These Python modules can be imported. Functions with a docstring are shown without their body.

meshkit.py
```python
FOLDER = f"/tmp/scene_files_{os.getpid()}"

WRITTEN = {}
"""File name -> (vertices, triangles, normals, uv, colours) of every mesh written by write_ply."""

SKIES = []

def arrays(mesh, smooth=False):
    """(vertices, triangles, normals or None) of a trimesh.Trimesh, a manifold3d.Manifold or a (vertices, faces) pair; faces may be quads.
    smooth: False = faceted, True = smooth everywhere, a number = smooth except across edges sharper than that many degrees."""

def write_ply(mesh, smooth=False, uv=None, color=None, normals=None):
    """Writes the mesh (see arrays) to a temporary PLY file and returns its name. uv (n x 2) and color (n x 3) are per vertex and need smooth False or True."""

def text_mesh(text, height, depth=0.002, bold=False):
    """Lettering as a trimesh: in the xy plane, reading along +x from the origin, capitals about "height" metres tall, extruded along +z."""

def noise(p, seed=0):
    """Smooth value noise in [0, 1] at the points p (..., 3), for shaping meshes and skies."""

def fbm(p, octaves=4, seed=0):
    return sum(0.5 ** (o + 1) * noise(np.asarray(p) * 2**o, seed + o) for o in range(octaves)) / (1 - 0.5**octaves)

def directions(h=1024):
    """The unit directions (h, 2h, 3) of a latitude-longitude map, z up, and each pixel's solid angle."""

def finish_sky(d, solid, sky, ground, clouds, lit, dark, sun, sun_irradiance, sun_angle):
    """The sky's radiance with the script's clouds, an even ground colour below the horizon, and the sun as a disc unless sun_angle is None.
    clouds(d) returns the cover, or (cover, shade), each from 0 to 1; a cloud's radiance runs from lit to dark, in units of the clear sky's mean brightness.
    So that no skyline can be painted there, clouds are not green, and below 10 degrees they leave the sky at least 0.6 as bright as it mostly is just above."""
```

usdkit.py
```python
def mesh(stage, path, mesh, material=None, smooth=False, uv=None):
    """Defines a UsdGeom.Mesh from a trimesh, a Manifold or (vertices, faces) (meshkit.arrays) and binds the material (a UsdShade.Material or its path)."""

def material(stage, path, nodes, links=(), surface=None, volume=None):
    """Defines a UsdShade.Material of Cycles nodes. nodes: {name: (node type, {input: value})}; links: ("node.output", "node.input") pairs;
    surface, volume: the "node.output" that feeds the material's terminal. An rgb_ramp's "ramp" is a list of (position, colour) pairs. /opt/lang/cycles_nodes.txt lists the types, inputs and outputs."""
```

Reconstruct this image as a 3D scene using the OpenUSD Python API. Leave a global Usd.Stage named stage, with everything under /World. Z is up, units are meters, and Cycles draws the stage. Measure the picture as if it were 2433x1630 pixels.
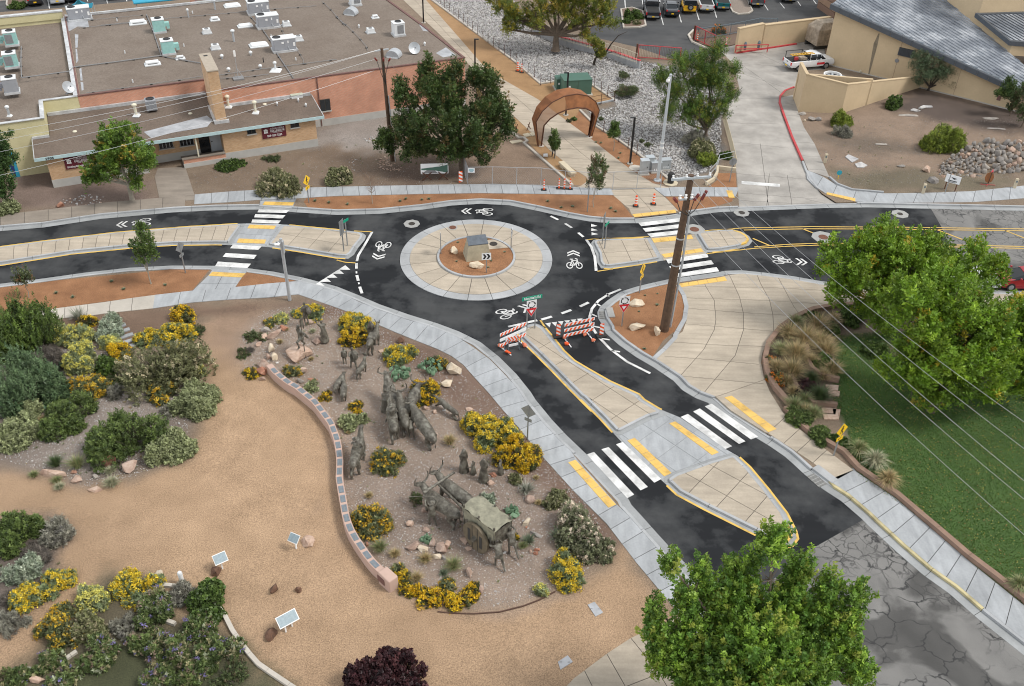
import math,random,re,numpy as np,trimesh,shapely,manifold3d as m3,usdkit,meshkit
from shapely.geometry import Polygon,Point,MultiPolygon,box as sbox
LS=shapely.LineString;UU=shapely.union_all
from pxr import Usd,UsdGeom,UsdLux,UsdShade,Gf,Sdf,Vt
stage=Usd.Stage.CreateInMemory()
UsdGeom.SetStageUpAxis(stage,UsdGeom.Tokens.z);UsdGeom.SetStageMetersPerUnit(stage,1.)
UsdGeom.Xform.Define(stage,'/World');UsdGeom.Scope.Define(stage,'/World/Looks')
F,PITCH,ROLL,CH=2218.288,.646417804,.0249969908,39.8
CX,CY=1216.5,815.
_fw=np.array([0,math.cos(PITCH),-math.sin(PITCH)]);_r0=np.array([1.,0,0]);_u0=np.cross(_r0,_fw)
_rt=math.cos(ROLL)*_r0+math.sin(ROLL)*_u0;_up=-math.sin(ROLL)*_r0+math.cos(ROLL)*_u0
cam=UsdGeom.Camera.Define(stage,'/World/camera')
cam.CreateHorizontalApertureAttr(36.);cam.CreateVerticalApertureAttr(36.*686/1024)
cam.CreateFocalLengthAttr(36.*F/2433);cam.CreateClippingRangeAttr(Gf.Vec2f(.5,3000))
_m=Gf.Matrix4d(*[float(x) for x in (*_rt,0,*_up,0,*(-_fw),0,0,0,CH,1)])
cam.AddTransformOp().Set(_m)
cam.CreateExposureAttr(.86)
SUN_DIR=np.array([.6,-.12,.8]);SUN_DIR/=np.linalg.norm(SUN_DIR)
sun=UsdLux.DistantLight.Define(stage,'/World/sun')
sun.CreateIntensityAttr(.4);sun.CreateAngleAttr(16.);sun.CreateNormalizeAttr(True);sun.CreateColorAttr(Gf.Vec3f(1.,.96,.9))
def look_along(d):
 z=-np.asarray(d)/np.linalg.norm(d);x=np.cross([0,1,.01],z);x/=np.linalg.norm(x);y=np.cross(z,x)
 return Gf.Matrix4d(*[float(v) for v in (*x,0,*y,0,*z,0,0,0,0,1)])
sun.AddTransformOp().Set(look_along(-SUN_DIR))
sky=UsdLux.DomeLight.Define(stage,'/World/sky')
skym=usdkit.material(stage,'/World/Looks/sky',{'s':('sky_texture',{'sky_type':'single_scattering','sun_disc':False,'sun_elevation':float(math.asin(SUN_DIR[2])),'sun_rotation':float(math.atan2(SUN_DIR[0],SUN_DIR[1]))}),'tc':('texture_coordinate',{}),'n':('noise_texture',{'scale':2.2,'detail':5.,'roughness':.6}),'r':('rgb_ramp',{'ramp':[(.2,(.55,)*3),(.5,(.92,)*3),(.6,(1,1,1))]}),'m':('mix',{'color2':(6.4,6.55,6.7)}),'b':('background_shader',{'strength':.085})},[('tc.generated','n.vector'),('n.fac','r.fac'),('r.color','m.fac'),('s.color','m.color1'),('m.color','b.color')],surface='b.background')
UsdShade.MaterialBindingAPI.Apply(sky.GetPrim()).Bind(skym)
sky.GetPrim().SetCustomDataByKey('kind','structure')
ZT={'P':(0,0,1),'1':(0,0,.34173),'2':(800,0,.34173),'3':(1600,0,.35583),'4':(0,450,.34173),'5':(800,450,.34173),'6':(1600,450,.35583),'7':(0,950,.4336),'8':(800,950,.4336),'9':(1500,950,.43375),'D':(0,0,1.03974),'a':(560,690,400/2323),'b':(780,880,400/2323),'c':(960,1080,340/1777),'d':(1000,520,300/2341),'e':(1160,680,300/2341),'f':(1220,180,400/2323),'g':(1480,0,500/2341),'h':(0,0,400/2341),'i':(1400,400,360/1411),'j':(940,360,480/2341),'k':(340,0,520/2341),'l':(1900,0,533/2341),'m':(0,680,520/1631),'n':(0,1150,720/2341),'o':(820,1100,660/2341),'p':(2000,280,433/2341),'q':(1760,540,673/1311),'r':(1120,0,400/1338),'s':(0,290,440/1338)}
def W(c,x,y,z=0.):
 a=ZT[c];u,v=a[0]+x*a[2],a[1]+y*a[2]
 d=_fw*F+_rt*(u-CX)-_up*(v-CY);return np.array([0,0,CH])+d*((z-CH)/d[2])
def w2(c,x,y,z=0.):return tuple(W(c,x,y,z)[:2])
def pts(*segs,z=0.):
 out=[]
 for c,ps in segs:out+=[w2(c,x,y,z) for x,y in ps]
 return out
def poly(*segs,z=0.):
 p=Polygon(pts(*segs,z=z));return p if p.is_valid else p.buffer(0)
def proj(Q):
 d=np.asarray(Q,float)-[0,0,CH];zz=d@_fw;return np.array([CX+F*(d@_rt)/zz,CY-F*(d@_up)/zz])
def zup(xy,c,x,y,lo=0.,hi=20.):
 a=ZT[c];t=np.array([a[0]+x*a[2],a[1]+y*a[2]])
 zs=np.linspace(lo,hi,400);return float(zs[np.argmin([np.hypot(*(proj((xy[0],xy[1],z))-t)) for z in zs])])
_used={}
def newpath(parent,name):
 base=parent.GetPath().pathString if parent is not None else '/World'
 k=(base,name);n=_used.get(k,0);_used[k]=n+1
 return f'{base}/{name}' if n==0 else f'{base}/{name}_{n:03d}'
def tag(p,label=None,cat=None,group=None,kind=None):
 for k,v in (('label',label),('category',cat),('group',group),('kind',kind)):
  if v:p.SetCustomDataByKey(k,v)
 return p
def thing(name,label,cat,loc=(0,0,0),rz=0.,group=None,scale=None,tilt=None):
 x=UsdGeom.Xform.Define(stage,newpath(None,name));x.AddTranslateOp().Set(Gf.Vec3d(*map(float,loc)))
 if rz:x.AddRotateZOp().Set(float(rz))
 if tilt:x.AddRotateXOp().Set(float(tilt))
 if scale:x.AddScaleOp().Set(Gf.Vec3f(*([float(scale)]*3 if np.ndim(scale)==0 else map(float,scale))))
 return tag(x.GetPrim(),label,cat,group)
def gs(name):return tag(UsdGeom.Xform.Define(stage,newpath(None,name)).GetPrim(),kind='structure')
def obj(name,mesh,mat,parent=None,smooth=False,col=None,kind=None,label=None):
 if isinstance(mesh,MB):mesh=mesh.mesh();
 if isinstance(mesh,tuple) and len(mesh)==3:mesh,col=mesh[:2],mesh[2]
 m=usdkit.mesh(stage,newpath(parent,name),mesh,M[mat] if isinstance(mat,str) else mat,smooth)
 if col is not None:
  UsdGeom.PrimvarsAPI(m).CreatePrimvar('tone',Sdf.ValueTypeNames.Color3fArray,'vertex').Set(Vt.Vec3fArray.FromNumpy(np.asarray(col,np.float32)))
 p=m.GetPrim();tag(p,label,None,None,kind);return p
def dup(src,label,loc,rz=0.,group=None,scale=None):
 was=src.GetCustomData();name=re.sub(r'_\d{3}$','',src.GetName())
 r=thing(name,label or was['label'],was['category'],loc,rz,group or was.get('group'),scale)
 r.GetReferences().AddInternalReference(src.GetPath());r.SetInstanceable(True)
 tag(r,label or was['label'],was['category'],group or was.get('group'));return r
def struct(name,mesh,mat,**k):return obj(name,mesh,mat,None,kind='structure',**k)
def rotz(a):c,s=math.cos(a),math.sin(a);return np.array([[c,-s,0],[s,c,0],[0,0,1.]])
def frame(d):
 d=np.asarray(d,float);d=d/np.linalg.norm(d);a=np.array([0,0,1.]) if abs(d[2])<.95 else np.array([1.,0,0])
 x=np.cross(a,d);x/=np.linalg.norm(x);return x,np.cross(d,x),d
_CUBE=np.array([[x,y,z] for z in (-.5,.5) for y in (-.5,.5) for x in (-.5,.5)])
_CF=[(0,2,3),(0,3,1),(4,5,7),(4,7,6),(0,1,5),(0,5,4),(2,6,7),(2,7,3),(0,4,6),(0,6,2),(1,3,7),(1,7,5)]
class MB:
 def __init__(s):s.v,s.f,s.n=[],[],0
 def add(s,v,f):
  v=np.asarray(v,float);f=np.asarray(f,int)
  if len(v) and len(f):s.v.append(v);s.f.append(f+s.n);s.n+=len(v)
  return s
 def tri(s,m):return s.add(m.vertices,m.faces)
 def box(s,c,size,rz=0.,R=None,taper=None):
  v=_CUBE*np.asarray(size,float)
  if taper:v[4:,:2]*=taper
  v=v@(R if R is not None else rotz(rz)).T+np.asarray(c,float);return s.add(v,_CF)
 def tube(s,p0,p1,r0,r1=None,n=8,cap=True):
  return s.path([p0,p1],[r0,r0 if r1 is None else r1],n,cap)
 def path(s,ps,rs,n=8,cap=True):
  ps=np.asarray(ps,float);rs=np.full(len(ps),rs,float) if np.ndim(rs)==0 else np.asarray(rs,float)
  t=np.arange(n)*2*math.pi/n;V=[]
  ref=None
  for i,p in enumerate(ps):
   d=ps[min(i+1,len(ps)-1)]-ps[max(i-1,0)];d=d/(np.linalg.norm(d)+1e-12)
   if ref is None:x,y,_=frame(d)
   else :x=ref-(ref@d)*d;x/=np.linalg.norm(x)+1e-12;y=np.cross(d,x)
   ref=x;V.append(p+rs[i]*(np.cos(t)[:,None]*x+np.sin(t)[:,None]*y))
  V=np.concatenate(V);Fc=[]
  for i in range(len(ps)-1):
   for k in range(n):
    a,b=i*n+k,i*n+(k+1)%n;Fc+=[(a,b,b+n),(a,b+n,a+n)]
  if cap:
   V=np.vstack([V,ps[0],ps[-1]]);c0=len(V)-2
   for k in range(n):Fc+=[(c0,(k+1)%n,k),(c0+1,(len(ps)-1)*n+k,(len(ps)-1)*n+(k+1)%n)]
  return s.add(V,Fc)
 def lathe(s,prof,n=24,c=(0,0,0)):
  V,Fc=[],[];t=np.arange(n)*2*math.pi/n
  for r,z in prof:V.append(np.stack([r*np.cos(t),r*np.sin(t),np.full(n,z)],1))
  for i in range(len(prof)-1):
   for k in range(n):
    a,b=i*n+k,i*n+(k+1)%n;Fc+=[(a,b,b+n),(a,b+n,a+n)]
  return s.add(np.concatenate(V)+np.asarray(c,float),Fc)
 def prism(s,p,z0,z1):
  for g in getattr(p,'geoms',[p]):
   if g.geom_type=='Polygon' and g.area>1e-5:
    g=shapely.remove_repeated_points(g,1e-3)
    m=trimesh.creation.extrude_polygon(g,z1-z0,engine='earcut');s.add(m.vertices+[0,0,z0],m.faces)
  return s
 def sheet(s,p,z):
  for g in getattr(p,'geoms',[p]):
   if g.geom_type=='Polygon' and g.area>1e-5:
    v,f=trimesh.creation.triangulate_polygon(g,engine='earcut');v=np.asarray(v)
    f=np.asarray(f);a=v[f];cr=np.cross(a[:,1]-a[:,0],a[:,2]-a[:,0]);f[cr<0]=f[cr<0][:,::-1]
    s.add(np.column_stack([v,np.full(len(v),z)]),f)
  return s
 def quad(s,*p):return s.add(p,[(0,1,2),(0,2,3)]) if len(p)==4 else s.add(p,[(0,1,2)])
 def at(s,R=None,t=(0,0,0),sc=1.):
  s.v=[(v*sc)@(np.eye(3) if R is None else R).T+np.asarray(t,float) for v in s.v];return s
 def mesh(s):return (np.concatenate(s.v),np.concatenate(s.f)) if s.v else (np.zeros((0,3)),np.zeros((0,3),int))
def rbox(size,r=.03,c=(0,0,0),seg=8,rz=0.):
 x,y,z=[max(q/2-r,1e-3) for q in size];b=m3.Manifold.sphere(r,seg)
 h=m3.Manifold.batch_hull([b.translate((sx*x,sy*y,sz*z)) for sx in (-1,1) for sy in (-1,1) for sz in (-1,1)])
 v,f,_=meshkit.arrays(h);return v@rotz(rz).T+np.asarray(c),f
def V3(*a):return np.array(a,float)
def PG(g):return [p for p in getattr(g,'geoms',[g]) if p.geom_type=='Polygon' and p.area>.01]
M={}
def mat(name,nodes,links,surface='p.BSDF'):
 M[name]=usdkit.material(stage,'/World/Looks/'+name,nodes,links,surface=surface);return M[name]
def plain(name,col,rough=.6,metal=0.,var=.12,scale=3.,bump=0.,bscale=60.,spec=None):
 n={'g':('geometry',{}),'n':('noise_texture',{'scale':scale,'detail':4.,'roughness':.65}),'r':('rgb_ramp',{'ramp':[(.25,tuple(c*(1-var) for c in col)),(.75,tuple(min(1,c*(1+var)) for c in col))]}),'p':('principled_bsdf',{'roughness':rough,'metallic':metal})}
 l=[('g.position','n.vector'),('n.fac','r.fac'),('r.color','p.base_color')]
 if bump:
  n['bn']=('noise_texture',{'scale':bscale,'detail':3.});n['b']=('bump',{'strength':bump,'distance':.02})
  l+=[('g.position','bn.vector'),('bn.fac','b.height'),('b.normal','p.normal')]
 return mat(name,n,l)
def ground(name,ramp,big=.35,ramp2=((.3,(.75,)*3),(.7,(1.2,)*3)),fine=14.,rough=.9,bump=.4,bscale=25.,speck=None,rndm=0.,dist=.03,brush=None,spec=.35):
 n={'g':('geometry',{}),'n':('noise_texture',{'scale':big,'detail':6.,'roughness':.6}),'r':('rgb_ramp',{'ramp':list(ramp)}),'n2':('noise_texture',{'scale':fine,'detail':4.,'roughness':.7}),'r2':('rgb_ramp',{'ramp':list(ramp2)}),'m':('mix',{'mix_type':'multiply','fac':1.}),'p':('principled_bsdf',{'roughness':rough,'specular_ior_level':spec}),'b':('bump',{'strength':bump,'distance':dist}),'bn':('noise_texture',{'scale':bscale,'detail':5.,'roughness':.7})}
 l=[('g.position','n.vector'),('n.fac','r.fac'),('g.position','n2.vector'),('n2.fac','r2.fac'),('r.color','m.color1'),('r2.color','m.color2'),('g.position','bn.vector'),('bn.fac','b.height'),('b.normal','p.normal')]
 last='m.color'
 if brush is not None:
  n['mp']=('mapping',{'scale':brush});n['bw']=('noise_texture',{'scale':1.,'detail':4.});n['br']=('rgb_ramp',{'ramp':[(.3,(.86,)*3),(.7,(1.08,)*3)]});n['bm']=('mix',{'mix_type':'multiply','fac':1.})
  l+=[('g.position','mp.vector'),('mp.vector','bw.vector'),('bw.fac','br.fac'),(last,'bm.color1'),('br.color','bm.color2')];last='bm.color'
 if speck:
  sc,th,colr=speck
  n['v']=('voronoi_texture',{'scale':sc});n['vr']=('rgb_ramp',{'ramp':[(th,(1,)*3),(th+.06,(0,)*3)]});n['sm']=('mix',{'color2':colr})
  n['vn']=('noise_texture',{'scale':.8,'detail':3.});n['vm']=('math',{'math_type':'multiply'})
  l+=[('g.position','v.vector'),('v.distance','vr.fac'),('g.position','vn.vector'),('vr.color','vm.value1'),('vn.fac','vm.value2'),('vm.value','sm.fac'),(last,'sm.color1')];last='sm.color'
 if rndm:
  n['oi']=('object_info',{});n['or']=('rgb_ramp',{'ramp':[(0,(1-rndm,)*3),(1,(1+rndm,)*3)]});n['om']=('mix',{'mix_type':'multiply','fac':1.})
  l+=[('oi.random','or.fac'),(last,'om.color1'),('or.color','om.color2')];last='om.color'
 l.append((last,'p.base_color'));return mat(name,n,l)
ground('new_asphalt',[(0.,(.014,.0155,.018)),(.44,(.018,.0195,.022)),(.485,(.036,.038,.041)),(.62,(.062,.064,.066))],big=.24,fine=30,rough=.8,bump=.25,bscale=40,brush=(.12,1.2,1),spec=.12)
def cracked():
 n={'g':('geometry',{}),'n':('noise_texture',{'scale':.5,'detail':6.}),'r':('rgb_ramp',{'ramp':[(.3,(.125,.122,.118)),(.5,(.16,.156,.15)),(.7,(.195,.19,.182))]}),'w':('noise_texture',{'scale':1.1,'detail':4.}),'wm':('mix',{'mix_type':'linear_light','fac':.55}),'v':('voronoi_texture',{'scale':.7,'feature':'distance_to_edge'}),'vr':('rgb_ramp',{'ramp':[(0.,(1,1,1)),(.012,(.8,)*3),(.034,(0,0,0))]}),'v2':('voronoi_texture',{'scale':1.15,'feature':'distance_to_edge'}),'vr2':('rgb_ramp',{'ramp':[(0.,(.8,)*3),(.02,(.4,)*3),(.05,(0,0,0))]}),'k':('noise_texture',{'scale':.13,'detail':2.}),'kr':('rgb_ramp',{'ramp':[(.46,(0,0,0)),(.54,(1,1,1))]}),'q':('noise_texture',{'scale':.45,'detail':3.}),'qr':('rgb_ramp',{'ramp':[(.42,(.05,)*3),(.54,(1,1,1))]}),'qm':('math',{'math_type':'multiply'}),'km':('math',{'math_type':'multiply'}),'ka':('math',{'math_type':'maximum'}),'c':('mix',{'color2':(.022,.022,.023)}),'s':('noise_texture',{'scale':.16,'detail':5.,'distortion':.8}),'sr':('rgb_ramp',{'ramp':[(.53,(1,1,1)),(.585,(.42,)*3),(.72,(.38,)*3)]}),'sm':('mix',{'mix_type':'multiply','fac':1.}),'f':('noise_texture',{'scale':35.,'detail':3.}),'fr':('rgb_ramp',{'ramp':[(.3,(.8,)*3),(.7,(1.2,)*3)]}),'fm':('mix',{'mix_type':'multiply','fac':1.}),'b':('bump',{'strength':.3,'distance':.02}),'p':('principled_bsdf',{'roughness':.85})}
 l=[('g.position','n.vector'),('n.fac','r.fac'),('g.position','w.vector'),('g.position','wm.color1'),('w.color','wm.color2'),('wm.color','v.vector'),('v.distance','vr.fac'),('g.position','s.vector'),('s.fac','sr.fac'),('r.color','sm.color1'),('sr.color','sm.color2'),('sm.color','fm.color1'),('g.position','f.vector'),('f.fac','fr.fac'),('fr.color','fm.color2'),('fm.color','c.color1'),('wm.color','v2.vector'),('v2.distance','vr2.fac'),('g.position','k.vector'),('k.fac','kr.fac'),('kr.color','km.value1'),('vr2.color','km.value2'),('g.position','q.vector'),('q.fac','qr.fac'),('vr.color','qm.value1'),('qr.color','qm.value2'),('qm.value','ka.value1'),('km.value','ka.value2'),('ka.value','c.fac'),('c.color','p.base_color'),('f.fac','b.height'),('b.normal','p.normal')]
 mat('old_asphalt',n,l)
cracked()
ground('lot_asphalt',[(.3,(.045,.047,.05)),(.5,(.065,.066,.068)),(.7,(.085,.085,.086))],big=.18,fine=25,brush=(.2,1.,1))
CG=lambda name,c,rnd=.07,**k:ground(name,[(.3,tuple(x*.86 for x in c)),(.7,tuple(x*1.1 for x in c))],big=.5,ramp2=((.3,(.92,)*3),(.7,(1.06,)*3)),fine=9,bump=.12,bscale=50,rndm=rnd,rough=.85,**k)
CG('gray_concrete',(.34,.355,.37),brush=(3.,.5,1));CG('kerb_concrete',(.36,.37,.38),brush=(.6,.6,1));CG('gutter_concrete',(.3,.31,.315),brush=(.8,.8,1))
CG('tan_concrete',(.4,.345,.275),brush=(.35,3.,1));CG('brown_concrete',(.25,.215,.18),brush=(.5,2,1));CG('pale_concrete',(.45,.415,.365));CG('drive_concrete',(.33,.31,.285),brush=(.5,.5,1))
CG('joint_dark',(.05,.047,.043),0)
ground('mulch',[(.3,(.21,.1,.048)),(.6,(.3,.15,.074)),(.75,(.37,.195,.105))],big=.6,ramp2=((.25,(.45,)*3),(.5,(1.,)*3),(.75,(1.55,1.45,1.35))),fine=16,bump=1.,bscale=18,dist=.06)
ground('stabilized_gravel',[(.3,(.26,.155,.075)),(.7,(.34,.21,.105))],big=.5,fine=20,bump=.3)
def paint(name,col,wear):
 n={'g':('geometry',{}),'n':('noise_texture',{'scale':.9,'detail':8.,'roughness':.62}),'r':('rgb_ramp',{'ramp':[(wear,tuple(c*.62 for c in col)),(wear+.16,tuple(c*.92 for c in col)),(.7,col)]}),'p':('principled_bsdf',{'roughness':.6})}
 mat(name,n,[('g.position','n.vector'),('n.fac','r.fac'),('r.color','p.base_color')])
paint('white_marking',(.7,.7,.69),.4);paint('faded_yellow',(.52,.45,.25),.42);paint('yellow_marking',(.68,.44,.1),.34);paint('tactile_yellow',(.72,.46,.12),.33)
def toned(name,fine,lo,hi,bump,bscale,speck=None,rough=.92,dist=.04,trans=0.,fine2=None):
 n={'a':('attribute',{'attribute':'tone'}),'g':('geometry',{}),'n2':('noise_texture',{'scale':fine,'detail':6.,'roughness':.72}),'r2':('rgb_ramp',{'ramp':[(.28,(lo,)*3),(.72,(hi,)*3)]}),'m':('mix',{'mix_type':'multiply','fac':1.}),'p':('principled_bsdf',{'roughness':rough}),'b':('bump',{'strength':bump,'distance':dist}),'bn':('noise_texture',{'scale':bscale,'detail':5.,'roughness':.7})}
 l=[('g.position','n2.vector'),('n2.fac','r2.fac'),('a.color','m.color1'),('r2.color','m.color2'),('g.position','bn.vector'),('bn.fac','b.height'),('b.normal','p.normal')]
 last='m.color'
 if fine2:
  n['n3']=('noise_texture',{'scale':fine2,'detail':4.,'roughness':.6,'distortion':.2});n['r3']=('rgb_ramp',{'ramp':[(.3,(.84,.82,.8)),(.7,(1.08,1.07,1.07))]});n['m3']=('mix',{'mix_type':'multiply','fac':1.})
  l+=[('g.position','n3.vector'),('n3.fac','r3.fac'),(last,'m3.color1'),('r3.color','m3.color2')];last='m3.color'
 l.append((last,'p.base_color'))
 if trans:
  n['t']=('translucent_bsdf',{});n['x']=('mix_closure',{'fac':trans});l+=[(last,'t.color'),('p.BSDF','x.closure1'),('t.BSDF','x.closure2')]
  return mat(name,n,l,surface='x.closure')
 return mat(name,n,l)
toned('earth',15,.4,1.66,.9,16,dist=.05,fine2=.5)
toned('leaf',3.,.8,1.2,0,9,rough=.55,trans=.22)
toned('toned_solid',5.,.85,1.15,.25,20,rough=.7)
outer=Polygon(pts(('4',[(-400,325),(0,290),(300,265),(700,205),(1200,160),(1500,145),(1800,140),(2040,158),(2341,178)]),('5',[(300,170),(600,140),(800,112),(1000,100),(1200,110),(1400,150),(1600,195),(1750,222),(1900,235),(2100,235)]),('6',[(0,200),(150,172),(300,152),(600,140),(1000,125),(1300,120),(1660,128),(2000,135),(2341,143),(3000,157),(3000,692),(2341,678),(1400,655),(1200,640),(980,612),(800,580),(600,555),(450,540),(330,545)]),('i',[(1220,965),(800,1025),(730,1035),(550,1075),(430,1105),(290,1150),(170,1230),(100,1290),(75,1340),(85,1400),(140,1490)]),('5',[(1860,990),(1960,1080),(2080,1165),(2200,1235),(2341,1330)]),('P',[(1621,927),(1653,946),(1682,957)]),('9',[(500,90),(690,212),(760,255),(840,310),(880,345),(950,410),(1050,490),(1150,555),(1260,650),(1300,690),(1450,830),(1600,960),(1740,1060),(1900,1200),(2151,1400),(2450,1650),(1400,2000),(900,1600),(600,1240),(470,1075),(400,1010),(330,930),(250,850),(140,730),(60,640),(0,575)]),('8',[(1600,545),(1370,300),(1260,195),(1180,110),(1090,0)]),('5',[(1350,1410),(1250,1285),(1130,1165),(1000,1062),(850,988),(700,932),(500,870),(300,800),(150,735),(0,675)]),('4',[(2100,612),(1900,572),(1720,548),(1490,532),(1200,530),(900,545),(600,578),(300,620),(0,657),(-400,700)]))).buffer(0)
outer=outer.buffer(1.,join_style=1).buffer(-1.,join_style=1)
hole_w=Polygon(pts(('4',[(-400,452),(0,400),(300,360),(800,300),(1300,260),(1690,237),(1930,240),(2150,262),(2341,280)]),('5',[(100,290),(175,300),(205,322),(195,352),(150,405),(120,455),(80,483),(0,478)]),('4',[(2100,437),(1870,402),(1700,390),(1500,385),(1200,390),(900,410),(500,450),(0,530),(-400,585)])))
cut_w=poly(('4',[(1720,225),(1960,235),(1830,410),(1600,395)]))
hole_e=Polygon(pts(('i',[(15,700),(40,665),(150,655),(400,655),(555,645)]),('6',[(130,300),(170,283),(300,270),(400,268),(460,285),(505,312),(528,345),(505,375),(430,397),(320,415),(230,420)]),('i',[(1075,795),(715,855),(650,865),(450,900),(200,935),(110,930),(75,880),(65,800),(30,730)])))
cut_e=poly(('i',[(553,612),(950,572),(1107,828),(716,895)]))
hole_s=Polygon(pts(('e',[(550,955),(565,880),(600,790),(680,735),(780,700),(880,690),(960,720),(1060,780),(1200,945),(1400,1200),(1600,1385),(1870,1545)]),('5',[(1700,1220),(1900,1335),(2100,1425)][1:]),('9',[(70,0),(150,48),(270,98),(520,272),(580,305),(650,370),(750,490),(850,620),(900,720),(910,760),(880,800),(830,812),(780,795),(720,760),(600,700),(400,600),(250,520),(160,435)]),('8',[(1560,230),(1450,110),(1340,0)]),('5',[(1770,1540),(1620,1390),(1500,1265),(1400,1165),(1260,1030)]))).buffer(0)
cut_s=poly(('8',[(1545,200),(1720,110),(1830,80)]),('9',[(210,60),(300,95),(560,290)]),('9',[(420,330),(225,400),(150,450)]))
CEN=np.array([-.07634453*CH,1.60794035*CH]);R0,R1,R2,R3=6.1,5.33,3.15,2.97
ring=Point(*CEN).buffer(R0,48)
asph=outer.difference(UU([hole_w,hole_e,hole_s,ring]))
old_e=poly(('6',[(1680,60),(1790,250),(2010,760),(3300,760),(3300,60)]));old_s=poly(('9',[(1330,625),(1260,663),(960,832),(600,1130),(300,1500),(1400,2400),(3000,1900)]))
old=UU([old_e,old_s])
GND=sbox(-400,5,400,700)
plain('subsoil',(.17,.13,.095),.95)
rd=gs('road')
obj('new_asphalt',MB().sheet(asph.difference(old),0),'new_asphalt',rd)
obj('old_asphalt',MB().sheet(asph.intersection(old),0),'old_asphalt',rd)
ramps=UU([poly(('4',[(1835,60),(2060,60),(2020,165),(1780,160)])),poly(('4',[(1490,520),(1730,530),(1700,640),(1440,620)])),poly(('i',[(395,380),(810,370),(850,480),(440,520)])),poly(('i',[(780,1010),(1230,950),(1300,1060),(830,1130)])),poly(('8',[(1380,290),(1300,300),(1240,340),(1490,620),(1560,600),(1610,555)])),poly(('9',[(380,5),(540,-20),(820,165),(720,240)])),poly(('6',[(440,0),(1010,-10),(1240,105),(1240,150),(430,175)])),poly(('9',[(960,400),(1010,380),(1100,480),(1040,500)]))])
def CR(ringpoly,line,step,off,gap=.03):
 L=line.length;cuts=[]
 for k in range(max(1,int(L/step))):
  s0=(k+.5)*step;a,b=line.interpolate(s0),line.interpolate(min(L,s0+.05));d=np.array([b.x-a.x,b.y-a.y]);d/=np.linalg.norm(d)+1e-9;n=np.array([-d[1],d[0]])
  p=np.array([a.x,a.y]);cuts.append(LS([p-n*off,p+n*off]).buffer(gap/2,cap_style=2))
 return ringpoly.difference(UU(cuts))
VIEW=poly(('P',[(-260,-120),(2700,-120),(2700,1800),(-260,1800)]))
def pave(name,p,cuts,z1,mat_,gap=.035,thick=.15,part='panel',parent=None,joint=True,fillz=.025):
 g=parent if parent is not None else gs(name)
 pc=p.difference(UU([LS(c).buffer(gap/2,cap_style=2) for c in cuts])) if cuts else p
 for q in PG(pc):
  if q.area>.03:obj(part,MB().prism(q,z1-thick,z1),mat_,g)
 if joint and cuts:obj('joint_filler',MB().sheet(p.buffer(-.01),z1-fillz),'joint_dark',g)
 return g
def kerbs(line_poly,gut,kw,inside,name):
 s=-1 if inside else 1
 a,b=line_poly.buffer(s*gut),line_poly.buffer(s*(gut+kw))
 gband=(line_poly.difference(a) if inside else a.difference(line_poly));kband=(a.difference(b) if inside else b.difference(a))
 return gband,kband
gb,kb=kerbs(outer,.55,.18,False,'road')
ra_=kb.intersection(ramps.buffer(.02));gb,kb=gb.intersection(VIEW),kb.difference(ramps.buffer(.02)).intersection(VIEW)
line=LS(outer.exterior.coords)
yk=poly(('9',[(1140,500),(1260,480),(2050,1150),(1960,1230)]));gu=gs('gutter');ke=gs('kerb')
for q in PG(CR(gb,line,3.,1.2)):obj('gutter_pan',MB().prism(q,-.1,.006),'gutter_concrete',gu)
for q in PG(ra_):obj('dropped_kerb',MB().prism(q,-.1,.045),'kerb_concrete',ke)
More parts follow.
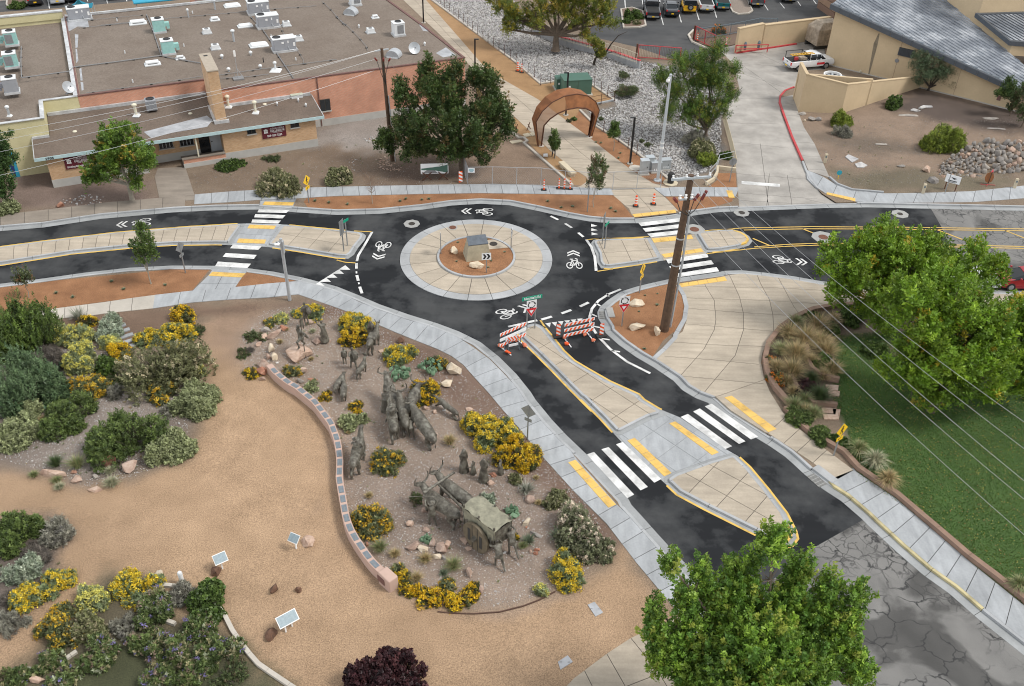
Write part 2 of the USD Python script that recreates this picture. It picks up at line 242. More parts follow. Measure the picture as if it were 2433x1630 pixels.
for q in PG(CR(kb,line,3.,1.2)):obj('kerb_stone',MB().prism(q,-.1,.15),'faded_yellow' if yk.contains(q.centroid) else 'kerb_concrete',ke)
obj('joint_filler',MB().sheet(gb.buffer(-.005),-.02),'joint_dark',gu)
rz_=outer.buffer(.74)
def GL(p,ang,sx,sy,org=None):
 x0,y0,x1,y1=p.bounds;c=np.array(org if org is not None else ((x0+x1)/2,(y0+y1)/2));u=np.array([math.cos(ang),math.sin(ang)]);v=np.array([-u[1],u[0]]);L=max(x1-x0,y1-y0)+abs(c[0]-(x0+x1)/2)+abs(c[1]-(y0+y1)/2);out=[]
 if sx:
  for k in range(-int(L/sx)-1,int(L/sx)+2):out.append([c+u*k*sx-v*L,c+u*k*sx+v*L])
 if sy:
  for k in range(-int(L/sy)-1,int(L/sy)+2):out.append([c+v*k*sy-u*L,c+v*k*sy+u*L])
 return out
def island(hole,cut,grids,cutmat,cutgrid):
 g=gs('traffic_island');obj('base',MB().sheet(hole.buffer(.01),-.004),'gutter_concrete',g);halves=PG(hole.difference(cut))
 for h,gr in zip(halves,grids):
  h=max(PG(h.buffer(-.5).buffer(.5)),key=lambda q:q.area);gband,kband=kerbs(h,.28,.17,True,'')
  ln=LS(h.exterior.coords)
  for q in PG(CR(gband,ln,3.,1.)):obj('gutter_pan',MB().prism(q,-.05,.01),'gutter_concrete',g)
  for q in PG(CR(kband,ln,3.,1.)):obj('kerb_stone',MB().prism(q,-.05,.15),'kerb_concrete',g)
  inner=h.buffer(-.452);pave('',inner,gr(inner),.145,'tan_concrete',parent=g)
 c=hole.intersection(cut).buffer(-.01);pave('',c,cutgrid(c),.012,cutmat,parent=g,thick=.05)
 return halves
def angle(c,a,b):p,q=np.array(w2(c,*a)),np.array(w2(c,*b));d=q-p;return math.atan2(d[1],d[0])
hw=PG(hole_w.difference(cut_w));hw_sorted=sorted(hw,key=lambda h:h.centroid.x)
def radial_med(p):
 e1=LS(pts(('4',[(-400,452),(0,400),(300,360),(800,300),(1300,260),(1690,237)])));e2=LS(pts(('4',[(-400,585),(0,530),(500,450),(900,410),(1200,390),(1640,387)])))
 out=[]
 for k in range(1,22):
  a,b=e1.interpolate(k/22,True),e2.interpolate(k/22,True);out.append([(a.x,a.y),(b.x,b.y)])
 return out
an=angle('4',(1960,270),(2341,310))
gw=[radial_med if h.centroid.x<-25 else (lambda p,a=an:GL(p,a-.12,1.75,1.75)) for h in hw]
island(hole_w,cut_w,gw,'gray_concrete',lambda p:GL(p,angle('4',(1700,300),(1870,310)),1.6,1.4))
ae=angle('i',(130,770),(610,740))
island(hole_e,cut_e,[lambda p:GL(p,ae,1.9,1.9)]*2,'tan_concrete',lambda p:GL(p,ae,0,1.5))
as_=angle('9',(250,420),(720,740))
hs=PG(hole_s.difference(cut_s))
island(hole_s,cut_s,[(lambda p:GL(p,as_+.12,1.8,1.6)) if h.centroid.y<45 else (lambda p:GL(p,as_,2.1,1.75)) for h in hs] if True else 0,'gray_concrete',lambda p:GL(p,as_,1.75,1.75))
ci=gs('roundabout_apron')
def annulus(r0,r1):return Point(*CEN).buffer(r0,48).difference(Point(*CEN).buffer(r1,48))
spokes=lambda n,o,r:[[CEN+2*np.array([math.cos(a),math.sin(a)]),CEN+r*np.array([math.cos(a),math.sin(a)])] for a in [o+2*math.pi*k/n for k in range(n)]]
pave('',annulus(R0,R1),spokes(20,-.52*math.pi,7),.05,'kerb_concrete',parent=ci,part='gutter_pan',gap=.04)
pave('',annulus(R1-.01,R2),spokes(20,-.52*math.pi,7),.075,'tan_concrete',parent=ci,gap=.045)
pave('',annulus(R2-.01,R3),spokes(7,-.6*math.pi,7),.22,'kerb_concrete',parent=ci,part='kerb_stone',thick=.3)
struct('mulch_bed',MB().prism(Point(*CEN).buffer(R3-.01),-.02,.16),'mulch')
pad=poly(('d',[(1185,437),(1500,400),(1610,440),(1690,520),(1690,560),(1215,603)])).intersection(Point(*CEN).buffer(R3-.05))
struct('utility_slab',MB().prism(pad,.1,.185),'tan_concrete')
def resample(ps,t):l=LS(ps);return [(q.x,q.y) for q in (l.interpolate(k,True) for k in t)]
def strip(name,e1,e2,n,mat_,z=.15,minus=None,parent=None):
 t=np.linspace(0,1,n*4+1);a,b=resample(e1,t),resample(e2,t);full=Polygon(a+b[::-1]).buffer(0)
 if minus is not None:full=full.difference(minus)
 full=full.intersection(VIEW)
 return full,pave(name,full,[[np.array(a[4*k])+(np.array(a[4*k])-b[4*k])*.2,np.array(b[4*k])+(np.array(b[4*k])-a[4*k])*.2] for k in range(1,n)],z,mat_,parent=parent)
done=[]
def AS(*a,**k):f,g=strip(*a,**k);done.append(f);return g
def AP(name,p,cuts,mat_,z=.15,minus=None):
 if minus is not None:p=p.difference(minus)
 for q in done:p=p.difference(q.buffer(.004))
 p=p.intersection(VIEW);done.append(p);return pave(name,p,cuts,z,mat_)
RZ=rz_
AS('sidewalk',pts(('s',[(-170,710),(0,680),(300,648),(600,612),(760,592),(1160,558),(1340,545)])),pts(('s',[(-170,790),(0,765),(600,690),(1000,650),(1338,622)])),9,'brown_concrete',minus=RZ)
AP('walkway',poly(('1',[(1078,1240),(1100,1180),(1290,1170),(1355,1368),(1353,1400),(1117,1420)])),[pts(('1',[(1117,1385),(1360,1370)]))],'brown_concrete',z=.152)
AS('sidewalk',pts(('1',[(1357,1362),(1615,1340),(1960,1320),(2341,1308)]),('2',[(500,1298),(910,1290),(1450,1298),(1740,1315),(1905,1320)])),pts(('1',[(1352,1430),(1620,1414),(1820,1398),(2080,1388),(2341,1372)]),('2',[(600,1358),(1000,1352),(1450,1358),(1925,1366)])),26,'gray_concrete',minus=RZ)
AP('crossing_ramp',poly(('4',[(1815,30),(2080,20),(2052,100),(2035,150),(1800,145)])),[],'gray_concrete',z=.04,minus=outer.buffer(.56))
promL=pts(('2',[(380,-75),(455,0),(860,385),(1040,610),(1215,800),(1500,1070),(1640,1180),(1735,1240),(1750,1265),(1700,1300),(1660,1315)]))
promR=pts(('2',[(540,-75),(615,0),(860,280),(1050,500),(1400,700),(1600,850),(1750,960),(1900,1080),(2060,1200),(2200,1285),(2290,1310),(2341,1316)]))
prom=Polygon(promL+promR[::-1]).buffer(0)
pa=angle('2',(860,385),(1215,800))
cr=[[np.array(promL_)-0,np.array(promR_)] for promL_,promR_ in zip(resample(promL[:8],np.linspace(0,1,27)),resample(promR[:10],np.linspace(0,1,27)))]
mid=[((a[0]+b[0])/2,(a[1]+b[1])/2) for a,b in zip(resample(promL[:8],np.linspace(0,1,40)),resample(promR[:10],np.linspace(0,1,40)))]
AP('promenade',prom,cr+[mid],'tan_concrete',minus=RZ)
AP('promenade',poly(('i',[(195,195),(590,185),(720,290),(830,405),(400,450),(370,385),(225,265)])),[pts(('i',[(380,180),(560,380),(640,480)])),pts(('i',[(200,262),(720,275)])),pts(('i',[(370,385),(800,340)]))],'tan_concrete',minus=outer.buffer(.56),z=.1)
AP('sidewalk',poly(('i',[(585,185),(1385,190),(1385,215),(1360,275),(700,272)])),[pts(('i',[(x,180),(x+d,285)])) for x,d in ((740,25),(880,22),(1020,20),(1160,10),(1285,20))],'gray_concrete',minus=outer.buffer(.56))
plaza=poly(('6',[(35,655),(360,585),(450,572),(600,580),(800,610),(980,640),(1200,680),(2400,700),(2400,790),(1900,800),(1400,770),(1200,800),(980,800),(880,835),(800,880),(730,920),(670,965),(620,1030),(590,1110),(583,1170),(600,1260),(640,1360),(720,1489)]),('9',[(870,130),(1000,235),(1215,395),(1120,448),(980,345),(745,190),(680,170),(480,20)]),('P',[(1682,950),(1640,925),(1600,890)]),('5',[(2200,1195),(2260,1130),(2341,1040)]),('6',[(60,960),(88,880),(92,800),(75,720)]))
arcs=[pts(('6',a)) for a in ([(190,600),(215,660),(270,750),(282,880),(270,950),(200,1080),(45,1255),(0,1290)],[(360,560),(385,610),(440,730),(468,850),(465,950),(410,1120),(225,1340),(180,1400)],[(540,540),(580,640),(640,750),(662,850),(667,965)],[(690,585),(800,790),(850,860)],[(20,905),(90,910),(690,960)],[(-60,1125),(0,1130),(270,1150),(570,1180)],[(60,800),(90,805),(480,835),(900,860)],[(0,735),(80,735),(560,750),(1000,775)],[(130,660),(620,665),(1100,690)],[(-20,1030),(300,1050),(640,1060)],[(-80,1240),(60,1258),(600,1310)],[(180,1412),(300,1390),(610,1280)])]
arcs+=[pts(('9',[(x,y),(x+110,y-100)])) for x,y in ((740,195),(830,250),(900,300),(985,360))]
AP('plaza',plaza,arcs,'tan_concrete',minus=outer.buffer(.73))
AS('sidewalk',pts(('9',[(1060,455),(1120,530),(1390,760),(1690,1025),(1950,1240),(2100,1370),(2400,1620)])),pts(('9',[(1215,393),(1440,545),(1680,750),(1830,880),(2151,1140),(2400,1340)])),13,'gray_concrete',minus=RZ)
drive=poly(('3',[(345,800),(360,700),(440,600),(400,430),(300,340),(330,320),(420,300),(1010,200),(1010,470),(850,480),(830,590),(760,605),(715,650),(715,740),(800,960),(865,1100),(900,1195),(990,1300),(1130,1390),(1130,1420),(440,1420),(420,1160),(380,1010)]))
dcuts=[pts(('3',a)) for a in ([(340,820),(720,830)],[(300,655),(720,660)],[(400,950),(770,990)],[(580,960),(640,1420)],[(420,1160),(930,1200)],[(440,1290),(960,1330)],[(640,1160),(620,1420)],[(760,1170),(800,1420)],[(420,480),(760,590)],[(400,420),(1000,470)],[(550,350),(830,480)],[(450,430),(720,620)],[(880,1330),(1100,1380)],[(440,1340),(1000,1370)])]
AP('driveway',drive,dcuts,'drive_concrete',z=.02,minus=outer.buffer(.56))
side=poly(('3',[(740,655),(810,640),(830,755),(870,860),(940,970),(1040,1195),(900,1150),(868,1075),(805,960),(735,750),(705,665)]))
AP('sidewalk',side,[pts(('3',[(x,y),(x+140,y+6)])) for x,y in ((690,700),(720,780),(770,880),(800,960),(840,1050),(870,1140))],'drive_concrete',z=.16)
AS('sidewalk',pts(('3',[(885,1140),(1000,1190),(1080,1240),(1190,1280),(1400,1300),(1700,1296),(2000,1285),(2341,1248),(2700,1205)])),pts(('3',[(890,1200),(950,1260),(1050,1310),(1210,1355),(1400,1362),(1700,1362),(2000,1358),(2341,1332),(2700,1290)])),15,'gray_concrete',minus=RZ,z=.14)
struct('sidewalk_filler',MB().prism(poly(('9',[(1040,385),(1215,385),(1235,410),(1090,485),(1035,440)])).difference(RZ),.02,.146),'gray_concrete')
AS('sidewalk',pts(('4',[(-200,935),(240,868),(380,840),(730,795),(905,768),(1080,745)])),pts(('4',[(-200,1010),(260,930),(400,910),(640,888),(720,875),(900,855),(1067,838)])),8,'pale_concrete')
AS('sidewalk',pts(('4',[(1080,745),(1335,715),(1490,706),(1640,690),(1865,665),(2120,645)])),pts(('4',[(1067,838),(1335,797),(1480,785),(1620,775),(1860,762),(2075,740)])),6,'gray_concrete',minus=RZ)
AP('crossing_ramp',poly(('4',[(1340,712),(1455,600),(1480,560),(1725,575),(1690,612),(1635,692),(1490,706)])),[pts(('4',[(1380,660),(1660,665)])),pts(('4',[(1560,580),(1490,720)]))],'gray_concrete',minus=outer.buffer(.56),z=.1)
w_in=pts(('4',[(2075,740),(2341,833)]),('5',[(80,862),(240,930),(400,1000),(560,1065),(700,1120),(800,1170),(880,1230),(960,1320),(1060,1430),(1160,1551)]),('8',[(1000,165),(1100,290),(1290,500),(1480,690),(1640,900),(1845,1145),(2010,1340)]))
w_out=pts(('4',[(2120,645),(2341,715)]),('5',[(150,790),(300,850),(500,920),(700,975),(830,1030),(950,1110),(1060,1190),(1150,1280),(1300,1440),(1380,1551)]),('8',[(1200,180),(1310,328),(1530,580),(1700,735),(1845,880),(2050,1090)]))
def s6():
 a,b=LS(w_in),LS(w_out);full=Polygon(list(w_in)+list(w_out)[::-1]).buffer(0).difference(outer.buffer(.56));n=34;ct=[]
 for k in range(1,n):
  p=a.interpolate(k/n,True);q=b.interpolate(b.project(p));d=np.array([q.x-p.x,q.y-p.y]);p=np.array([p.x,p.y]);ct.append([p-d*.15,p+d*1.3])
 kk=full.difference(RZ);done.append(full);g=pave('sidewalk',kk,ct,.15,'gray_concrete')
s6()
br=poly(('8',[(1200,1640),(1300,1535),(1480,1400),(1610,1315),(1760,1245),(1900,1190),(2150,1420),(2000,1700),(1300,1800)]))
AP('plaza',br,[pts(('8',a)) for a in ([(1345,1470),(1430,1640)],[(1475,1395),(1620,1650)],[(1610,1315),(1760,1500),(1845,1640)],[(1730,1475),(1900,1420)],[(1560,1590),(1740,1520)])],'tan_concrete')
def bed(p,mat_='mulch',z=.125):
 p=p.difference(RZ)
 for q in done:p=p.difference(q.buffer(.005))
 p=p.buffer(-.01);done.append(p);struct('mulch_bed',MB().prism(p,-.05,z),mat_)
bed(poly(('5',[(-230,95),(-200,60),(0,58),(600,30),(1900,48),(1935,48),(2060,200),(1900,300),(1000,130),(0,200),(-180,160)])))
bed(poly(('i',[(705,275),(1345,272),(1330,320),(1000,420),(860,410),(830,405),(770,340)])));bed(poly(('i',[(1195,55),(1362,55),(1372,188),(1105,188),(1190,120)])))
bed(poly(('4',[(-200,700),(0,680),(1450,540),(1465,560),(1340,712),(1080,745),(730,790),(380,838),(-200,930)])));bed(poly(('4',[(1715,565),(1900,580),(2115,640),(1870,665),(1640,690)])))
bed(poly(('i',[(100,1400),(150,1290),(280,1180),(450,1120),(730,1060),(835,1110),(880,1200),(895,1300),(870,1420),(780,1568)]),('6',[(0,960),(-70,1020)]),('5',[(2180,1200),(2050,1110),(1950,1010),(1880,900)])))
pk=Polygon(pts(('i',[(835,1110),(880,1200),(905,1300),(880,1420),(790,1568)]),('6',[(50,935),(-60,1050)]),('5',[(2190,1205),(2160,1190)]),('6',[(-20,1000),(45,900),(70,820),(55,720),(20,650)])))
kk=LS(pts(('i',[(825,1105),(880,1200),(903,1300),(885,1420),(800,1568)]),('6',[(10,1000),(-60,1075),(-120,1130),(-165,1170)])))
kbp=kk.buffer(.16,cap_style=2).difference(RZ.buffer(-.1))
ke2=gs('kerb')
for q in PG(CR(kbp,kk,2.5,.6)):obj('kerb_stone',MB().prism(q,-.05,.17),'kerb_concrete',ke2)
def ML(name,mat_,shapes,part,z=.016):
 g=gs(name)
 for s in shapes:
  for q in PG(s):obj(part,MB().sheet(q,z),mat_,g)
def quadp(c,ps):return poly((c,ps))
ML('crosswalk','white_marking',[quadp('4',a) for a in ([(1800,140),(2015,145),(1990,165),(1790,160)],[(1775,172),(1985,180),(1965,203),(1768,195)],[(1755,210),(1955,217),(1935,238),(1748,232)],[(1620,385),(1820,397),(1795,422),(1600,410)],[(1570,443),(1785,457),(1765,485),(1548,470)],[(1515,503),(1745,518),(1720,548),(1495,535)])],'bar')
ML('crosswalk','white_marking',[quadp('i',a) for a in ([(455,508),(870,462),(905,490),(485,540)],[(497,560),(905,515),(930,547),(525,592)],[(540,610),(915,570),(937,605),(575,643)],[(715,848),(1095,793),(1110,828),(735,887)],[(742,915),(1135,857),(1160,893),(775,952)],[(790,985),(1185,920),(1210,960),(810,1018)])],'bar')
ML('crosswalk','white_marking',[quadp('8',a) for a in ([(1370,300),(1410,287),(1630,520),(1592,540)],[(1450,272),(1490,260),(1705,478),(1665,497)],[(1530,245),(1568,232),(1778,435),(1740,455)])]+[quadp('9',a) for a in ([(270,95),(310,78),(552,255),(515,270)],[(338,65),(375,48),(625,228),(590,243)],[(402,37),(440,22),(695,203),(655,218)])],'bar')
def tactile(c,ps,z):
 q=[W(c,x,y,z) for x,y in ps];g=gs('tactile_paving');mb=MB();n=5
 for k in range(n):
  a,b=k/n+.004,(k+1)/n-.004
  L=lambda u,v:(q[0]*(1-u)+q[1]*u)*(1-v)+(q[3]*(1-u)+q[2]*u)*v
  p=Polygon([L(u,v)[:2] for u,v in ((a,0),(b,0),(b,1),(a,1))]);obj('plate',MB().prism(p,z-.02,z+.012),'tactile_yellow',g)
  for i in range(6):
   for j in range(6):mb.box(L(a+(b-a)*(i+.5)/6,(j+.5)/6)+V3(0,0,.016),(.03,.03,.01),taper=.6)
 obj('truncated_domes',mb,'tactile_yellow',g,kind='stuff')
for c,ps,z in (('4',[(1840,85),(2048,90),(2035,112),(1825,108)],.05),('4',[(1735,245),(1920,253),(1905,277),(1720,270)],.02),('4',[(1660,342),(1850,350),(1840,377),(1645,370)],.02),('4',[(1475,573),(1715,585),(1690,612),(1450,600)],.11),('i',[(400,428),(800,385),(812,412),(420,455)],.11),('i',[(580,655),(950,618),(970,655),(600,692)],.02),('i',[(675,800),(1040,745),(1065,775),(700,832)],.02),('i',[(835,1075),(1262,1008),(1285,1045),(840,1108)],.155),('8',[(1490,592),(1268,342),(1308,328),(1532,575)],.155),('8',[(1795,420),(1592,222),(1632,208),(1835,402)],.02),('9',[(443,303),(207,128),(240,118),(480,288)],.02),('P',[(1826,1027),(1721,944),(1738,940),(1845.5,1019.5)],.155),('3',[(1022,1283),(1215,1325),(1215,1345),(1022,1297)],.145),('i',[(1275,205),(1330,208),(1355,275),(1300,272)],.155)):tactile(c,ps,z)
def stripe(ps,w):return LS(ps).buffer(w/2,cap_style=2,join_style=2)
def band(h,excl):return h.buffer(.1).difference(h.buffer(-.04)).difference(excl)
xw=UU([cut_w.buffer(.7),poly(('5',[(60,240),(320,240),(220,520),(60,520)]))]);xe=UU([cut_e.buffer(.6),poly(('i',[(-40,662),(60,662),(140,950),(-40,950)])),poly(('6',[(395,262),(560,262),(560,398),(425,398)]))])
xs=UU([cut_s.buffer(.5),poly(('e',[(500,600),(965,600),(1040,780),(560,900)]))])
ML('lane_line','yellow_marking',[band(hole_w,xw),band(hole_e,xe),band(hole_s,xs)]+[stripe(pts((c,p)),w) for c,p,w in (('5',[(120,290),(245,296)],.12),('5',[(0,492),(60,508),(130,512)],.12),('5',[(1735,350),(1800,345),(2170,330)],.1),('i',[(75,960),(220,938)],.12),('e',[(965,632),(1060,775)],.14),('6',[(235,277),(470,258),(900,250),(1500,253),(2341,265),(3000,276)],.11),('6',[(470,272),(900,264),(1500,266),(2341,278),(3000,289)],.11),('6',[(540,385),(760,368),(1000,360),(1500,364),(2341,382),(3000,395)],.11),('6',[(220,430),(540,395),(760,381),(1000,372),(1500,377),(2341,395),(3000,408)],.11),('6',[(530,328),(640,375)],.14),('6',[(865,265),(1080,350)],.14),('6',[(1310,266),(1480,340)],.14),('6',[(1755,268),(2040,378)],.14),('6',[(2215,275),(2480,380)],.14))],'line')
nose=gs('kerb_paint')
ek=max(PG(hole_e.difference(cut_e)),key=lambda h:h.centroid.x).buffer(-.5).buffer(.5);kz=ek.buffer(-.28).difference(ek.buffer(-.46)).intersection(poly(('6',[(340,250),(560,250),(560,420),(420,420),(480,330)])))
obj('yellow_band',MB().prism(kz.buffer(.004),.01,.154),'yellow_marking',nose)
sk=min(hs,key=lambda h:h.centroid.y).buffer(-.5).buffer(.5);kz=sk.buffer(-.28).difference(sk.buffer(-.46)).intersection(poly(('9',[(750,820),(880,660),(960,660),(960,860),(760,860)])))
obj('yellow_band',MB().prism(kz.buffer(.004),.01,.154),'yellow_marking',nose)
ML('edge_line','white_marking',[stripe(pts((c,p)),w) for c,p,w in (('5',[(247,296),(190,395),(150,460),(140,500)],.2),('5',[(138,513),(137,552)],.22),('5',[(140,597),(150,637)],.22),('5',[(160,678),(176,724)],.22),('5',[(137,570),(138,585)],.12),('5',[(152,648),(156,660)],.12),('5',[(1487,186),(1540,212)],.22),('5',[(1588,238),(1635,268)],.22),('5',[(1680,302),(1715,332)],.22),('5',[(1735,350),(1770,400),(1795,470),(1804,568)],.22),('e',[(985,622),(1180,565)],.24),('e',[(1360,508),(1540,442)],.24),('e',[(1700,380),(1860,303)],.24),('e',[(720,675),(910,635)],.24),('e',[(370,755),(540,718),(690,680)],.2),('5',[(1975,695),(1890,730),(1820,775),(1775,830),(1758,890),(1770,950),(1815,1020),(1900,1110),(2020,1200),(2180,1280)],.2))],'line')
ML('edge_line','white_marking',[stripe(pts(('5',p)),.14) for p in ([(1878,725),(1892,745)],[(1798,790),(1835,812)],[(1765,865),(1810,885)],[(1775,950),(1830,962)],[(1825,1035),(1898,1047)],[(1910,1122),(1970,1130)])]+[stripe(pts(('6',[(170,0),(280,0)])),.01)][:0],'hatch_line')
ML('stop_line','white_marking',[quadp('3',[(455,1210),(710,1230),(710,1250),(455,1230)])],'line',z=.026)
def teeth(c,tris):ML('yield_line','white_marking',[quadp(c,t) for t in tris],'triangle')
teeth('5',[[(1768,240),(1768,262),(1812,255)],[(1770,270),(1770,290),(1816,285)],[(1772,300),(1772,320),(1818,312)]])
teeth('e',[[(1055+118*k,690-16*k),(1160+118*k,680-16*k),(1140+112*k,768-20*k)] for k in range(6)])
teeth('4',[[(2341+60-33*k*1.35,528+29*k),(2341+95-33*k*1.35,560+28*k),(2341+10-33*k*1.35,560+28*k)] for k in range(5)])
def bike(c,at_,head,scale=1.):
 o=np.array(w2(c,*at_));h=np.array(w2(c,*head))-o;h/=np.linalg.norm(h);s=np.array([h[1],-h[0]])
 T=lambda p:shapely.transform(p,lambda q:o+q[:,:1]*s*1.*scale+q[:,1:]*h*1.75*scale)
 circ=lambda x,y:Point(x,y).buffer(.27,12).difference(Point(x,y).buffer(.2,12));ln=lambda *p:LS(p).buffer(.04)
 frm=UU([ln((-.35,0),(-.15,.42),(.28,.42),(.02,.04),(-.35,0)),ln((.02,.04),(-.2,.52)),ln((-.3,.53),(-.1,.53)),ln((.35,0),(.25,.55),(.12,.6)),circ(-.38,0),circ(.38,0)])
 chev=lambda y:Polygon([(-.5,y),(0,y+.22),(.5,y),(.5,y+.11),(0,y+.33),(-.5,y+.11)])
 g=gs('bike_lane_symbol')
 obj('bicycle',MB().sheet(T(frm),.016),'white_marking',g)
 for y in (.78,1.):obj('chevron',MB().sheet(T(chev(y)),.016),'white_marking',g)
bike('5',(1653,530),(1645,440));bike('5',(1050,156),(900,152));bike('5',(325,385),(295,455));bike('5',(1160,868),(1300,830));bike('4',(1010,228),(850,245));bike('6',(700,470),(850,485))
plain('cast_iron',(.055,.048,.042),.7,.3,bump=.3);plain('rust_iron',(.16,.07,.045),.8,.2);plain('pale_collar',(.3,.3,.29),.8)
def manhole(c,x,y,r,label,collar=0,iron='cast_iron',n=24,z=.02):
 o=W(c,x,y);t=thing('manhole_cover',label,'manhole cover',(o[0],o[1],z))
 if collar:obj('concrete_collar',MB().lathe([(collar,-.05),(collar,.004),(r,.006)],8),'pale_collar',t)
 obj('cover',MB().lathe([(r*.8,.006),(r,.006),(r,.012),(.001,.012)],n),iron,t)
 mb=MB()
 for k in range(8):a=k*math.pi/4;mb.box((r*.5*math.cos(a),r*.5*math.sin(a),.014),(r*.5,.03,.01),a)
 obj('rim',mb.lathe([(r*.95,.012),(r*.95,.02),(r*.8,.02),(r*.8,.012)],n),iron,t)
manhole('5',522,240,.28,'round cover in the pale octagon on the north-west of the ring road',.7);manhole('6',1513,165,.25,'small cover in a pale octagon by the end of the new asphalt',.75);manhole('6',1000,320,.4,'rusty cover in a big pale octagon between the double yellow lines',1.,'rust_iron');manhole('6',455,157,.3,'grey cover in a collar at the mouth of the concrete drive',.7);manhole('6',140,268,.4,'rusty cover in a concrete collar behind the utility pole top',.9,'rust_iron')
manhole('d',590,175,.3,'rusty cover set in the tan apron of the roundabout',.42,'rust_iron',z=.08);manhole('d',1345,500,.33,'grey cover on the slab beside the concrete monument',0,z=.19)
def grate(c,ps,label):
 q=[W(c,x,y) for x,y in ps];ctr=sum(q)/4;d=q[1]-q[0];a=math.atan2(d[1],d[0]);lx,ly=np.linalg.norm(q[1]-q[0]),np.linalg.norm(q[2]-q[1])
 t=thing('storm_drain',label,'drain grate',(ctr[0],ctr[1],.012),math.degrees(a));mb=MB()
 obj('pit',MB().box((0,0,-.005),(lx,ly,.01)),'joint_dark',t)
 for k in range(9):mb.box((-lx/2+lx*(k+.5)/9,0,.01),(lx/9*.45,ly,.02))
 for k in range(4):mb.box((0,-ly/2+ly*(k+.5)/4,.009),(lx,.04,.02))
 obj('grate',mb,'pale_collar',t)
grate('9',[(965,420),(1010,400),(1062,465),(1030,478)],'kerbside drain grate by the pale sidewalk on the east leg');grate('e',[(2050,470),(2195,475),(2200,620),(2070,590)],'yellowish drain grate in the kerb of the utility pole bed')
obj('inlet_top',MB().box(W('9',1060,410,.09),(1.5,.55,.18),angle('9',(1010,370),(1110,445))),'kerb_concrete',gs('kerb_inlet'))
obj('inlet_top',MB().box(W('e',2265,500,.1),(.5,1.2,.2),.1),'pale_collar',gs('kerb_inlet'))
kerbT=pts(('2',[(600,-40),(650,0),(1240,440),(1415,592),(1480,582),(1692,545),(1930,705)]))
kerbB=pts(('2',[(1690,775),(1800,885),(1960,985),(2100,1085),(2230,1190),(2330,1280)]))
ed=gs('concrete_edging')
for ln_ in (LS(kerbT),LS(kerbB),LS(pts(('2',[(1210,920),(1265,970),(1300,968),(1325,990),(1300,1005),(1640,1300)])))):
 q0=ln_.buffer(.11,cap_style=2,join_style=2)
 for q in PG(CR(q0,ln_,2.4,.5)):obj('edging_block',MB().prism(q,-.1,.26),'pale_concrete',ed)
 done.append(q0)
tp=Polygon(pts(('2',[(560,-60),(615,0),(860,280),(1050,500),(1400,700),(1600,850),(1640,860),(1690,770),(1740,745),(1930,705),(1692,545),(1480,582),(1415,592),(1240,440),(650,0),(590,-60)]))).buffer(0)
bed(tp,'stabilized_gravel',z=.13)
bed(Polygon(pts(('2',[(1600,850),(1750,960),(1900,1080),(2060,1200),(2200,1285),(2340,1290),(2330,1270),(2230,1185),(2100,1080),(1960,980),(1800,880),(1690,770),(1640,800)]))).buffer(0))
bed(poly(('2',[(1235,815),(1500,1070),(1640,1180),(1735,1240),(1750,1265),(1700,1300),(1640,1296),(1330,1000),(1300,960),(1210,900)])),'stabilized_gravel',z=.13)
wall=MB().quad(*[W('2',1740,745,z) if k<2 else W('2',1930,705,z) for k,z in enumerate((.24,-.9,-.9,.24))])
bl=LS([w2('2',1690,757),w2('2',1930,706)]).buffer(.13,cap_style=2);struct('retaining_wall',MB().prism(bl,-.8,.25),'gray_concrete')
lotN=poly(('2',[(1790,-120),(1880,-20),(1880,70),(1720,250),(2070,330),(2341,420)]),('3',[(40,430),(180,420),(330,325),(320,300),(130,290),(100,245),(140,210),(430,170),(640,155),(1075,105),(1110,20),(1300,-200),(600,-200)]))
bas=poly(('2',[(655,5),(1240,445),(1415,598),(1480,588),(1692,552),(1925,700),(1930,740),(1740,770),(1800,890),(2100,1090),(2330,1290),(2341,1280)]),('3',[(230,1150),(300,1080),(330,1000),(330,790),(380,700),(330,400),(100,430),(-60,440)]),('2',[(1900,370),(1700,300),(1640,250),(1350,200),(1290,100),(1200,-60),(580,-60)]))
for nm,lp in (('parking_lot',lotN),('parking_lot',poly(('1',[(-400,120),(440,60),(1400,-30),(1400,-330),(-400,-300)])))):
 lp=lp.buffer(0)
 for q in done:lp=lp.difference(q)
 done.append(lp);struct(nm,MB().prism(lp,-.05,.03),'lot_asphalt')
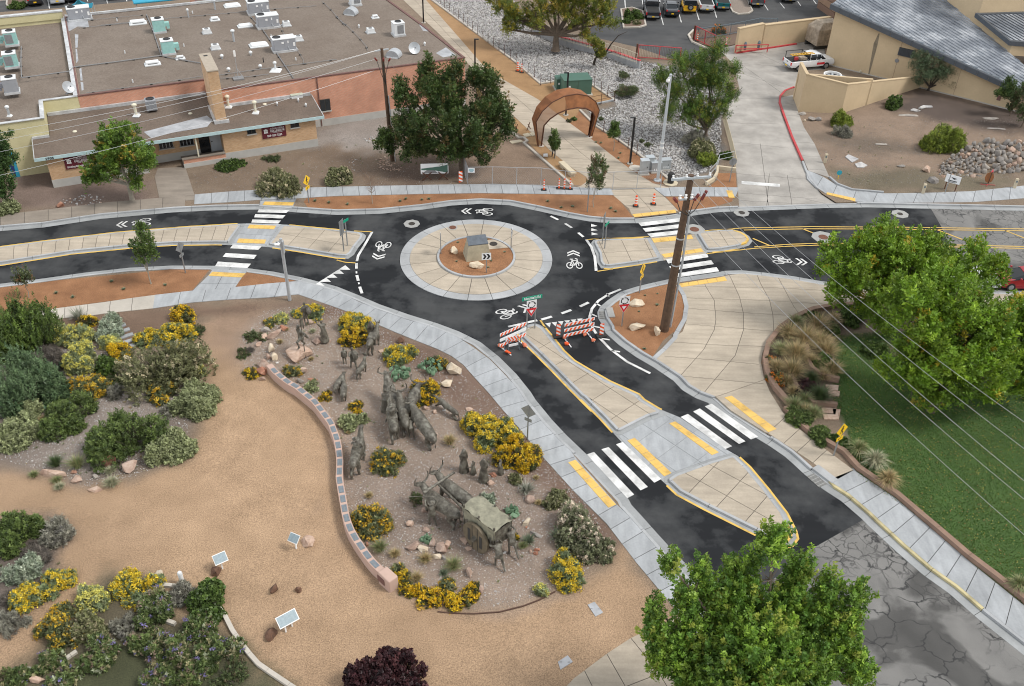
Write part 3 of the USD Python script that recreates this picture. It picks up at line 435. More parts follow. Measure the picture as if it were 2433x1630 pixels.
REG=[(poly(('D',[(-300,1065),(100,1090),(300,1095),(430,1050),(482,930),(465,800),(450,745),(520,722),(610,722),(560,860),(620,845),(740,930),(775,1000),(785,1150),(830,1270),(905,1350),(1080,1400),(1160,1395),(1340,1330),(1420,1260),(1560,1430),(1350,1600),(500,1900),(-300,1900)])),(.335,.228,.142),.7),(poly(('D',[(450,700),(640,690),(620,760),(560,860),(470,800)])),(.26,.18,.125),1.2),(poly(('D',[(-200,700),(400,700),(690,690),(560,730),(470,730),(300,790),(0,800)])),(.15,.1,.07),.8),(poly(('D',[(545,780),(600,715),(760,690),(880,760),(1050,850),(1220,1010),(1400,1230),(1330,1320),(1160,1392),(1080,1395),(905,1345),(830,1265),(785,1150),(775,1000),(740,930),(620,840),(560,850)])),(.25,.195,.155),.8),(poly(('D',[(850,1060),(1250,1080),(1330,1200),(1200,1300),(900,1300),(820,1180)])),(.21,.165,.135),2.),(poly(('D',[(640,700),(760,690),(1050,830),(1260,1010),(1420,1240),(1380,1250),(1180,1050),(1000,900),(860,770)])),(.15,.1,.075),.8),(poly(('D',[(-50,790),(280,790),(300,830),(440,880),(440,960),(410,1050),(330,1085),(200,1120),(100,1080),(-50,1040)])),(.165,.135,.115),.9),(poly(('D',[(220,930),(300,870),(420,890),(330,1000),(200,1090),(90,1060)])),(.24,.205,.18),1.2),(poly(('D',[(-100,1180),(100,1190),(150,1240),(130,1350),(60,1420),(-100,1500)])),(.13,.105,.09),.8),(poly(('D',[(-50,1640),(60,1500),(110,1430),(250,1300),(380,1320),(400,1420),(500,1390),(560,1480),(680,1640)])),(.1,.085,.055),.8),(poly(('D',[(60,1640),(180,1490),(420,1450),(560,1500),(640,1640)])),(.055,.06,.028),1.),(poly(('D',[(0,320),(340,420),(360,470),(0,480)])),(.17,.125,.105),1.),(poly(('D',[(440,400),(900,300),(880,430),(460,450)])),(.165,.12,.085),1.5),(poly(('D',[(720,290),(880,260),(900,360),(760,330),(620,350)])),(.25,.225,.205),1.2),(poly(('D',[(860,390),(1060,330),(1070,420),(880,425)])),(.11,.075,.055),1.5),(poly(('D',[(1060,330),(1200,310),(1330,430),(1070,425)])),(.19,.135,.095),.8),(bas,(.16,.15,.14),.4),(poly(('3',[(820,760),(1140,770),(1600,590),(2400,760),(2400,1230),(1700,1290),(1200,1270),(1040,1190)])),(.205,.15,.11),.5),(poly(('3',[(1400,700),(1600,600),(2400,770),(2400,900),(1900,850),(1700,830),(1500,740)])),(.075,.055,.045),1.6),(poly(('3',[(900,900),(1300,930),(1700,1010),(1650,1050),(1200,1000),(920,960)])),(.13,.1,.075),1.6),(poly(('3',[(1000,1150),(1600,1150),(2400,1200),(2400,1240),(1700,1290),(1200,1270)])),(.125,.105,.07),1.6),(poly(('q',[(430,520),(480,500),(900,480),(1900,300),(2100,1700),(1311,1330),(700,930),(500,900),(420,850)])),(.045,.09,.018),.3),(poly(('q',[(640,560),(800,500),(900,560),(700,600)])),(.1,.09,.05),.8),(poly(('q',[(150,480),(300,400),(600,370),(560,470),(440,540),(430,870),(240,890),(130,720),(110,600)])),(.12,.09,.065),.3)]
REG[-3]=(REG[-3][0].union(poly(('9',[(1240,430),(1480,590),(1700,760),(1850,880),(2200,1180),(3200,1400),(2600,-400),(1150,60)]))),REG[-3][1],.25)
struct('ground',MB().sheet(GND.difference(bas.buffer(-.05)),-.07).sheet(bas.buffer(-.04),-1.),'subsoil')
def land():
 p=VIEW.difference(rz_)
 for q in done:p=p.difference(q)
 st=.45;x0,y0,x1,y1=p.bounds;xs=np.arange(x0,x1,st);ys=np.arange(y0,y1,st);X,Y=np.meshgrid(xs,ys);b=shapely.box(X.ravel(),Y.ravel(),X.ravel()+st,Y.ravel()+st)
 shapely.prepare(p);hit=shapely.intersects(p,b);b=b[hit];full=shapely.covers(p,b);V,Fc,n=[],[],0
 fb=shapely.bounds(b[full])
 for k in range(len(fb)):
  a=fb[k];V+=[(a[0],a[1]),(a[2],a[1]),(a[2],a[3]),(a[0],a[3])];Fc+=[(n,n+1,n+2),(n,n+2,n+3)];n+=4
 for c in shapely.intersection(b[~full],p):
  for g in getattr(c,'geoms',[c]):
   if g.geom_type=='Polygon' and g.area>1e-4:
    mb=MB().sheet(g,0);v,f=mb.mesh();V+=[tuple(q[:2]) for q in v];Fc+=[tuple(r+n) for r in f];n+=len(v)
 V=np.array(V);key=np.round(V,4);u,inv=np.unique(key,axis=0,return_inverse=True);Fc=inv.ravel()[np.array(Fc)]
 z=.118+.05*(meshkit.fbm(np.column_stack([u*.35,0*u[:,:1]]),3,5)-.5)
 col=np.tile([.19,.145,.105],(len(u),1));nz=meshkit.fbm(np.column_stack([u*.55,0*u[:,:1]]),4,9)-.5;P=shapely.points(u)
 for rp,c,w in REG:
  rp=rp.buffer(0);d=shapely.distance(rp,P);din=shapely.distance(rp.boundary,P);sd=np.where(d>0,d,-din)+nz*w*2.6;t=np.clip(.5-sd/(2*w),0,1);t=t*t*(3-2*t)
  col=col*(1-t[:,None])+np.array(c)*t[:,None]
 low=shapely.distance(bas.boundary,P)*shapely.contains(bas,P);z-=np.clip(low*.5,0,.55)
 tracks=meshkit.fbm(np.column_stack([u*.12,0*u[:,:1]]),4,21);col*=(.86+.28*tracks)[:,None]
 struct('open_ground',(np.column_stack([u,z]),Fc),'earth',col=col)
land()
def brick(name,c1,c2,mortar,sc=1.,w=.24,h=.075):
 n={'g':('geometry',{}),'s':('separate_xyz',{}),'vr':('vector_rotate',{'rotate_type':'z_axis','angle':-math.radians(24.447)}),'a':('math',{'math_type':'add'}),'c':('combine_xyz',{}),'b':('brick_texture',{'scale':sc,'color1':c1,'color2':c2,'mortar':mortar,'mortar_size':.012,'brick_width':w,'row_height':h,'mortar_smooth':.3,'bias':-.2}),'no':('noise_texture',{'scale':.7,'detail':5.}),'nr':('rgb_ramp',{'ramp':[(.3,(.85,)*3),(.7,(1.12,)*3)]}),'m':('mix',{'mix_type':'multiply','fac':1.}),'bu':('bump',{'strength':.35,'distance':.01,'invert':True}),'p':('principled_bsdf',{'roughness':.85})}
 mat(name,n,[('g.position','vr.vector'),('vr.vector','s.vector'),('s.x','a.value1'),('s.y','a.value2'),('a.value','c.x'),('s.z','c.y'),('c.vector','b.vector'),('g.position','no.vector'),('no.fac','nr.fac'),('b.color','m.color1'),('nr.color','m.color2'),('m.color','p.base_color'),('b.fac','bu.height'),('bu.normal','p.normal')])
brick('red_brick',(.52,.215,.13),(.6,.27,.17),(.5,.36,.28));brick('tan_brick',(.54,.34,.19),(.42,.235,.11),(.5,.38,.26))
ground('roof_gravel',[(.3,(.15,.118,.095)),(.5,(.175,.142,.116)),(.7,(.195,.16,.133))],big=.25,fine=7,ramp2=((.3,(.72,)*3),(.7,(1.25,)*3)),bump=.6,bscale=12)
ground('low_roof_gravel',[(.3,(.115,.088,.07)),(.52,(.145,.112,.09)),(.66,(.155,.125,.1)),(.7,(.21,.19,.17))],big=.3,fine=7,ramp2=((.3,(.72,)*3),(.7,(1.25,)*3)),bump=.6,bscale=12)
ground('yellow_stucco',[(.3,(.5,.455,.265)),(.7,(.59,.54,.33))],big=.6,ramp2=((.3,(.94,)*3),(.7,(1.05,)*3)),fine=8,bump=.2);ground('tan_stucco',[(.3,(.47,.365,.235)),(.7,(.545,.425,.275))],big=.35,ramp2=((.3,(.94,)*3),(.7,(1.05,)*3)),fine=8,bump=.3);plain('fascia_blue',(.42,.56,.58),.6,var=.12);plain('foundation',(.42,.41,.385),.9,var=.12,scale=1.2)
plain('flashing',(.52,.53,.54),.5,.3,var=.35,scale=1.4);plain('coping_dark',(.14,.07,.06),.7,var=.3);plain('black_metal',(.012,.012,.013),.45,.2);plain('white_paint',(.75,.75,.74),.5,var=.05);plain('maroon',(.1,.012,.022),.5,var=.05);plain('cream_paint',(.62,.58,.46),.6)
plain('rtu_grey',(.3,.31,.335),.55,.1,var=.08);plain('rtu_white',(.66,.68,.69),.5,.1,var=.06);plain('teal_paint',(.28,.5,.47),.6,var=.1);plain('galvanized',(.42,.44,.46),.45,.35,var=.15);plain('fan_black',(.015,.015,.017),.6);plain('glass_dark',(.02,.024,.028),.08,0.,var=.3,scale=.8);plain('skylight',(.7,.72,.73),.3,var=.05);plain('wood_pole',(.085,.05,.03),.85,var=.35,scale=4,bump=.5,bscale=30);plain('pipe_grey',(.2,.2,.205),.6);plain('sky_blue_fabric',(.03,.3,.45),.7);plain('red_paint',(.42,.04,.045),.6,var=.2);plain('patch_grey',(.33,.34,.36),.85,var=.35,scale=1.)
SA=np.array([-40.86,73.64]);SU=np.array([.91034472,.41385081]);SV=np.array([-SU[1],SU[0]]);SDEG=math.degrees(math.atan2(SU[1],SU[0]));SR=rotz(math.radians(SDEG))
def L(s,t,z=0.):p=SA+SU*s+SV*t;return V3(p[0],p[1],z)
def lp(*st):return Polygon([tuple(L(a,b)[:2]) for a,b in st])
def lbox(mb,s0,s1,t0,t1,z0,z1):return mb.box(L((s0+s1)/2,(t0+t1)/2,(z0+z1)/2),(abs(s1-s0),abs(t1-t0),abs(z1-z0)),math.radians(SDEG))
def ow(c,x,y,t):
 a=ZT[c];u,v=a[0]+x*a[2],a[1]+y*a[2];d=_fw*F+_rt*(u-CX)-_up*(v-CY);k=(t+SA@SV)/(d[:2]@SV);p=V3(0,0,CH)+d*k;return (p[:2]-SA)@SU,p[2]
ZM=5.2
sch=thing('school_building','long red brick building with a flat brown gravel roof full of air units','building',L(3.6,7.6))
def P_(mb):return MB.at(mb,None,-L(3.6,7.6))
mainp=lp((3.6,7.55),(15.3,7.55),(15.3,4.45),(40.7,4.3),(40.,15),(38.4,33.),(38,40),(18,40),(17.9,31.5),(3.6,31.5))
obj('wall',P_(MB().prism(mainp,-.1,ZM-.02)),'red_brick',sch)
obj('roof',P_(MB().prism(mainp.buffer(-.25),ZM-.3,ZM+.01)),'roof_gravel',sch)
co=mainp.buffer(.04,join_style=2).difference(mainp.buffer(-.2,join_style=2));obj('coping',P_(MB().prism(co,ZM-.02,ZM+.09)),'coping_dark',sch)
obj('foundation',P_(MB().prism(mainp.buffer(.03,join_style=2),-.1,.85)),'foundation',sch)
back=MB();lbox(back,4.,37.8,31.2,31.45,ZM+.05,ZM+.28);obj('flashing',P_(back),'flashing',sch)
seg=MB();s0,z0=ow('1',2200,525,4.35);lbox(seg,s0-.04,s0+.04,4.3,4.42,.2,ZM);obj('downpipe',P_(seg),'coping_dark',sch)
def wi_(parent,sub,c,q,t,bars=True,frame='galvanized',n=4):
 a=[ow(c,x,y,t) for x,y in q];s0,s1,z0,z1=min(p[0] for p in a),max(p[0] for p in a),min(p[1] for p in a),max(p[1] for p in a)
 w=obj('window',sub(lbox(MB(),s0,s1,t-.05,t+.02,z0,z1)),frame,parent)
 for k in range(n):d=(s1-s0)/n;obj('pane',sub(lbox(MB(),s0+d*k+.04,s0+d*(k+1)-.04,t-.065,t-.03,z0+.06,z1-.06)),'glass_dark',w)
 obj('sill',sub(lbox(MB(),s0-.08,s1+.08,t-.12,t+.05,z0-.1,z0)),'foundation',w)
 if bars:
  mb=MB()
  for k in range(12):x=s0+(s1-s0)*(k+.5)/12;lbox(mb,x-.012,x+.012,t-.14,t-.11,z0,z1)
  for z in (z0+.05,(z0+z1)/2,z1-.05):lbox(mb,s0,s1,t-.14,t-.11,z-.012,z+.012)
  obj('window_bars',sub(mb),'black_metal',w)
wi_(sch,P_,'1',[(2222,695),(2300,765)],4.35,False,'cast_iron',2)
yel=thing('yellow_wing','pale yellow stuccoed flat-roofed block at the left end of the brick building','building',L(0,3.5));Y_=lambda mb:mb.at(None,-L(0,3.5))
yp=lp((-26,3.5),(.6,3.5),(.6,7.56),(3.59,7.56),(3.59,31.5),(-26,31.5));ypar=yp.difference(lp((-27,3.8),(.33,3.8),(.33,7.85),(3.3,7.85),(3.3,31.2),(-27,31.2)))
obj('wall',Y_(MB().prism(yp,-.1,ZM-.42)),'yellow_stucco',yel);obj('roof',Y_(MB().prism(yp.buffer(-.1),ZM-.5,ZM-.4)),'roof_gravel',yel);obj('parapet',Y_(MB().prism(ypar,ZM-.42,ZM)),'yellow_stucco',yel)
mb=MB();lbox(mb,-26,3.5,31.1,31.55,ZM,ZM+.75);obj('back_parapet',Y_(mb),'yellow_stucco',yel)
mb=MB();lbox(mb,-26,3.6,31.05,31.6,ZM+.75,ZM+.9);lbox(mb,3.25,3.62,7.6,31.5,ZM,ZM+.1);lbox(mb,.28,.64,3.4,7.6,ZM,ZM+.08);lbox(mb,-26,.6,3.4,3.75,ZM,ZM+.06);lbox(mb,.3,3.6,7.5,7.85,ZM,ZM+.06);obj('coping',Y_(mb),'flashing',yel)
mural=MB();s_,z_=ow('s',60,300,3.5)
for c_,q in (('sky_blue_fabric',[(30,250),(90,210),(150,400),(110,430)]),('maroon',[])):
 if q:a=[ow('s',x,y,3.48) for x,y in q];obj('mural',Y_(MB().quad(*[L(s,3.47,z) for s,z in a])),c_,yel)
for ps in ([(60,250),(85,260),(120,395),(90,380)],):a=[ow('s',x,y,3.46) for x,y in ps];obj('mural',Y_(MB().quad(*[L(s,3.455,z) for s,z in a])),plain('mural_blue',(.02,.03,.12),.6),yel)
low=thing('school_office','low tan brick office block with two maroon signs and a pale blue fascia','building',L(0,0));O_=lambda mb:mb.at(None,-L(0,0))
T0=.1;zr=lambda t:3.2+.085*t
lw=lp((0,T0),(8.1,T0),(8.1,1.85),(15.,1.85),(15.,T0),(23.75,T0),(23.75,4.42),(15.4,4.42),(15.4,7.52),(.62,7.52),(.62,3.47),(0,3.47))
obj('wall',O_(MB().prism(lw,-.1,3.02)),'tan_brick',low);obj('foundation',O_(MB().prism(lw.buffer(.025,join_style=2),-.1,.87)),'foundation',low)
rpoly=lp((-.8,-.25),(24.5,-.25),(24.5,4.4),(15.25,4.4),(15.25,7.5),(.64,7.5),(.64,3.44),(-.8,3.44))
rm=MB().prism(rpoly,0,.1);v,f=rm.mesh();tt=(v[:,:2]-SA)@SV;v[:,2]+=zr(tt)-.1;obj('roof',O_(MB().add(v,f)),'low_roof_gravel',low)
mb=MB();lbox(mb,-.86,24.56,-.31,-.252,2.95,3.24);obj('fascia',O_(mb),'fascia_blue',low)
mb=MB()
for s in (-.83,24.53):mb.add([L(s-.03,-.25,2.95),L(s+.03,-.25,2.95),L(s+.03,3.44 if s<0 else 4.4,3.25),L(s-.03,3.44 if s<0 else 4.4,3.25),L(s-.03,-.25,3.24),L(s+.03,-.25,3.24),L(s+.03,3.44 if s<0 else 4.4,zr(3.9)+.05),L(s-.03,3.44 if s<0 else 4.4,zr(3.9)+.05)],[(0,1,5),(0,5,4),(2,3,7),(2,7,6),(4,5,6),(4,6,7),(1,2,6),(1,6,5),(0,4,7),(0,7,3)])
obj('side_fascia',O_(mb),'flashing',low)
mb=MB();lbox(mb,.7,14.9,7.28,7.5,zr(7.4),zr(7.4)+.28);lbox(mb,15.5,24.4,4.2,4.42,zr(4.3),zr(4.3)+.28);lbox(mb,-.8,.6,3.25,3.46,zr(3.4),zr(3.4)+.2);obj('flashing',O_(mb),'flashing',low)
wi_(low,O_,'1',[(1095,970),(1208,1022)],1.83);wi_(low,O_,'1',[(1240,950),(1350,1002)],1.83);wi_(low,O_,'1',[(1030,985),(1060,1030)],1.83,True,n=1)
wi_(low,O_,'1',[(1712,880),(1780,925)],T0-.02,False,'cast_iron',2);wi_(low,O_,'1',[(2015,835),(2080,880)],T0-.02,False,'cast_iron',2)
a=[ow('1',x,y,1.83) for x,y in ((1392,1030),(1525,920))];dz0,dz1=.45,2.75
d_=obj('door',O_(lbox(MB(),a[0][0]+1.,a[1][0],1.76,1.86,dz0,dz1)),plain('door_grey',(.42,.45,.48),.5,var=.06),low);obj('handle',O_(lbox(MB(),a[0][0]+1.08,a[0][0]+1.2,1.68,1.76,dz0+1.,dz0+1.05)),'black_metal',d_)
d_=obj('door',O_(lbox(MB(),a[0][0],a[0][0]+.95,1.76,1.86,dz0,dz1)),'glass_dark',low);mb=MB()
for k in range(8):x=a[0][0]+.95*(k+.5)/8;lbox(mb,x-.015,x+.015,1.68,1.72,dz0,dz1)
for z in (.6,1.1,1.6,2.1,2.6):lbox(mb,a[0][0],a[0][0]+.95,1.68,1.72,z-.015,z+.015)
obj('door_bars',O_(mb),'black_metal',d_)
mb=MB();lbox(mb,11.2,15.,-.15,T0-.03,.55,.95);obj('porch_wall',O_(mb),'red_brick',low);mb=MB();lbox(mb,11.15,15.,-.2,T0-.03,-.1,.55);obj('porch_foundation',O_(mb),'foundation',low)
mb=MB();lbox(mb,11.1,15.,-.22,T0+.05,.95,1.02);lbox(mb,11.15,15.,T0-.03,1.83,-.1,.42);obj('porch_floor',O_(mb),'brown_concrete',low);mb=MB();lbox(mb,12.55,12.67,-.1,.02,1.,3.);obj('porch_post',O_(mb),'cream_paint',low)
ch=MB();lbox(ch,14.85,15.8,1.45,6.,3.,8.2);c_=obj('chimney',O_(ch),'tan_brick',low);mb=MB();lbox(mb,14.8,15.85,1.4,6.05,8.2,8.3);obj('cap',O_(mb),plain('chimney_cap',(.36,.31,.25),.9),c_);mb=MB();lbox(mb,15.15,15.5,5.2,5.5,8.29,8.32);obj('flue',O_(mb),'joint_dark',c_)
mb=MB();lbox(mb,14.65,14.85,1.3,6.,3.3,3.62);lbox(mb,14.65,16.,1.22,1.44,3.25,3.58);obj('flashing',O_(mb),'flashing',c_)
def wall_text(mb,txt,h,s,z,t,bold=False,width=None):
 m=meshkit.text_mesh(txt,h,.012,bold);v=np.array(m.vertices);
 if width:v[:,0]*=width/v[:,0].max()
 P3=np.array([L(s,t,z)])+np.outer(v[:,0],[*SU,0])+np.outer(v[:,1],[0,0,1])-np.outer(v[:,2],[*SV,0]);return mb.add(P3,m.faces)
def temple(mb,s,z,w,h,t):
 lbox(mb,s,s+w,t-.012,t,z,z+h*.14)
 for k in (0,1,2):x=s+w*(.08+.31*k);lbox(mb,x,x+w*.22,t-.012,t,z+h*.14,z+h*.62)
 lbox(mb,s,s+w,t-.012,t,z+h*.62,z+h*.72);q=[L(s-.03,t-.012,z+h*.72),L(s+w+.03,t-.012,z+h*.72),L(s+w/2,t-.012,z+h)];mb.add(q,[(0,1,2)])
def school_sign(c,q,last,label):
 a=[ow(c,x,y,T0-.06) for x,y in q];s0,s1=(a[0][0]+a[3][0])/2,(a[1][0]+a[2][0])/2;z1,z0=(a[0][1]+a[1][1])/2,(a[2][1]+a[3][1])/2;w,h=s1-s0,z1-z0
 o=L(s0,T0-.03,z0);t=thing('school_sign',label,'sign',o);G_=lambda m:m.at(None,-o)
 obj('board',G_(lbox(MB(),s0,s1,T0-.07,T0-.002,z0,z1)),'maroon',t);mb=MB();tt=T0-.072
 temple(mb,s0+.08*w,z0+.48*h,.17*w,.38*h,tt);wall_text(mb,'ALBUQUERQUE',h*.13,s0+.34*w,z0+.76*h,tt,False,.6*w);wall_text(mb,'COLLEGIATE',h*.17,s0+.34*w,z0+.53*h,tt,True,.6*w);wall_text(mb,'CHARTER SCHOOL',h*.06,s0+.44*w,z0+.42*h,tt,False,.42*w)
 wall_text(mb,last,h*.17 if last[0]=='5' else h*.13,s0+(.2 if last[0]=='5' else .06)*w,z0+.12*h,tt,True,(.62 if last[0]=='5' else .86)*w);obj('lettering',G_(mb),'white_paint',t)
school_sign('1',[(1816,890),(1982,868),(1993,942),(1828,968)],'505-539-5283','maroon school sign with the phone number, right of the office door')
school_sign('1',[(438,1100),(635,1072),(660,1150),(460,1180)],'Enrolling Kindergarten-5th','maroon school sign at the left end of the office wall, half behind a tree')
mb=MB();wall_text(mb,'1905',.2,0.,3.,-.33,True);obj('house_number',O_(mb),'black_metal',low)
def rp(c,x,y,z=ZM):p=W(c,x,y,z);return (p[0],p[1],z)
def fan(mb,x,y,z,r):mb.lathe([(r,z),(r,z+.05),(r*.9,z+.05),(r*.9,z+.02),(.001,z+.02)],16,(x,y,0));return mb
def rtu_big(label,loc,first=[]):
 if first:return dup(first[0],label,loc,SDEG)
 t=thing('rooftop_unit',label,'air conditioner',loc,SDEG,'large grey packaged units on the brick roof');first.append(t)
 obj('curb',MB().box((0,0,.12),(2.5,1.5,.24)),'flashing',t);obj('cabinet',rbox((2.3,1.25,1.1),.03,(0,0,.8)),'rtu_grey',t);obj('lid',MB().box((0,0,1.37),(2.36,1.3,.07)),'rtu_white',t);obj('fan_grille',fan(MB(),-.65,.1,1.405,.42),'fan_black',t)
 mb=MB();mb.box((-.2,-.63,1.),(.25,.02,.2));mb.box((.35,-.63,1.05),(.12,.02,.25));mb.box((.95,-.63,.75),(.2,.02,.4));obj('label_plates',mb,'white_paint',t)
 for s in (-.75,.35):obj('panel',MB().box((s,-.63,.75),(.7,.012,.9)),'rtu_grey',t)
 mb=MB().path([(.3,-.65,.6),(.4,-.75,.3),(.9,-.75,.15),(1.3,-.7,.12)],.03);obj('conduit',mb,'galvanized',t);return t
rtu_big('grey packaged roof unit at the far left edge beside the blue awning',rp('1',560,135));rtu_big('grey packaged roof unit, topmost of the row of three',rp('1',1800,92));rtu_big('grey packaged roof unit, middle of the row of three',rp('1',1866,188));rtu_big('grey packaged roof unit, nearest of the row of three',rp('1',1978,350))
def rtu_small(kind,label,loc,first={}):
 if kind in first:return dup(first[kind],label,loc,SDEG)
 t=thing('condenser_unit',label,'air conditioner',loc,SDEG,f'small roof condensers');first[kind]=t;body,top={'teal':('teal_paint','rtu_white'),'grille':('teal_paint','rtu_white'),'grey':('rtu_grey','rtu_white'),'white':('rtu_white','rtu_white')}[kind]
 obj('curb',MB().box((0,0,.1),(1.35,1.25,.2)),'flashing',t);obj('cabinet',rbox((1.2,1.1,1.2),.03,(0,0,.8)),body,t);obj('lid',MB().box((0,0,1.42),(1.26,1.16,.06)),top,t);obj('fan_grille',fan(MB(),.05,.12,1.45,.36),'fan_black',t)
 if kind in ('grille','white'):
  obj('coil',MB().box((-.15 if kind=='grille' else .1,-.56,.8),(.7,.03,.9)),'pipe_grey',t);mb=MB()
  for k in range(9):mb.box((-.15 if kind=='grille' else .1,-.58,.4+k*.1),(.7,.02,.015))
  obj('louvres',mb,'galvanized',t)
 if kind!='white':obj('duct',MB().box((.85 if kind=='teal' else -.85,.1,.75),(.5,.5,.4)).box((.95 if kind=='teal' else -.95,.1,.45),(.3,.5,.3)),body,t)
 return t
rtu_small('teal','teal roof unit with a side duct, farther of the two by the pipe run',rp('1',1112,222));rtu_small('teal','teal roof unit with a side duct, nearer of the two where pipes meet',rp('1',1175,372));rtu_small('grille','teal unit with a coil grille, farthest of three on the left roof',rp('1',88,312));rtu_small('grille','teal unit with a coil grille, middle of three on the left roof',rp('1',88,465));rtu_small('grey','plain grey unit, nearest of three on the left roof',rp('1',88,642));rtu_small('white','white unit with a coil grille near the right roof edge',rp('2',430,245));rtu_small('white','white unit cut by the top of the picture on the brick roof',rp('2',130,35))
t=thing('condenser_unit','dark slatted condenser on the low roof against the red brick wall','air conditioner',L(*[(W('1',1058,765,3.75)[:2]-SA)@q for q in (SU,SV)],3.75),SDEG);obj('cabinet',rbox((.95,.95,1.),.05,(0,0,.6)),'rtu_grey',t);obj('fan_grille',fan(MB(),0,0,1.1,.38),'fan_black',t);mb=MB()
for k in range(14):mb.box((-.42+k*.065,-.49,.6),(.02,.02,.85))
obj('slats',mb,'galvanized',t);obj('feet',MB().box((-.35,0,.05),(.15,.9,.1)).box((.35,0,.05),(.15,.9,.1)),'joint_dark',t)
def skyl(c,x,y,sx,sy,label,dome=False):
 t=thing('roof_skylight',label,'skylight',rp(c,x,y),SDEG,'white skylights and hatches on the brick roof');obj('curb',rbox((sx+.25,sy+.25,.14),.04,(0,0,.07)),'rtu_white',t)
 if dome:v,f=rbox((sx,sy,.3),.14,(0,0,.18),10);obj('dome',(v,f),'skylight',t,smooth=True)
 else :obj('lid',MB().box((0,0,.25),(sx,sy,.22),taper=.94),'skylight',t);obj('vent_slot',MB().box((0,-sy/2,.22),(sx*.7,.03,.08)),'pipe_grey',t)
for x,y,sx,sy,lb,d in ((960,165,1.6,.9,'white low hatch left of the teal units, far',0),(1495,142,.8,.6,'small flat white cap behind the exhaust boxes',0),(1705,186,1.4,.7,'oblong domed skylight left of the grey units, far',1),(1800,320,1.7,1.,'oblong domed skylight beside the nearest grey unit',1),(1615,45,1.6,.9,'white domed hatch near the top edge of the roof',1),(1062,450,1.3,.7,'white hatch with tubes between chimney and roof seam',0),(1255,412,.7,.35,'thin white plate beside the bent pipe run',0)):skyl('1',x,y,sx,sy,lb,d)
skyl('2',268,127,.6,.4,'thin white plate on the right part of the roof')
def exbox(c,x,y,label,first=[]):
 if first:return dup(first[0],label,rp(c,x,y),SDEG)
 t=thing('exhaust_box',label,'roof vent',rp(c,x,y),SDEG,'white exhaust boxes on the brick roof');first.append(t);obj('curb',MB().box((0,0,.05),(1.,.9,.1)),'flashing',t);obj('housing',MB().box((0,0,.3),(.8,.7,.42),taper=.92),'rtu_white',t);obj('fan_grille',fan(MB(),0,0,.5,.22),'pipe_grey',t)
for x,y,lb in ((1440,232,'white exhaust box, farther of two left of the tall grey pipe'),(1500,342,'white exhaust box right behind the chimney'),(1992,180,'white exhaust box right of the middle grey unit'),(2077,282,'white exhaust box right of the nearest grey unit')):exbox('1',x,y,lb)
exbox('2',236,228,'white exhaust box left of the white unit near the right edge')
def vpipe(c,x,y,h,r,label,cap=True,z=ZM,m='galvanized',base=0,first={}):
 p=W(c,x,y,z);t=thing('vent_pipe',label,'vent pipe',(p[0],p[1],z),0,'vent pipes standing on the school roofs')
 if base:obj('base_flashing',MB().box((0,0,.08),(base,base,.16),taper=.6),'rtu_white',t)
 obj('pipe',MB().lathe([(r,0),(r,h)],10).lathe([(r,h),(.001,h)],10),m,t)
 if cap:obj('cap',MB().lathe([(r*1.1,h-.12),(r*1.8,h-.1),(r*1.8,h+.02),(r*.6,h+.12),(.001,h+.12)],12),'rtu_white' if m!='cream_paint' else m,t)
vpipe('1',1497,68,1.1,.1,'tall grey pipe with white cap near the top edge');vpipe('1',1312,122,.9,.08,'grey pipe left of the tallest pipe, far roof');vpipe('1',1628,290,1.2,.12,'tallest grey pipe with white cap in mid roof')
for x,y,lb in ((1545,408,'mushroom vent right of the chimney top'),(1745,385,'mushroom vent below the oblong skylight'),(1812,478,'mushroom vent left of the pad-mounted pipe'),(1592,500,'mushroom vent beside the antenna mast')):vpipe('1',x,y,.35,.1,lb)
vpipe('1',1917,492,.85,.1,'white stack on a square metal pad near the front parapet',base=1.1,m='rtu_white');vpipe('1',68,808,.9,.1,'grey pipe with white cap on the near left roof',base=.4);vpipe('1',1833,435,.5,.05,'short black pipe near the mushroom vents',False,m='fan_black')
for x,y,lb in ((870,372,'stubby white pipe alone on the left brown roof'),(925,575,'stubby white pipe near the front parapet'),(1280,325,'stubby white pipe right of the nearer teal unit'),(815,148,'stubby white pipe near the long thin cable'),(1887,262,'stubby white pipe left of the nearest grey unit'),(2058,420,'stubby white pipe below the nearest grey unit'),(1340,95,'stubby white pipe beside the far grey pipe')):vpipe('1',x,y,.3,.06,lb,False,m='rtu_white')
vpipe('2',155,195,.3,.06,'stubby white pipe with flange on the right roof',True,m='rtu_white');vpipe('2',612,318,.3,.07,'stubby white pipe near the roof corner',True,m='rtu_white')
zr2=lambda x,y:zr(max(0,(W('1',x,y,3.5)[:2]-SA)@SV))
for x,y,h,m,lb in ((950,805,1.1,'cream_paint','tall cream vent on the low roof beside the leafy tree'),(1590,745,1.1,'cream_paint','cream vent right behind the brick chimney'),(1778,785,1.1,'cream_paint','cream vent in the middle of the right low roof')):vpipe('1',x,y,h,.13,lb,True,zr2(x,y),m,.65)
for x,y,lb in ((2075,710,'small white cap on the right low roof'),(2128,745,'short grey pipe near the right end of the low roof'),(1928,735,'small dark-tipped pipe on the low roof')):vpipe('1',x,y,.3,.06,lb,True,zr2(x,y))
for x,y,lb in ((520,915,'pale disc drain on the left low roof'),(1323,790,'pale disc drain left of the chimney foot'),(1840,725,'tan disc drain on the right low roof')):
 p=W('1',x,y,zr2(x,y));t=thing('roof_drain',lb,'drain cap',(p[0],p[1],zr2(x,y)));obj('dome',MB().lathe([(.2,0),(.18,.06),(.08,.1),(.001,.11)],12),'cream_paint',t,smooth=True)
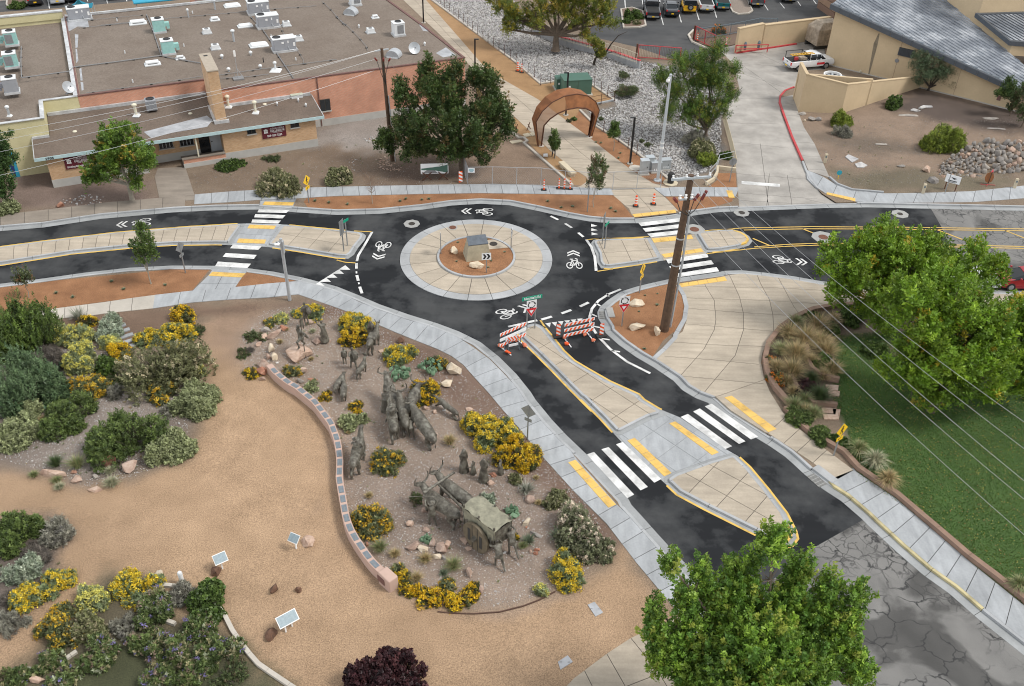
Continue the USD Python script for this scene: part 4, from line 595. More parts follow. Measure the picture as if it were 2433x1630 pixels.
p=W('1',2060,668,zr2(2060,668));t=thing('roof_hatch','square greenish hatch against the red wall on the low roof','hatch',(p[0],p[1],zr2(2060,668)-.05),SDEG);obj('curb',MB().box((0,0,.15),(1.1,.9,.3)),'rtu_white',t);obj('lid',MB().box((0,0,.33),(1.2,1.,.06)),plain('pale_green',(.45,.5,.42),.6),t)
def hood(c,x,y,label,first=[]):
 if first:return dup(first[0],label,rp(c,x,y),SDEG-40)
 t=thing('vent_hood',label,'vent hood',rp(c,x,y),SDEG-40,'curved metal hoods on the right roof');first.append(t);mb=MB();a=np.linspace(0,math.pi,13);q=[(-.75*math.cos(k),.75*math.sin(k)*.9+.1) for k in a];n=len(q)
 v=[(x_,s*.5,z_) for s in (-1,1) for x_,z_ in q];f=[]
 for k in range(n-1):f+=[(k,k+1,n+k+1),(k,n+k+1,n+k)]
 mb.add(v,f).add(v[:n],[(0,k+1,k) for k in range(1,n-1)]).add(v[n:],[(0,k,k+1) for k in range(1,n-1)]);obj('hood',mb,'galvanized',t);obj('curb',MB().box((0,0,.06),(1.2,1.1,.14)),'rtu_white',t)
hood('2',100,100,'curved metal hood, far one on the right of the brick roof');hood('2',398,395,'curved metal hood near the front parapet behind the pole')
def dish(c,x,y,z,r,label,az):
 p=W(c,x,y,z);t=thing('satellite_dish',label,'satellite dish',(p[0],p[1],z),az);obj('reflector',MB().lathe([(.001,0),(r*.5,.04),(r,.16),(r*1.02,.17),(r*.5,.06),(.001,.02)],20).at(np.array([[1,0,0],[0,.5,-.87],[0,.87,.5]]),(0,0,.55)),'galvanized',t,smooth=40);obj('mast',MB().tube((0,0,0),(0,.05,.55),.03).box((0,0,.04),(.6,.3,.08)),'pipe_grey',t);obj('feed_arm',MB().tube((0,0,.3),(0,-.5,.75),.02).box((0,-.5,.78),(.1,.1,.1)),'pipe_grey',t)
dish('1',480,648,ZM,.55,'white satellite dish on the edge of the yellow parapet',60);dish('2',540,372,ZM,.6,'grey satellite dish near the right roof corner',20)
p=rp('1',1658,550);t=thing('antenna_mast','thin antenna mast with a white panel on the roof by the chimney','antenna',p,SDEG);obj('pole',MB().tube((0,0,0),(0,0,2.6),.03).tube((0,0,1.1),(.5,0,.05),.02).tube((0,0,1.1),(-.4,.3,.05),.02),'galvanized',t);obj('antenna_panel',rbox((.22,.1,.6),.04,(0,0,2.5)),'white_paint',t);obj('ballast',MB().box((0,0,.08),(1.,.8,.14)),'pipe_grey',t)
def run(c,ps,r,label,z=ZM,block=2.6):
 q=[W(c,x,y,z+.12) for x,y in ps];t=thing('roof_pipe',label,'pipe run',q[0]);obj('pipe',MB().path([p-q[0] for p in q],r,6),'pipe_grey',t);l=LS([p[:2] for p in q]);k=.6
 while k<l.length:a=l.interpolate(k);obj('support_block',MB().box((a.x-q[0][0],a.y-q[0][1],-.06),(.22,.16,.12),.4),'joint_dark',t);k+=block
run('1',[(148,322),(145,430),(150,540)],.05,'grey pipe beside the three left units');run('1',[(152,540),(480,496),(512,466),(800,430),(1120,386)],.055,'long grey pipe crossing from left units to the teal unit');run('1',[(1120,386),(1195,404),(1405,440)],.05,'grey pipe from the teal unit to the chimney');run('1',[(1018,100),(1060,200),(1100,320),(1120,384)],.05,'grey pipe running past the two teal units');run('1',[(545,195),(760,172),(990,150)],.025,'thin dark line near the grey corner unit')
run('1',[(600,140),(800,122),(985,104)],.02,'thinnest dark line near the back edge');run('1',[(700,175),(1190,124),(1520,97),(1900,62),(2200,40)],.025,'long dark line across the back of the roof');run('1',[(1740,112),(1830,210),(1900,310),(1925,370),(2040,542)],.05,'grey pipe linking the three grey units');run('1',[(1530,520),(1760,487),(2010,455),(2341,412)],.03,'dark line right of the chimney along the parapet');run('1',[(1535,545),(1700,535),(1870,515)],.03,'grey tube on the roof right of the chimney');run('1',[(600,645),(920,602),(1260,552),(1400,530)],.025,'thin dark line along the front parapet left of the chimney');run('1',[(2240,10),(2300,65),(2400,180)],.025,'dark line at the top right of the roof');run('2',[(-10,110),(80,185),(150,255),(205,320),(215,350)],.025,'dark line down to the front parapet behind the pole')
run('1',[(1955,200),(1990,260),(2040,300),(2110,415),(2110,440)],.02,'rusty thin line past the white exhaust boxes')
mb=MB()
for c,q in (('1',[(520,235),(545,240),(540,330),(525,335)]),('1',[(525,340),(535,340),(545,420),(530,440)]),('1',[(552,480),(565,470),(575,560),(560,560)]),('1',[(560,570),(578,572),(582,625),(568,630)])):mb.quad(*[W(c,x,y,ZM+.02) for x,y in q][::-1])
obj('tar_patch',P_(mb),'patch_grey',sch,label='grey tar patches along the roof seam');mb=MB().sheet(poly(('1',[(450,100),(610,140),(620,190),(540,185),(470,225),(455,200)]),z=ZM),ZM+.018).sheet(poly(('2',[(690,370),(760,330),(830,385),(740,400)]),z=ZM),ZM+.018).sheet(poly(('2',[(560,150),(640,220),(600,215)]),z=ZM),ZM+.018);obj('roof_patch',P_(mb),'patch_grey',sch)
mb=MB().sheet(poly(('1',[(1000,920),(1250,860),(1440,815),(1480,840),(1440,880),(1200,920),(1050,955)]),z=3.32),0);v,f=mb.mesh();v[:,2]=zr((v[:,:2]-SA)@SV)+.015;obj('roof_patch',O_(MB().add(v,f)),'patch_grey',low,label='pale dried puddle stain')
ground('metal_roof',[(.32,(.1,.115,.14)),(.5,(.2,.22,.25)),(.66,(.42,.44,.47))],big=.3,fine=3.5,rough=.5,bump=.1,brush=(.5,2.5,1),spec=.5);plain('gutter_dark',(.075,.085,.1),.5,.3,var=.15);plain('pale_metal',(.36,.4,.44),.4,.5,var=.25,scale=1.2)
E0=np.array([math.cos(math.radians(-36.36)),math.sin(math.radians(-36.36))]);EN=np.array([-E0[1],E0[0]]);B0=np.array([40.842,106.141]);GR=-.204*E0+.065*EN
zroof=lambda p:5.71+GR@(np.asarray(p)[:2]-B0)
B=lambda s,n,z=0.:V3(*(B0+E0*s+EN*n),z)
def on_plane(c,x,y,dz=0.):
 a=ZT[c];u,v=a[0]+x*a[2],a[1]+y*a[2];d=_fw*F+_rt*(u-CX)-_up*(v-CY);o=V3(0,0,CH);k=(5.71+dz+GR@(o[:2]-B0)-o[2])/(d[2]-GR@d[:2]);return o+d*k
mus=thing('museum_building','tan stuccoed building with a sloping grey standing-seam metal roof','building',B(-5.6,0));U_=lambda mb:mb.at(None,-B(-5.6,0))
def zwall(s):return 5.71-.204*s
mb=MB();ss=[-5.6,26]
mb.quad(B(-5.6,0,-.1),B(26,0,-.1),B(26,0,zwall(26)-.3),B(-5.6,0,zwall(-5.6)-.3));mb.quad(B(-5.6,22,-.1),B(-5.6,0,-.1),B(-5.6,0,zwall(-5.6)-.3),B(-5.6,22,zroof(B(-5.6,22))-.3));obj('wall',U_(mb),'tan_stucco',mus)
u1,u2=on_plane('l',1530,0),on_plane('l',2190,550);ud=(u2-u1);u0=u1-ud*1.2;u3=u2+ud*.9
rake0,rake1=B(-6.2,-.5),B(26.5,-.5);up0=B(-6.2,30)
rp_=Polygon([tuple(q[:2]) for q in (rake0,rake1,u3,u2,u1,u0,B(-6.2,26))]).buffer(0);rp_=max(PG(rp_),key=lambda q:q.area)
def lift(mb,dz):v,f=mb.mesh();v=v.copy();v[:,2]+=np.array([zroof(q) for q in v])+dz;return MB().add(v,f)
roof=obj('roof',U_(lift(MB().prism(rp_,-.12,0),0)),'metal_roof',mus)
gd=GR/np.linalg.norm(GR);gp=np.array([-gd[1],gd[0]]);c0=np.array(rp_.centroid.coords[0])
for k in range(-60,60):
 q=LS([c0+gp*k*.62-gd*60,c0+gp*k*.62+gd*60]).buffer(.03,cap_style=2).intersection(rp_)
 if q.area>.02 and q.intersects(VIEW.buffer(25)):obj('seam',U_(lift(MB().prism(q,0,.07),0)),'metal_roof',roof)
mb=MB()
for k in range(26):
 s=-6.2+1.25*k;z=zroof(B(s,-.5));mb2=MB();a,b=B(s,-.56),B(s+1.22,-.56)
 for n0,n1,z0,z1 in ((-.56,-.5,-.42,.1),(-.5,-.1,.08,.14)):mb2.add([B(s,n0,z+z0),B(s+1.22,n0,zroof(B(s+1.22,-.5))+z0),B(s+1.22,n1,zroof(B(s+1.22,-.5))+z0),B(s,n1,z+z0),B(s,n0,z+z1),B(s+1.22,n0,zroof(B(s+1.22,-.5))+z1),B(s+1.22,n1,zroof(B(s+1.22,-.5))+z1),B(s,n1,z+z1)],[(0,1,5),(0,5,4),(2,3,7),(2,7,6),(4,5,6),(4,6,7),(0,3,2),(0,2,1),(1,2,6),(1,6,5),(0,4,7),(0,7,3)])
 obj('gutter_section',U_(mb2),'gutter_dark',mus)
 obj('snow_guard',U_(MB().box(B(s+.6,.02,zroof(B(s+.6,0))+.12),(1.,.05,.14),math.radians(-36.36))),'pale_metal',mus)
def mwall(c,x,y):
 a=ZT[c];u,v=a[0]+x*a[2],a[1]+y*a[2];d=_fw*F+_rt*(u-CX)-_up*(v-CY);k=(B0@EN)/(d[:2]@EN);p=V3(0,0,CH)+d*k;return (p[:2]-B0)@E0,p[2]
def mbox(mb,s0,s1,n0,n1,z0,z1):return mb.box(B((s0+s1)/2,(n0+n1)/2,(z0+z1)/2),(abs(s1-s0),abs(n1-n0),abs(z1-z0)),math.radians(-36.36))
(s0,z1),(s1,z0)=mwall('l',1045,490),mwall('l',1190,610);lv=obj('louvre',U_(mbox(MB(),s0,s1,-.05,.02,z0,z1)),'joint_dark',mus)
for k in range(9):z=z0+(z1-z0)*(k+.5)/9;obj('slat',U_(mbox(MB(),s0,s1,-.11,-.05,z-.05,z-0.)),'gutter_dark',lv)
s_,z_=mwall('l',812,275);obj('wall_light',U_(mbox(MB(),s_-.2,s_+.2,-.12,0,z_-.12,z_+.12)),'black_metal',mus);s_,z_=mwall('l',1015,632);obj('round_vent',U_(MB().tube(B(s_,0,z_),B(s_,-.06,z_),.22,n=16)),'pipe_grey',mus);s_,z_=mwall('l',640,745);obj('wall_valve',U_(MB().tube(B(s_,0,z_),B(s_,-.3,z_),.1,n=8).tube(B(s_,-.3,z_),B(s_,-.3,z_+.25),.1)),'cream_paint',mus);s_,z_=mwall('l',2080,1025);obj('access_panel',U_(mbox(MB(),s_-.2,s_+.2,-.03,0,z_-.25,z_+.25)),'coping_dark',mus)
(s_,z_),(s2_,z2_)=mwall('l',830,350),mwall('l',712,790);mb=MB();mb.quad(B(s_-.08,-.012,z_),B(s_-.32,-.012,z_-1.2),B(s_-.05,-.012,z2_),B(s_+.08,-.012,z2_));mb.quad(B(s_-.08,-.012,z_),B(s_+.08,-.012,z2_),B(s_+.14,-.012,z_-1.2),B(s_+.05,-.012,z_));obj('rust_streak',U_(mb),plain('stain',(.2,.165,.115),.9,var=.35,scale=2.),mus)
for s in (2.6,9.5,16):obj('control_joint',U_(mbox(MB(),s-.012,s+.012,-.012,0,.1,zwall(s)-.5)),'coping_dark',mus)
mb=MB();mbox(mb,-5.6,25,-.25,-.005,-.1,.16);obj('footing',U_(mb),'foundation',mus)
uw=(ud/np.linalg.norm(ud))[:2];un=np.array([-uw[1],uw[0]]);lm=on_plane('l',1835,255)
def uq(p,q,z0,z1,mb):return mb.add([V3(p[0],p[1],z0[0]),V3(q[0],q[1],z0[1]),V3(q[0],q[1],z1[1]),V3(p[0],p[1],z1[0])],[(0,1,2),(0,2,3)])
mb=MB();uq(u0,lm,(zroof(u0)-.3,zroof(lm)-.3),(13,13),mb);lb_=lm[:2]+un*14;uq(lm,lb_,(zroof(lm)-.3,zroof(lb_)-.3),(13,13),mb);uq(lm,u2,(zroof(lm)-.3,zroof(u2)-.3),(zroof(lm)+.9,zroof(u2)+.9),mb);u2b=u2[:2]+np.array([uw[1],-uw[0]])*0+E0*0;far=u2[:2]+np.array([math.cos(math.radians(10)),math.sin(math.radians(10))])*20;uq(u2,far,(zroof(u2)-.3,zroof(far)-.3),(zroof(u2)+.9,zroof(far)+.9),mb);obj('upper_wall',U_(mb),'tan_stucco',mus)
r2p=Polygon([tuple((lm[:2]-un*.5)),tuple(u2[:2]-un*.5-uw*0),tuple(far-np.array([0,.6])),tuple(far+un*16),tuple(lm[:2]+un*16)]).buffer(0);r2=obj('upper_roof',U_(lift(MB().prism(r2p,-.1,0),1.25)),'metal_roof',mus);ed2=r2p.difference(r2p.buffer(-.28,join_style=2));obj('upper_gutter',U_(lift(MB().prism(ed2.buffer(.03,join_style=2),-.4,.1),1.25)),'gutter_dark',mus)
c0=np.array(r2p.centroid.coords[0])
for k in range(-30,30):
 q=LS([c0+gp*k*.62-gd*60,c0+gp*k*.62+gd*60]).buffer(.03,cap_style=2).intersection(r2p.buffer(-.3))
 if q.area>.02 and q.intersects(VIEW.buffer(22)):obj('seam',U_(lift(MB().prism(q,0,.07),1.25)),'gutter_dark',r2)
EZ=3.3
e1,e2,e3=W('3',795,655),W('3',832,752),W('3',1118,765);e4=W('3',1640,592);e0=e1+(e1-e2)*.1;bk=B(-.5,-.3)
enc=thing('equipment_enclosure','angular tan stucco walled yard with a round cooling fan inside','wall',e2);I_=lambda mb:mb.at(None,-e2)
EZ=zup(e2,'3',893,495);wl=LS([tuple(q[:2]) for q in (e1,e2,e3,e4)]);
Z4=zup(e4,'3',1610,492);E3=zup(e3,'3',1165,560);E1=zup(e1,'3',850,415);zt_={0:(E1,EZ),1:(EZ,E3),2:(E3,Z4)}
for k,(a,b) in enumerate(((e1,e2),(e2,e3),(e3,e4))):
 d=(b-a)[:2]/np.linalg.norm((b-a)[:2]);n_=np.array([-d[1],d[0]]);q=[a[:2],b[:2],b[:2]+n_*.28-d*.05,a[:2]+n_*.28+d*.05]
 for nm,g,lo,hi in (('wall',0,None,-.08),('coping',.03,-.08,0)):P4=[a[:2]-n_*g,b[:2]-n_*g,b[:2]+n_*(.28+g),a[:2]+n_*(.28+g)];tz=[zt_[k][0],zt_[k][1],zt_[k][1],zt_[k][0]];obj(nm,I_(MB().add([V3(*p_,-.1 if lo is None else z_+lo) for p_,z_ in zip(P4,tz)]+[V3(*p_,z_+hi) for p_,z_ in zip(P4,tz)],[(0,1,5),(0,5,4),(1,2,6),(1,6,5),(2,3,7),(2,7,6),(3,0,4),(3,4,7),(4,5,6),(4,6,7)])),'tan_stucco',enc)
wtl=W('3',850,415,EZ);fs=np.linspace(.05,.95,60);tgt=np.array([1600+1330*.35583]);f_=fs[np.argmin([abs(proj(V3(*(e3+(e4-e3)*f)[:2],E3+(Z4-E3)*f))[0]-tgt[0]) for f in fs])];wbk=e3+(e4-e3)*f_;q=LS([tuple(wtl[:2]),tuple(wbk[:2])]).buffer(.14,cap_style=2);obj('wall',I_(MB().prism(q,-.1,min(E1,E3)-.3)),'tan_stucco',enc)
FZ=E3-.75;fc=W('3',1060,512,FZ);inn=Polygon([tuple(q[:2]) for q in (e1,e2,e3,wbk,wtl)]).buffer(-.3);obj('floor',I_(MB().prism(inn,.6,1.)),'gutter_dark',enc)
ct=thing('cooling_tower','round white-rimmed fan of the cooling tower inside the tan enclosure','cooling tower',(fc[0],fc[1],1.4),15);h_=FZ-1.45;obj('housing',MB().box((0,0,h_/2),(1.95,1.7,h_)),'pipe_grey',ct);obj('fan_shroud',MB().lathe([(.95,h_),(.95,h_+.35),(.85,h_+.35),(.85,h_)],28),'white_paint',ct);obj('fan_grille',MB().lathe([(.85,h_+.1),(.001,h_+.1)],28),'fan_black',ct);mb=MB()
for k in range(6):mb.box((.42*math.cos(k*1.047),.42*math.sin(k*1.047),h_+.16),(.78,.2,.03),k*1.047)
obj('fan_blades',mb.lathe([(.2,h_+.12),(.2,h_+.2),(.001,h_+.2)],10),'galvanized',ct)
for sx,a_,b_ in ((-1,-2.4,-1.05),(1,1.05,2.6)):obj('side_hood',MB().add([(a_,-.7,h_-.5 if sx<0 else h_+.1),(b_,-.7,h_+.1 if sx<0 else h_-.5),(b_,.7,h_+.1 if sx<0 else h_-.5),(a_,.7,h_-.5 if sx<0 else h_+.1)],[(0,1,2),(0,2,3)]),'pale_metal',ct)
y0,y1,y2,y3=W('3',418,358),W('3',580,322),W('3',590,318),W('3',1020,262);hz=zup(y0,'3',440,190)
yw=thing('yard_wall','long tan stucco wall behind the concrete yard with a red painted foot','wall',y0);Q_=lambda mb:mb.at(None,-y0)
for a,b,h in ((y0,y1,hz),(y2,y3,hz-.25)):d=(b-a)[:2]/np.linalg.norm((b-a)[:2]);n_=np.array([-d[1],d[0]]);q=Polygon([a[:2],b[:2],b[:2]+n_*.4,a[:2]+n_*.4]);obj('wall',Q_(MB().prism(q,-.1,h-.1)),'tan_stucco',yw);obj('coping',Q_(MB().prism(q.buffer(.04,join_style=2),h-.1,h)),'tan_stucco',yw)
r0=W('3',820,297);d=(r0-y0)[:2];q=LS([tuple(y0[:2]),tuple(r0[:2])]).buffer(.12,cap_style=2);obj('red_foot',Q_(MB().prism(q,0,.16)),'red_paint',yw)
bd=poly(('3',[(1040,120),(1075,100),(1095,35),(1060,0),(1045,60)]))
far_=thing('brick_annex','brown banded block at the far corner of the parking lot','building',W('3',1060,125));a=W('3',1045,125);
for k in range(6):obj('band',MB().box((1.5,2.5,.45+.9*k),(4,5,.84),.2),plain('band_brown',(.27,.17,.11),.9) if k%2 else plain('band_dark',(.19,.115,.08),.9),far_)
def unit(v):return v/np.maximum(np.linalg.norm(v,axis=-1,keepdims=True),1e-9)
def leaf_quads(c,d,nrm,ln,wd,col):
 d=unit(d);s=unit(np.cross(d,nrm));n=len(c);ln=np.broadcast_to(ln,n)[:,None];wd=np.broadcast_to(wd,n)[:,None]
 v=np.stack([c-d*ln*.5,c+s*wd*.5,c+d*ln*.5,c-s*wd*.5],1).reshape(-1,3);i=np.arange(n)[:,None]*4
 return v,np.concatenate([i+[0,1,2],i+[0,2,3]]),np.repeat(col,4,0)
def join(*parts):
 V,Fc,C,n=[],[],[],0
 for v,f,c in parts:
  if len(v):V.append(v);Fc.append(f+n);C.append(c);n+=len(v)
 return np.concatenate(V),np.concatenate(Fc),np.concatenate(C)
def pick(rng,pal,n):
 w=np.array([p[0] for p in pal],float);return np.array([p[1] for p in pal])[rng.choice(len(pal),n,p=w/w.sum())]
def instancer(path,protos,mat_,pos,ax,sc,idx,rng):
 pi=UsdGeom.PointInstancer.Define(stage,path);pp=[]
 for k,(v,f,c) in enumerate(protos):
  m=usdkit.mesh(stage,f'{path}/tuft_{k+1:03d}',(v,f),M[mat_]);UsdGeom.PrimvarsAPI(m).CreatePrimvar('tone',Sdf.ValueTypeNames.Color3fArray,'vertex').Set(Vt.Vec3fArray.FromNumpy(np.asarray(c,np.float32)));pp.append(m.GetPath())
 pi.CreatePrototypesRel().SetTargets(pp);n=len(pos);pi.CreateProtoIndicesAttr(Vt.IntArray.FromNumpy(np.asarray(idx,np.int32)));pi.CreatePositionsAttr(Vt.Vec3fArray.FromNumpy(np.asarray(pos,np.float32)))
 pi.CreateScalesAttr(Vt.Vec3fArray.FromNumpy(np.repeat(np.asarray(sc,np.float32)[:,None],3,1)));ax=unit(np.asarray(ax,float));h=unit(np.column_stack([-ax[:,1],ax[:,0],np.zeros(n),1+ax[:,2]])+1e-6)
 sp=rng.random(n)*math.pi;cs,sn=np.cos(sp),np.sin(sp);x,y,w=h[:,0],h[:,1],h[:,3];q=np.column_stack([w*cs,x*cs+y*sn,y*cs-x*sn,w*sn])
 pi.CreateOrientationsAttr(Vt.QuathArray([Gf.Quath(float(a[0]),float(a[1]),float(a[2]),float(a[3])) for a in q]));return pi.GetPrim()
def tuft(rng,per,srad,leaf,lw,col,spread=.7,jit=.13):
 t=rng.random(per);off=unit(rng.normal(size=(per,3))*[1,1,.5])*(srad*(1-.7*t)*rng.random(per)**.5)[:,None];q=np.column_stack([0*t,0*t,t-.6])+off;dd=np.array([0,0,.5])+unit(off+1e-6)*spread+rng.normal(size=(per,3))*.35
 return leaf_quads(q,dd,unit(rng.normal(size=(per,3))+[0,0,.9]),leaf*(.7+.6*rng.random(per)),leaf*lw,np.array(col)*np.clip(rng.normal(1,jit,per),.65,1.4)[:,None])
def crown(path,rng,lobes,nsh,per,slen,srad,leaf,pal,up=.5,low=-.35,hollow=.55,lw=.5):
 w=np.array([l[1][0]*l[1][1]*l[1][2] for l in lobes])**.6;li=rng.choice(len(lobes),nsh,p=w/w.sum());c=np.array([l[0] for l in lobes])[li];r=np.array([l[1] for l in lobes])[li];lt=rng.integers(0,3,len(lobes))[li]
 d=unit(rng.normal(size=(nsh,3)));bad=d[:,2]<low;d[bad,2]*=-.6;d=unit(d);p=c+d*r*(hollow+(1-hollow)*rng.random((nsh,1))**.5);ax=unit(d*(1-up)+np.array([0,0,up])+rng.normal(size=(nsh,3))*.22)
 nl_=nsh//5;p[:nl_]=(c+d*r*(.95+.12*rng.random((nsh,1))))[:nl_];ax[:nl_]=unit(d*.45+np.array([0,0,.75])+rng.normal(size=(nsh,3))*.12)[:nl_];pr=[tuft(rng,per,srad/slen,leaf/slen,lw,np.array(cc)*tn) for _,cc in pal for tn in (.72,1.,1.25)];wt=np.repeat([q[0] for q in pal],3)*np.tile([1,1.3,.8],len(pal));return instancer(path,pr,'leaf',p,ax,slen*(.7+.6*rng.random(nsh))*np.where(np.arange(nsh)<nl_,1.25,1),np.where(rng.random(nsh)<.45,rng.choice(len(pal),nsh,p=np.array([q[0] for q in pal])/sum(q[0] for q in pal))*3+lt,rng.choice(len(pr),nsh,p=wt/wt.sum())),rng)
GREEN_BRIGHT=[(6,(.154,.267,.02)),(4,(.216,.329,.024)),(2,(.108,.196,.017)),(.5,(.468,.376,.033))];GREEN_MAPLE=[(6,(.139,.25,.031)),(4,(.216,.333,.041)),(3,(.088,.177,.026)),(1,(.304,.354,.058))]
GREEN_DARK=[(6,(.047,.083,.02)),(4,(.07,.111,.025)),(2,(.101,.122,.033)),(.5,(.155,.108,.038))];GREEN_YEL=[(4,(.182,.208,.03)),(3,(.28,.26,.03)),(3,(.105,.143,.024)),(.6,(.42,.312,.048))];WILLOW=[(5,(.088,.156,.022)),(3,(.135,.208,.024)),(2,(.203,.221,.028)),(3,(.041,.085,.015))]
bark=plain('bark',(.13,.1,.075),.95,var=.35,scale=5,bump=.6,bscale=20);plain('dark_bark',(.045,.035,.028),.95,var=.3,bump=.5);plain('pale_bark',(.3,.27,.22),.9,var=.2,bump=.3)
def limbs(rng,base,top,r,lobes,n2=3,extra=10):
 mb=MB();base,top=np.array(base,float),np.array(top,float);mid=(base+top)/2+rng.normal(size=3)*.08;mb.path([base-V3(0,0,.15),base+V3(0,0,.12),mid,top],[r*1.5,r*1.05,r*.85,r*.7],9)
 br=MB()
 for c,rr in lobes:
  c=np.array(c,float);m=top*.5+c*.5+rng.normal(size=3)*.15-V3(0,0,.1*rr[2]);br.path([top-V3(0,0,.1),m,c,c+V3(0,0,rr[2]*.6)],[r*.6,r*.38,r*.2,r*.06],6)
  for k in range(extra):
   d=unit(rng.normal(size=3)+V3(0,0,.5));s=m*.4+c*.6;br.path([s,s+d*np.array(rr)*.5,s+d*np.array(rr)*.72+V3(0,0,.15)],[r*.16,r*.09,r*.03],4)
 return mb,br
def tree(label,base,trunk_top,r,lobes,nsh,per,slen,srad,leaf,pal,seed,up=.5,barkm='bark',name='tree',group=None,low=-.35,hollow=.5,lw=.5,extra=10):
 rng=np.random.default_rng(seed);t=thing(name,label,'tree',base,0,group);tr,br=limbs(rng,(0,0,0),trunk_top,r,lobes,extra=extra)
 if name=='tree' and seed!=11:
  L2=[]
  for c,q in lobes:
   q=np.array(q);L2.append((np.array(c),q*.74))
   for k in range(5):d=unit(rng.normal(size=3)+V3(0,0,.35));L2.append((np.array(c)+d*q*.8,q*rng.uniform(.26,.42)))
  lobes=L2
 p=obj('trunk',tr,barkm,t,smooth=50);obj('limbs',br,barkm,p,smooth=50);crown(newpath(t,'crown'),rng,lobes,int(nsh*2.),per,slen,srad,leaf*1.,pal,up,low,hollow,lw);return t
def sa(c,x,y,z=0):p=W(c,x,y,z);return ZT[c][2]*np.linalg.norm(p-V3(0,0,CH))/F
def lobe_at(c,x,y,hw,y0,hz=None,base=None):
 a=ZT[c];u,v=a[0]+x*a[2],a[1]+y*a[2];d=_fw*F+_rt*(u-CX)-_up*(v-CY);k=(base[1]+y0)/d[1];p=V3(0,0,CH)+d*k;R=1.08*hw*a[2]*np.linalg.norm(p-V3(0,0,CH))/F
 return (p-base,(R,R,R*(hz or 1)))
def TF(label,c,bx,by,lobes,tt,r,nsh,per,slen,srad,leaf,pal,seed,**k):
 b=W(c,bx,by,.12);b[2]=.1;L_=[lobe_at(lc,x,y,hw,y0,hz,b) for lc,x,y,hw,y0,hz in lobes];return tree(label,b,tt,r,L_,nsh,per,slen,srad,leaf,pal,seed,**k)
spk=[(770,800,75,1.5),(215,900,45,.8),(385,960,50,1.2),(560,920,55,1.5),(645,930,50,1.6),(930,940,60,1.4),(1075,1030,55,1.),(1235,1080,50,.6),(1190,1240,55,.3),(130,1150,45,.5),(110,1260,45,.3),(1250,1490,60,-.3),(660,1260,85,.8),(560,1480,80,-.6),(820,1120,80,1.2),(460,1130,70,1),(960,1180,80,.8),(320,1250,75,.4),(250,1420,80,-.2),(1060,1360,80,.2),(800,1380,90,.2),(420,1380,80,0),(1000,1520,90,-.5),(760,1560,95,-.8),(340,1550,85,-.7),(290,1090,60,.7),(420,1080,62,1),(560,1090,72,1),(200,1340,70,0),(1140,1330,62,.2),(650,1090,62,1.2),(880,1050,62,1.2),(150,1420,60,-.2),(1180,1420,60,0),(500,1250,80,.6),(1090,1180,60,.6)]
TF('big bright green tree at the lower right corner hiding the road edge','9',700,1800,[('9',x,y,hw,z,2.) for x,y,hw,z in spk]+[('9',700,1350,200,-.4,1),('9',480,1450,170,-.6,1),('9',900,1420,170,-.5,1),('9',680,1540,260,-1.2,.8)],(0,0,2.6),.2,1900,58,.8,.24,.13,GREEN_MAPLE,11,up=.68,low=-.7,hollow=.25)
TF('big leafy bright green park tree, the one beside the tan grass planter','q',690,480,[('q',600,150,130,1,1),('q',450,200,105,.3,1),('q',760,130,150,1.4,1),('q',600,280,150,0,.9),('q',470,290,90,-.3,.9),('q',780,270,150,.4,1),('q',900,170,130,1.6,1),('q',1080,200,110,1.6,.9),('q',590,70,80,1.4,1),('q',430,120,70,.8,1),('q',620,420,100,-.8,.8),('q',980,280,120,1,.9)],(.2,0,2.2),.24,620,56,1.05,.4,.19,GREEN_BRIGHT,12,up=.35,hollow=.5)
TF('widest bright green park tree on the lawn at the right edge','q',880,850,[('q',860,430,150,.8,1),('q',980,360,140,1.2,1),('q',1100,430,150,1,1),('q',860,580,150,0,1),('q',1010,560,160,.3,1),('q',780,700,120,-.6,.9),('q',950,700,160,-.3,.9),('q',1100,640,140,0,1),('q',1160,520,120,.6,1),('q',800,340,110,1.2,1),('q',890,790,90,-.8,.8),('q',1130,760,80,-.4,.8)],(.1,0,2.4),.26,720,56,1.05,.42,.19,GREEN_BRIGHT,13,up=.35)
TF('green park tree cut by the right picture edge','q',1330,800,[('q',1260,400,100,.6,1),('q',1300,520,120,.3,1),('q',1240,620,100,0,.9),('q',1330,640,110,0,1),('q',1380,480,120,.6,1),('q',1250,720,70,-.3,.8)],(0,0,2.2),.2,260,50,1.,.4,.19,GREEN_BRIGHT,14,up=.35)
TF('dense dark green tree in front of the red brick wall, with upright lobes','2',875,1190,[('2',620,640,110,.6,1.35),('2',800,640,105,1,1.4),('2',1020,640,110,1,1.4),('2',640,480,60,1,1.4),('2',810,510,60,1.2,1.4),('2',1010,530,70,1.2,1.3),('2',480,720,90,.3,1.1),('2',700,850,170,-.4,1),('2',950,850,170,-.2,1),('2',1130,760,100,.5,1.2),('2',470,920,120,-.3,.9),('2',330,980,80,-.2,.8),('2',780,1040,130,-1,.8),('2',1040,1000,130,-.7,.9),('2',560,1040,110,-.8,.8),('2',1180,900,70,0,1),('2',450,600,50,.7,1.2)],(0,0,1.5),.3,900,50,1.,.38,.18,GREEN_DARK,15,up=.45,low=-.7)
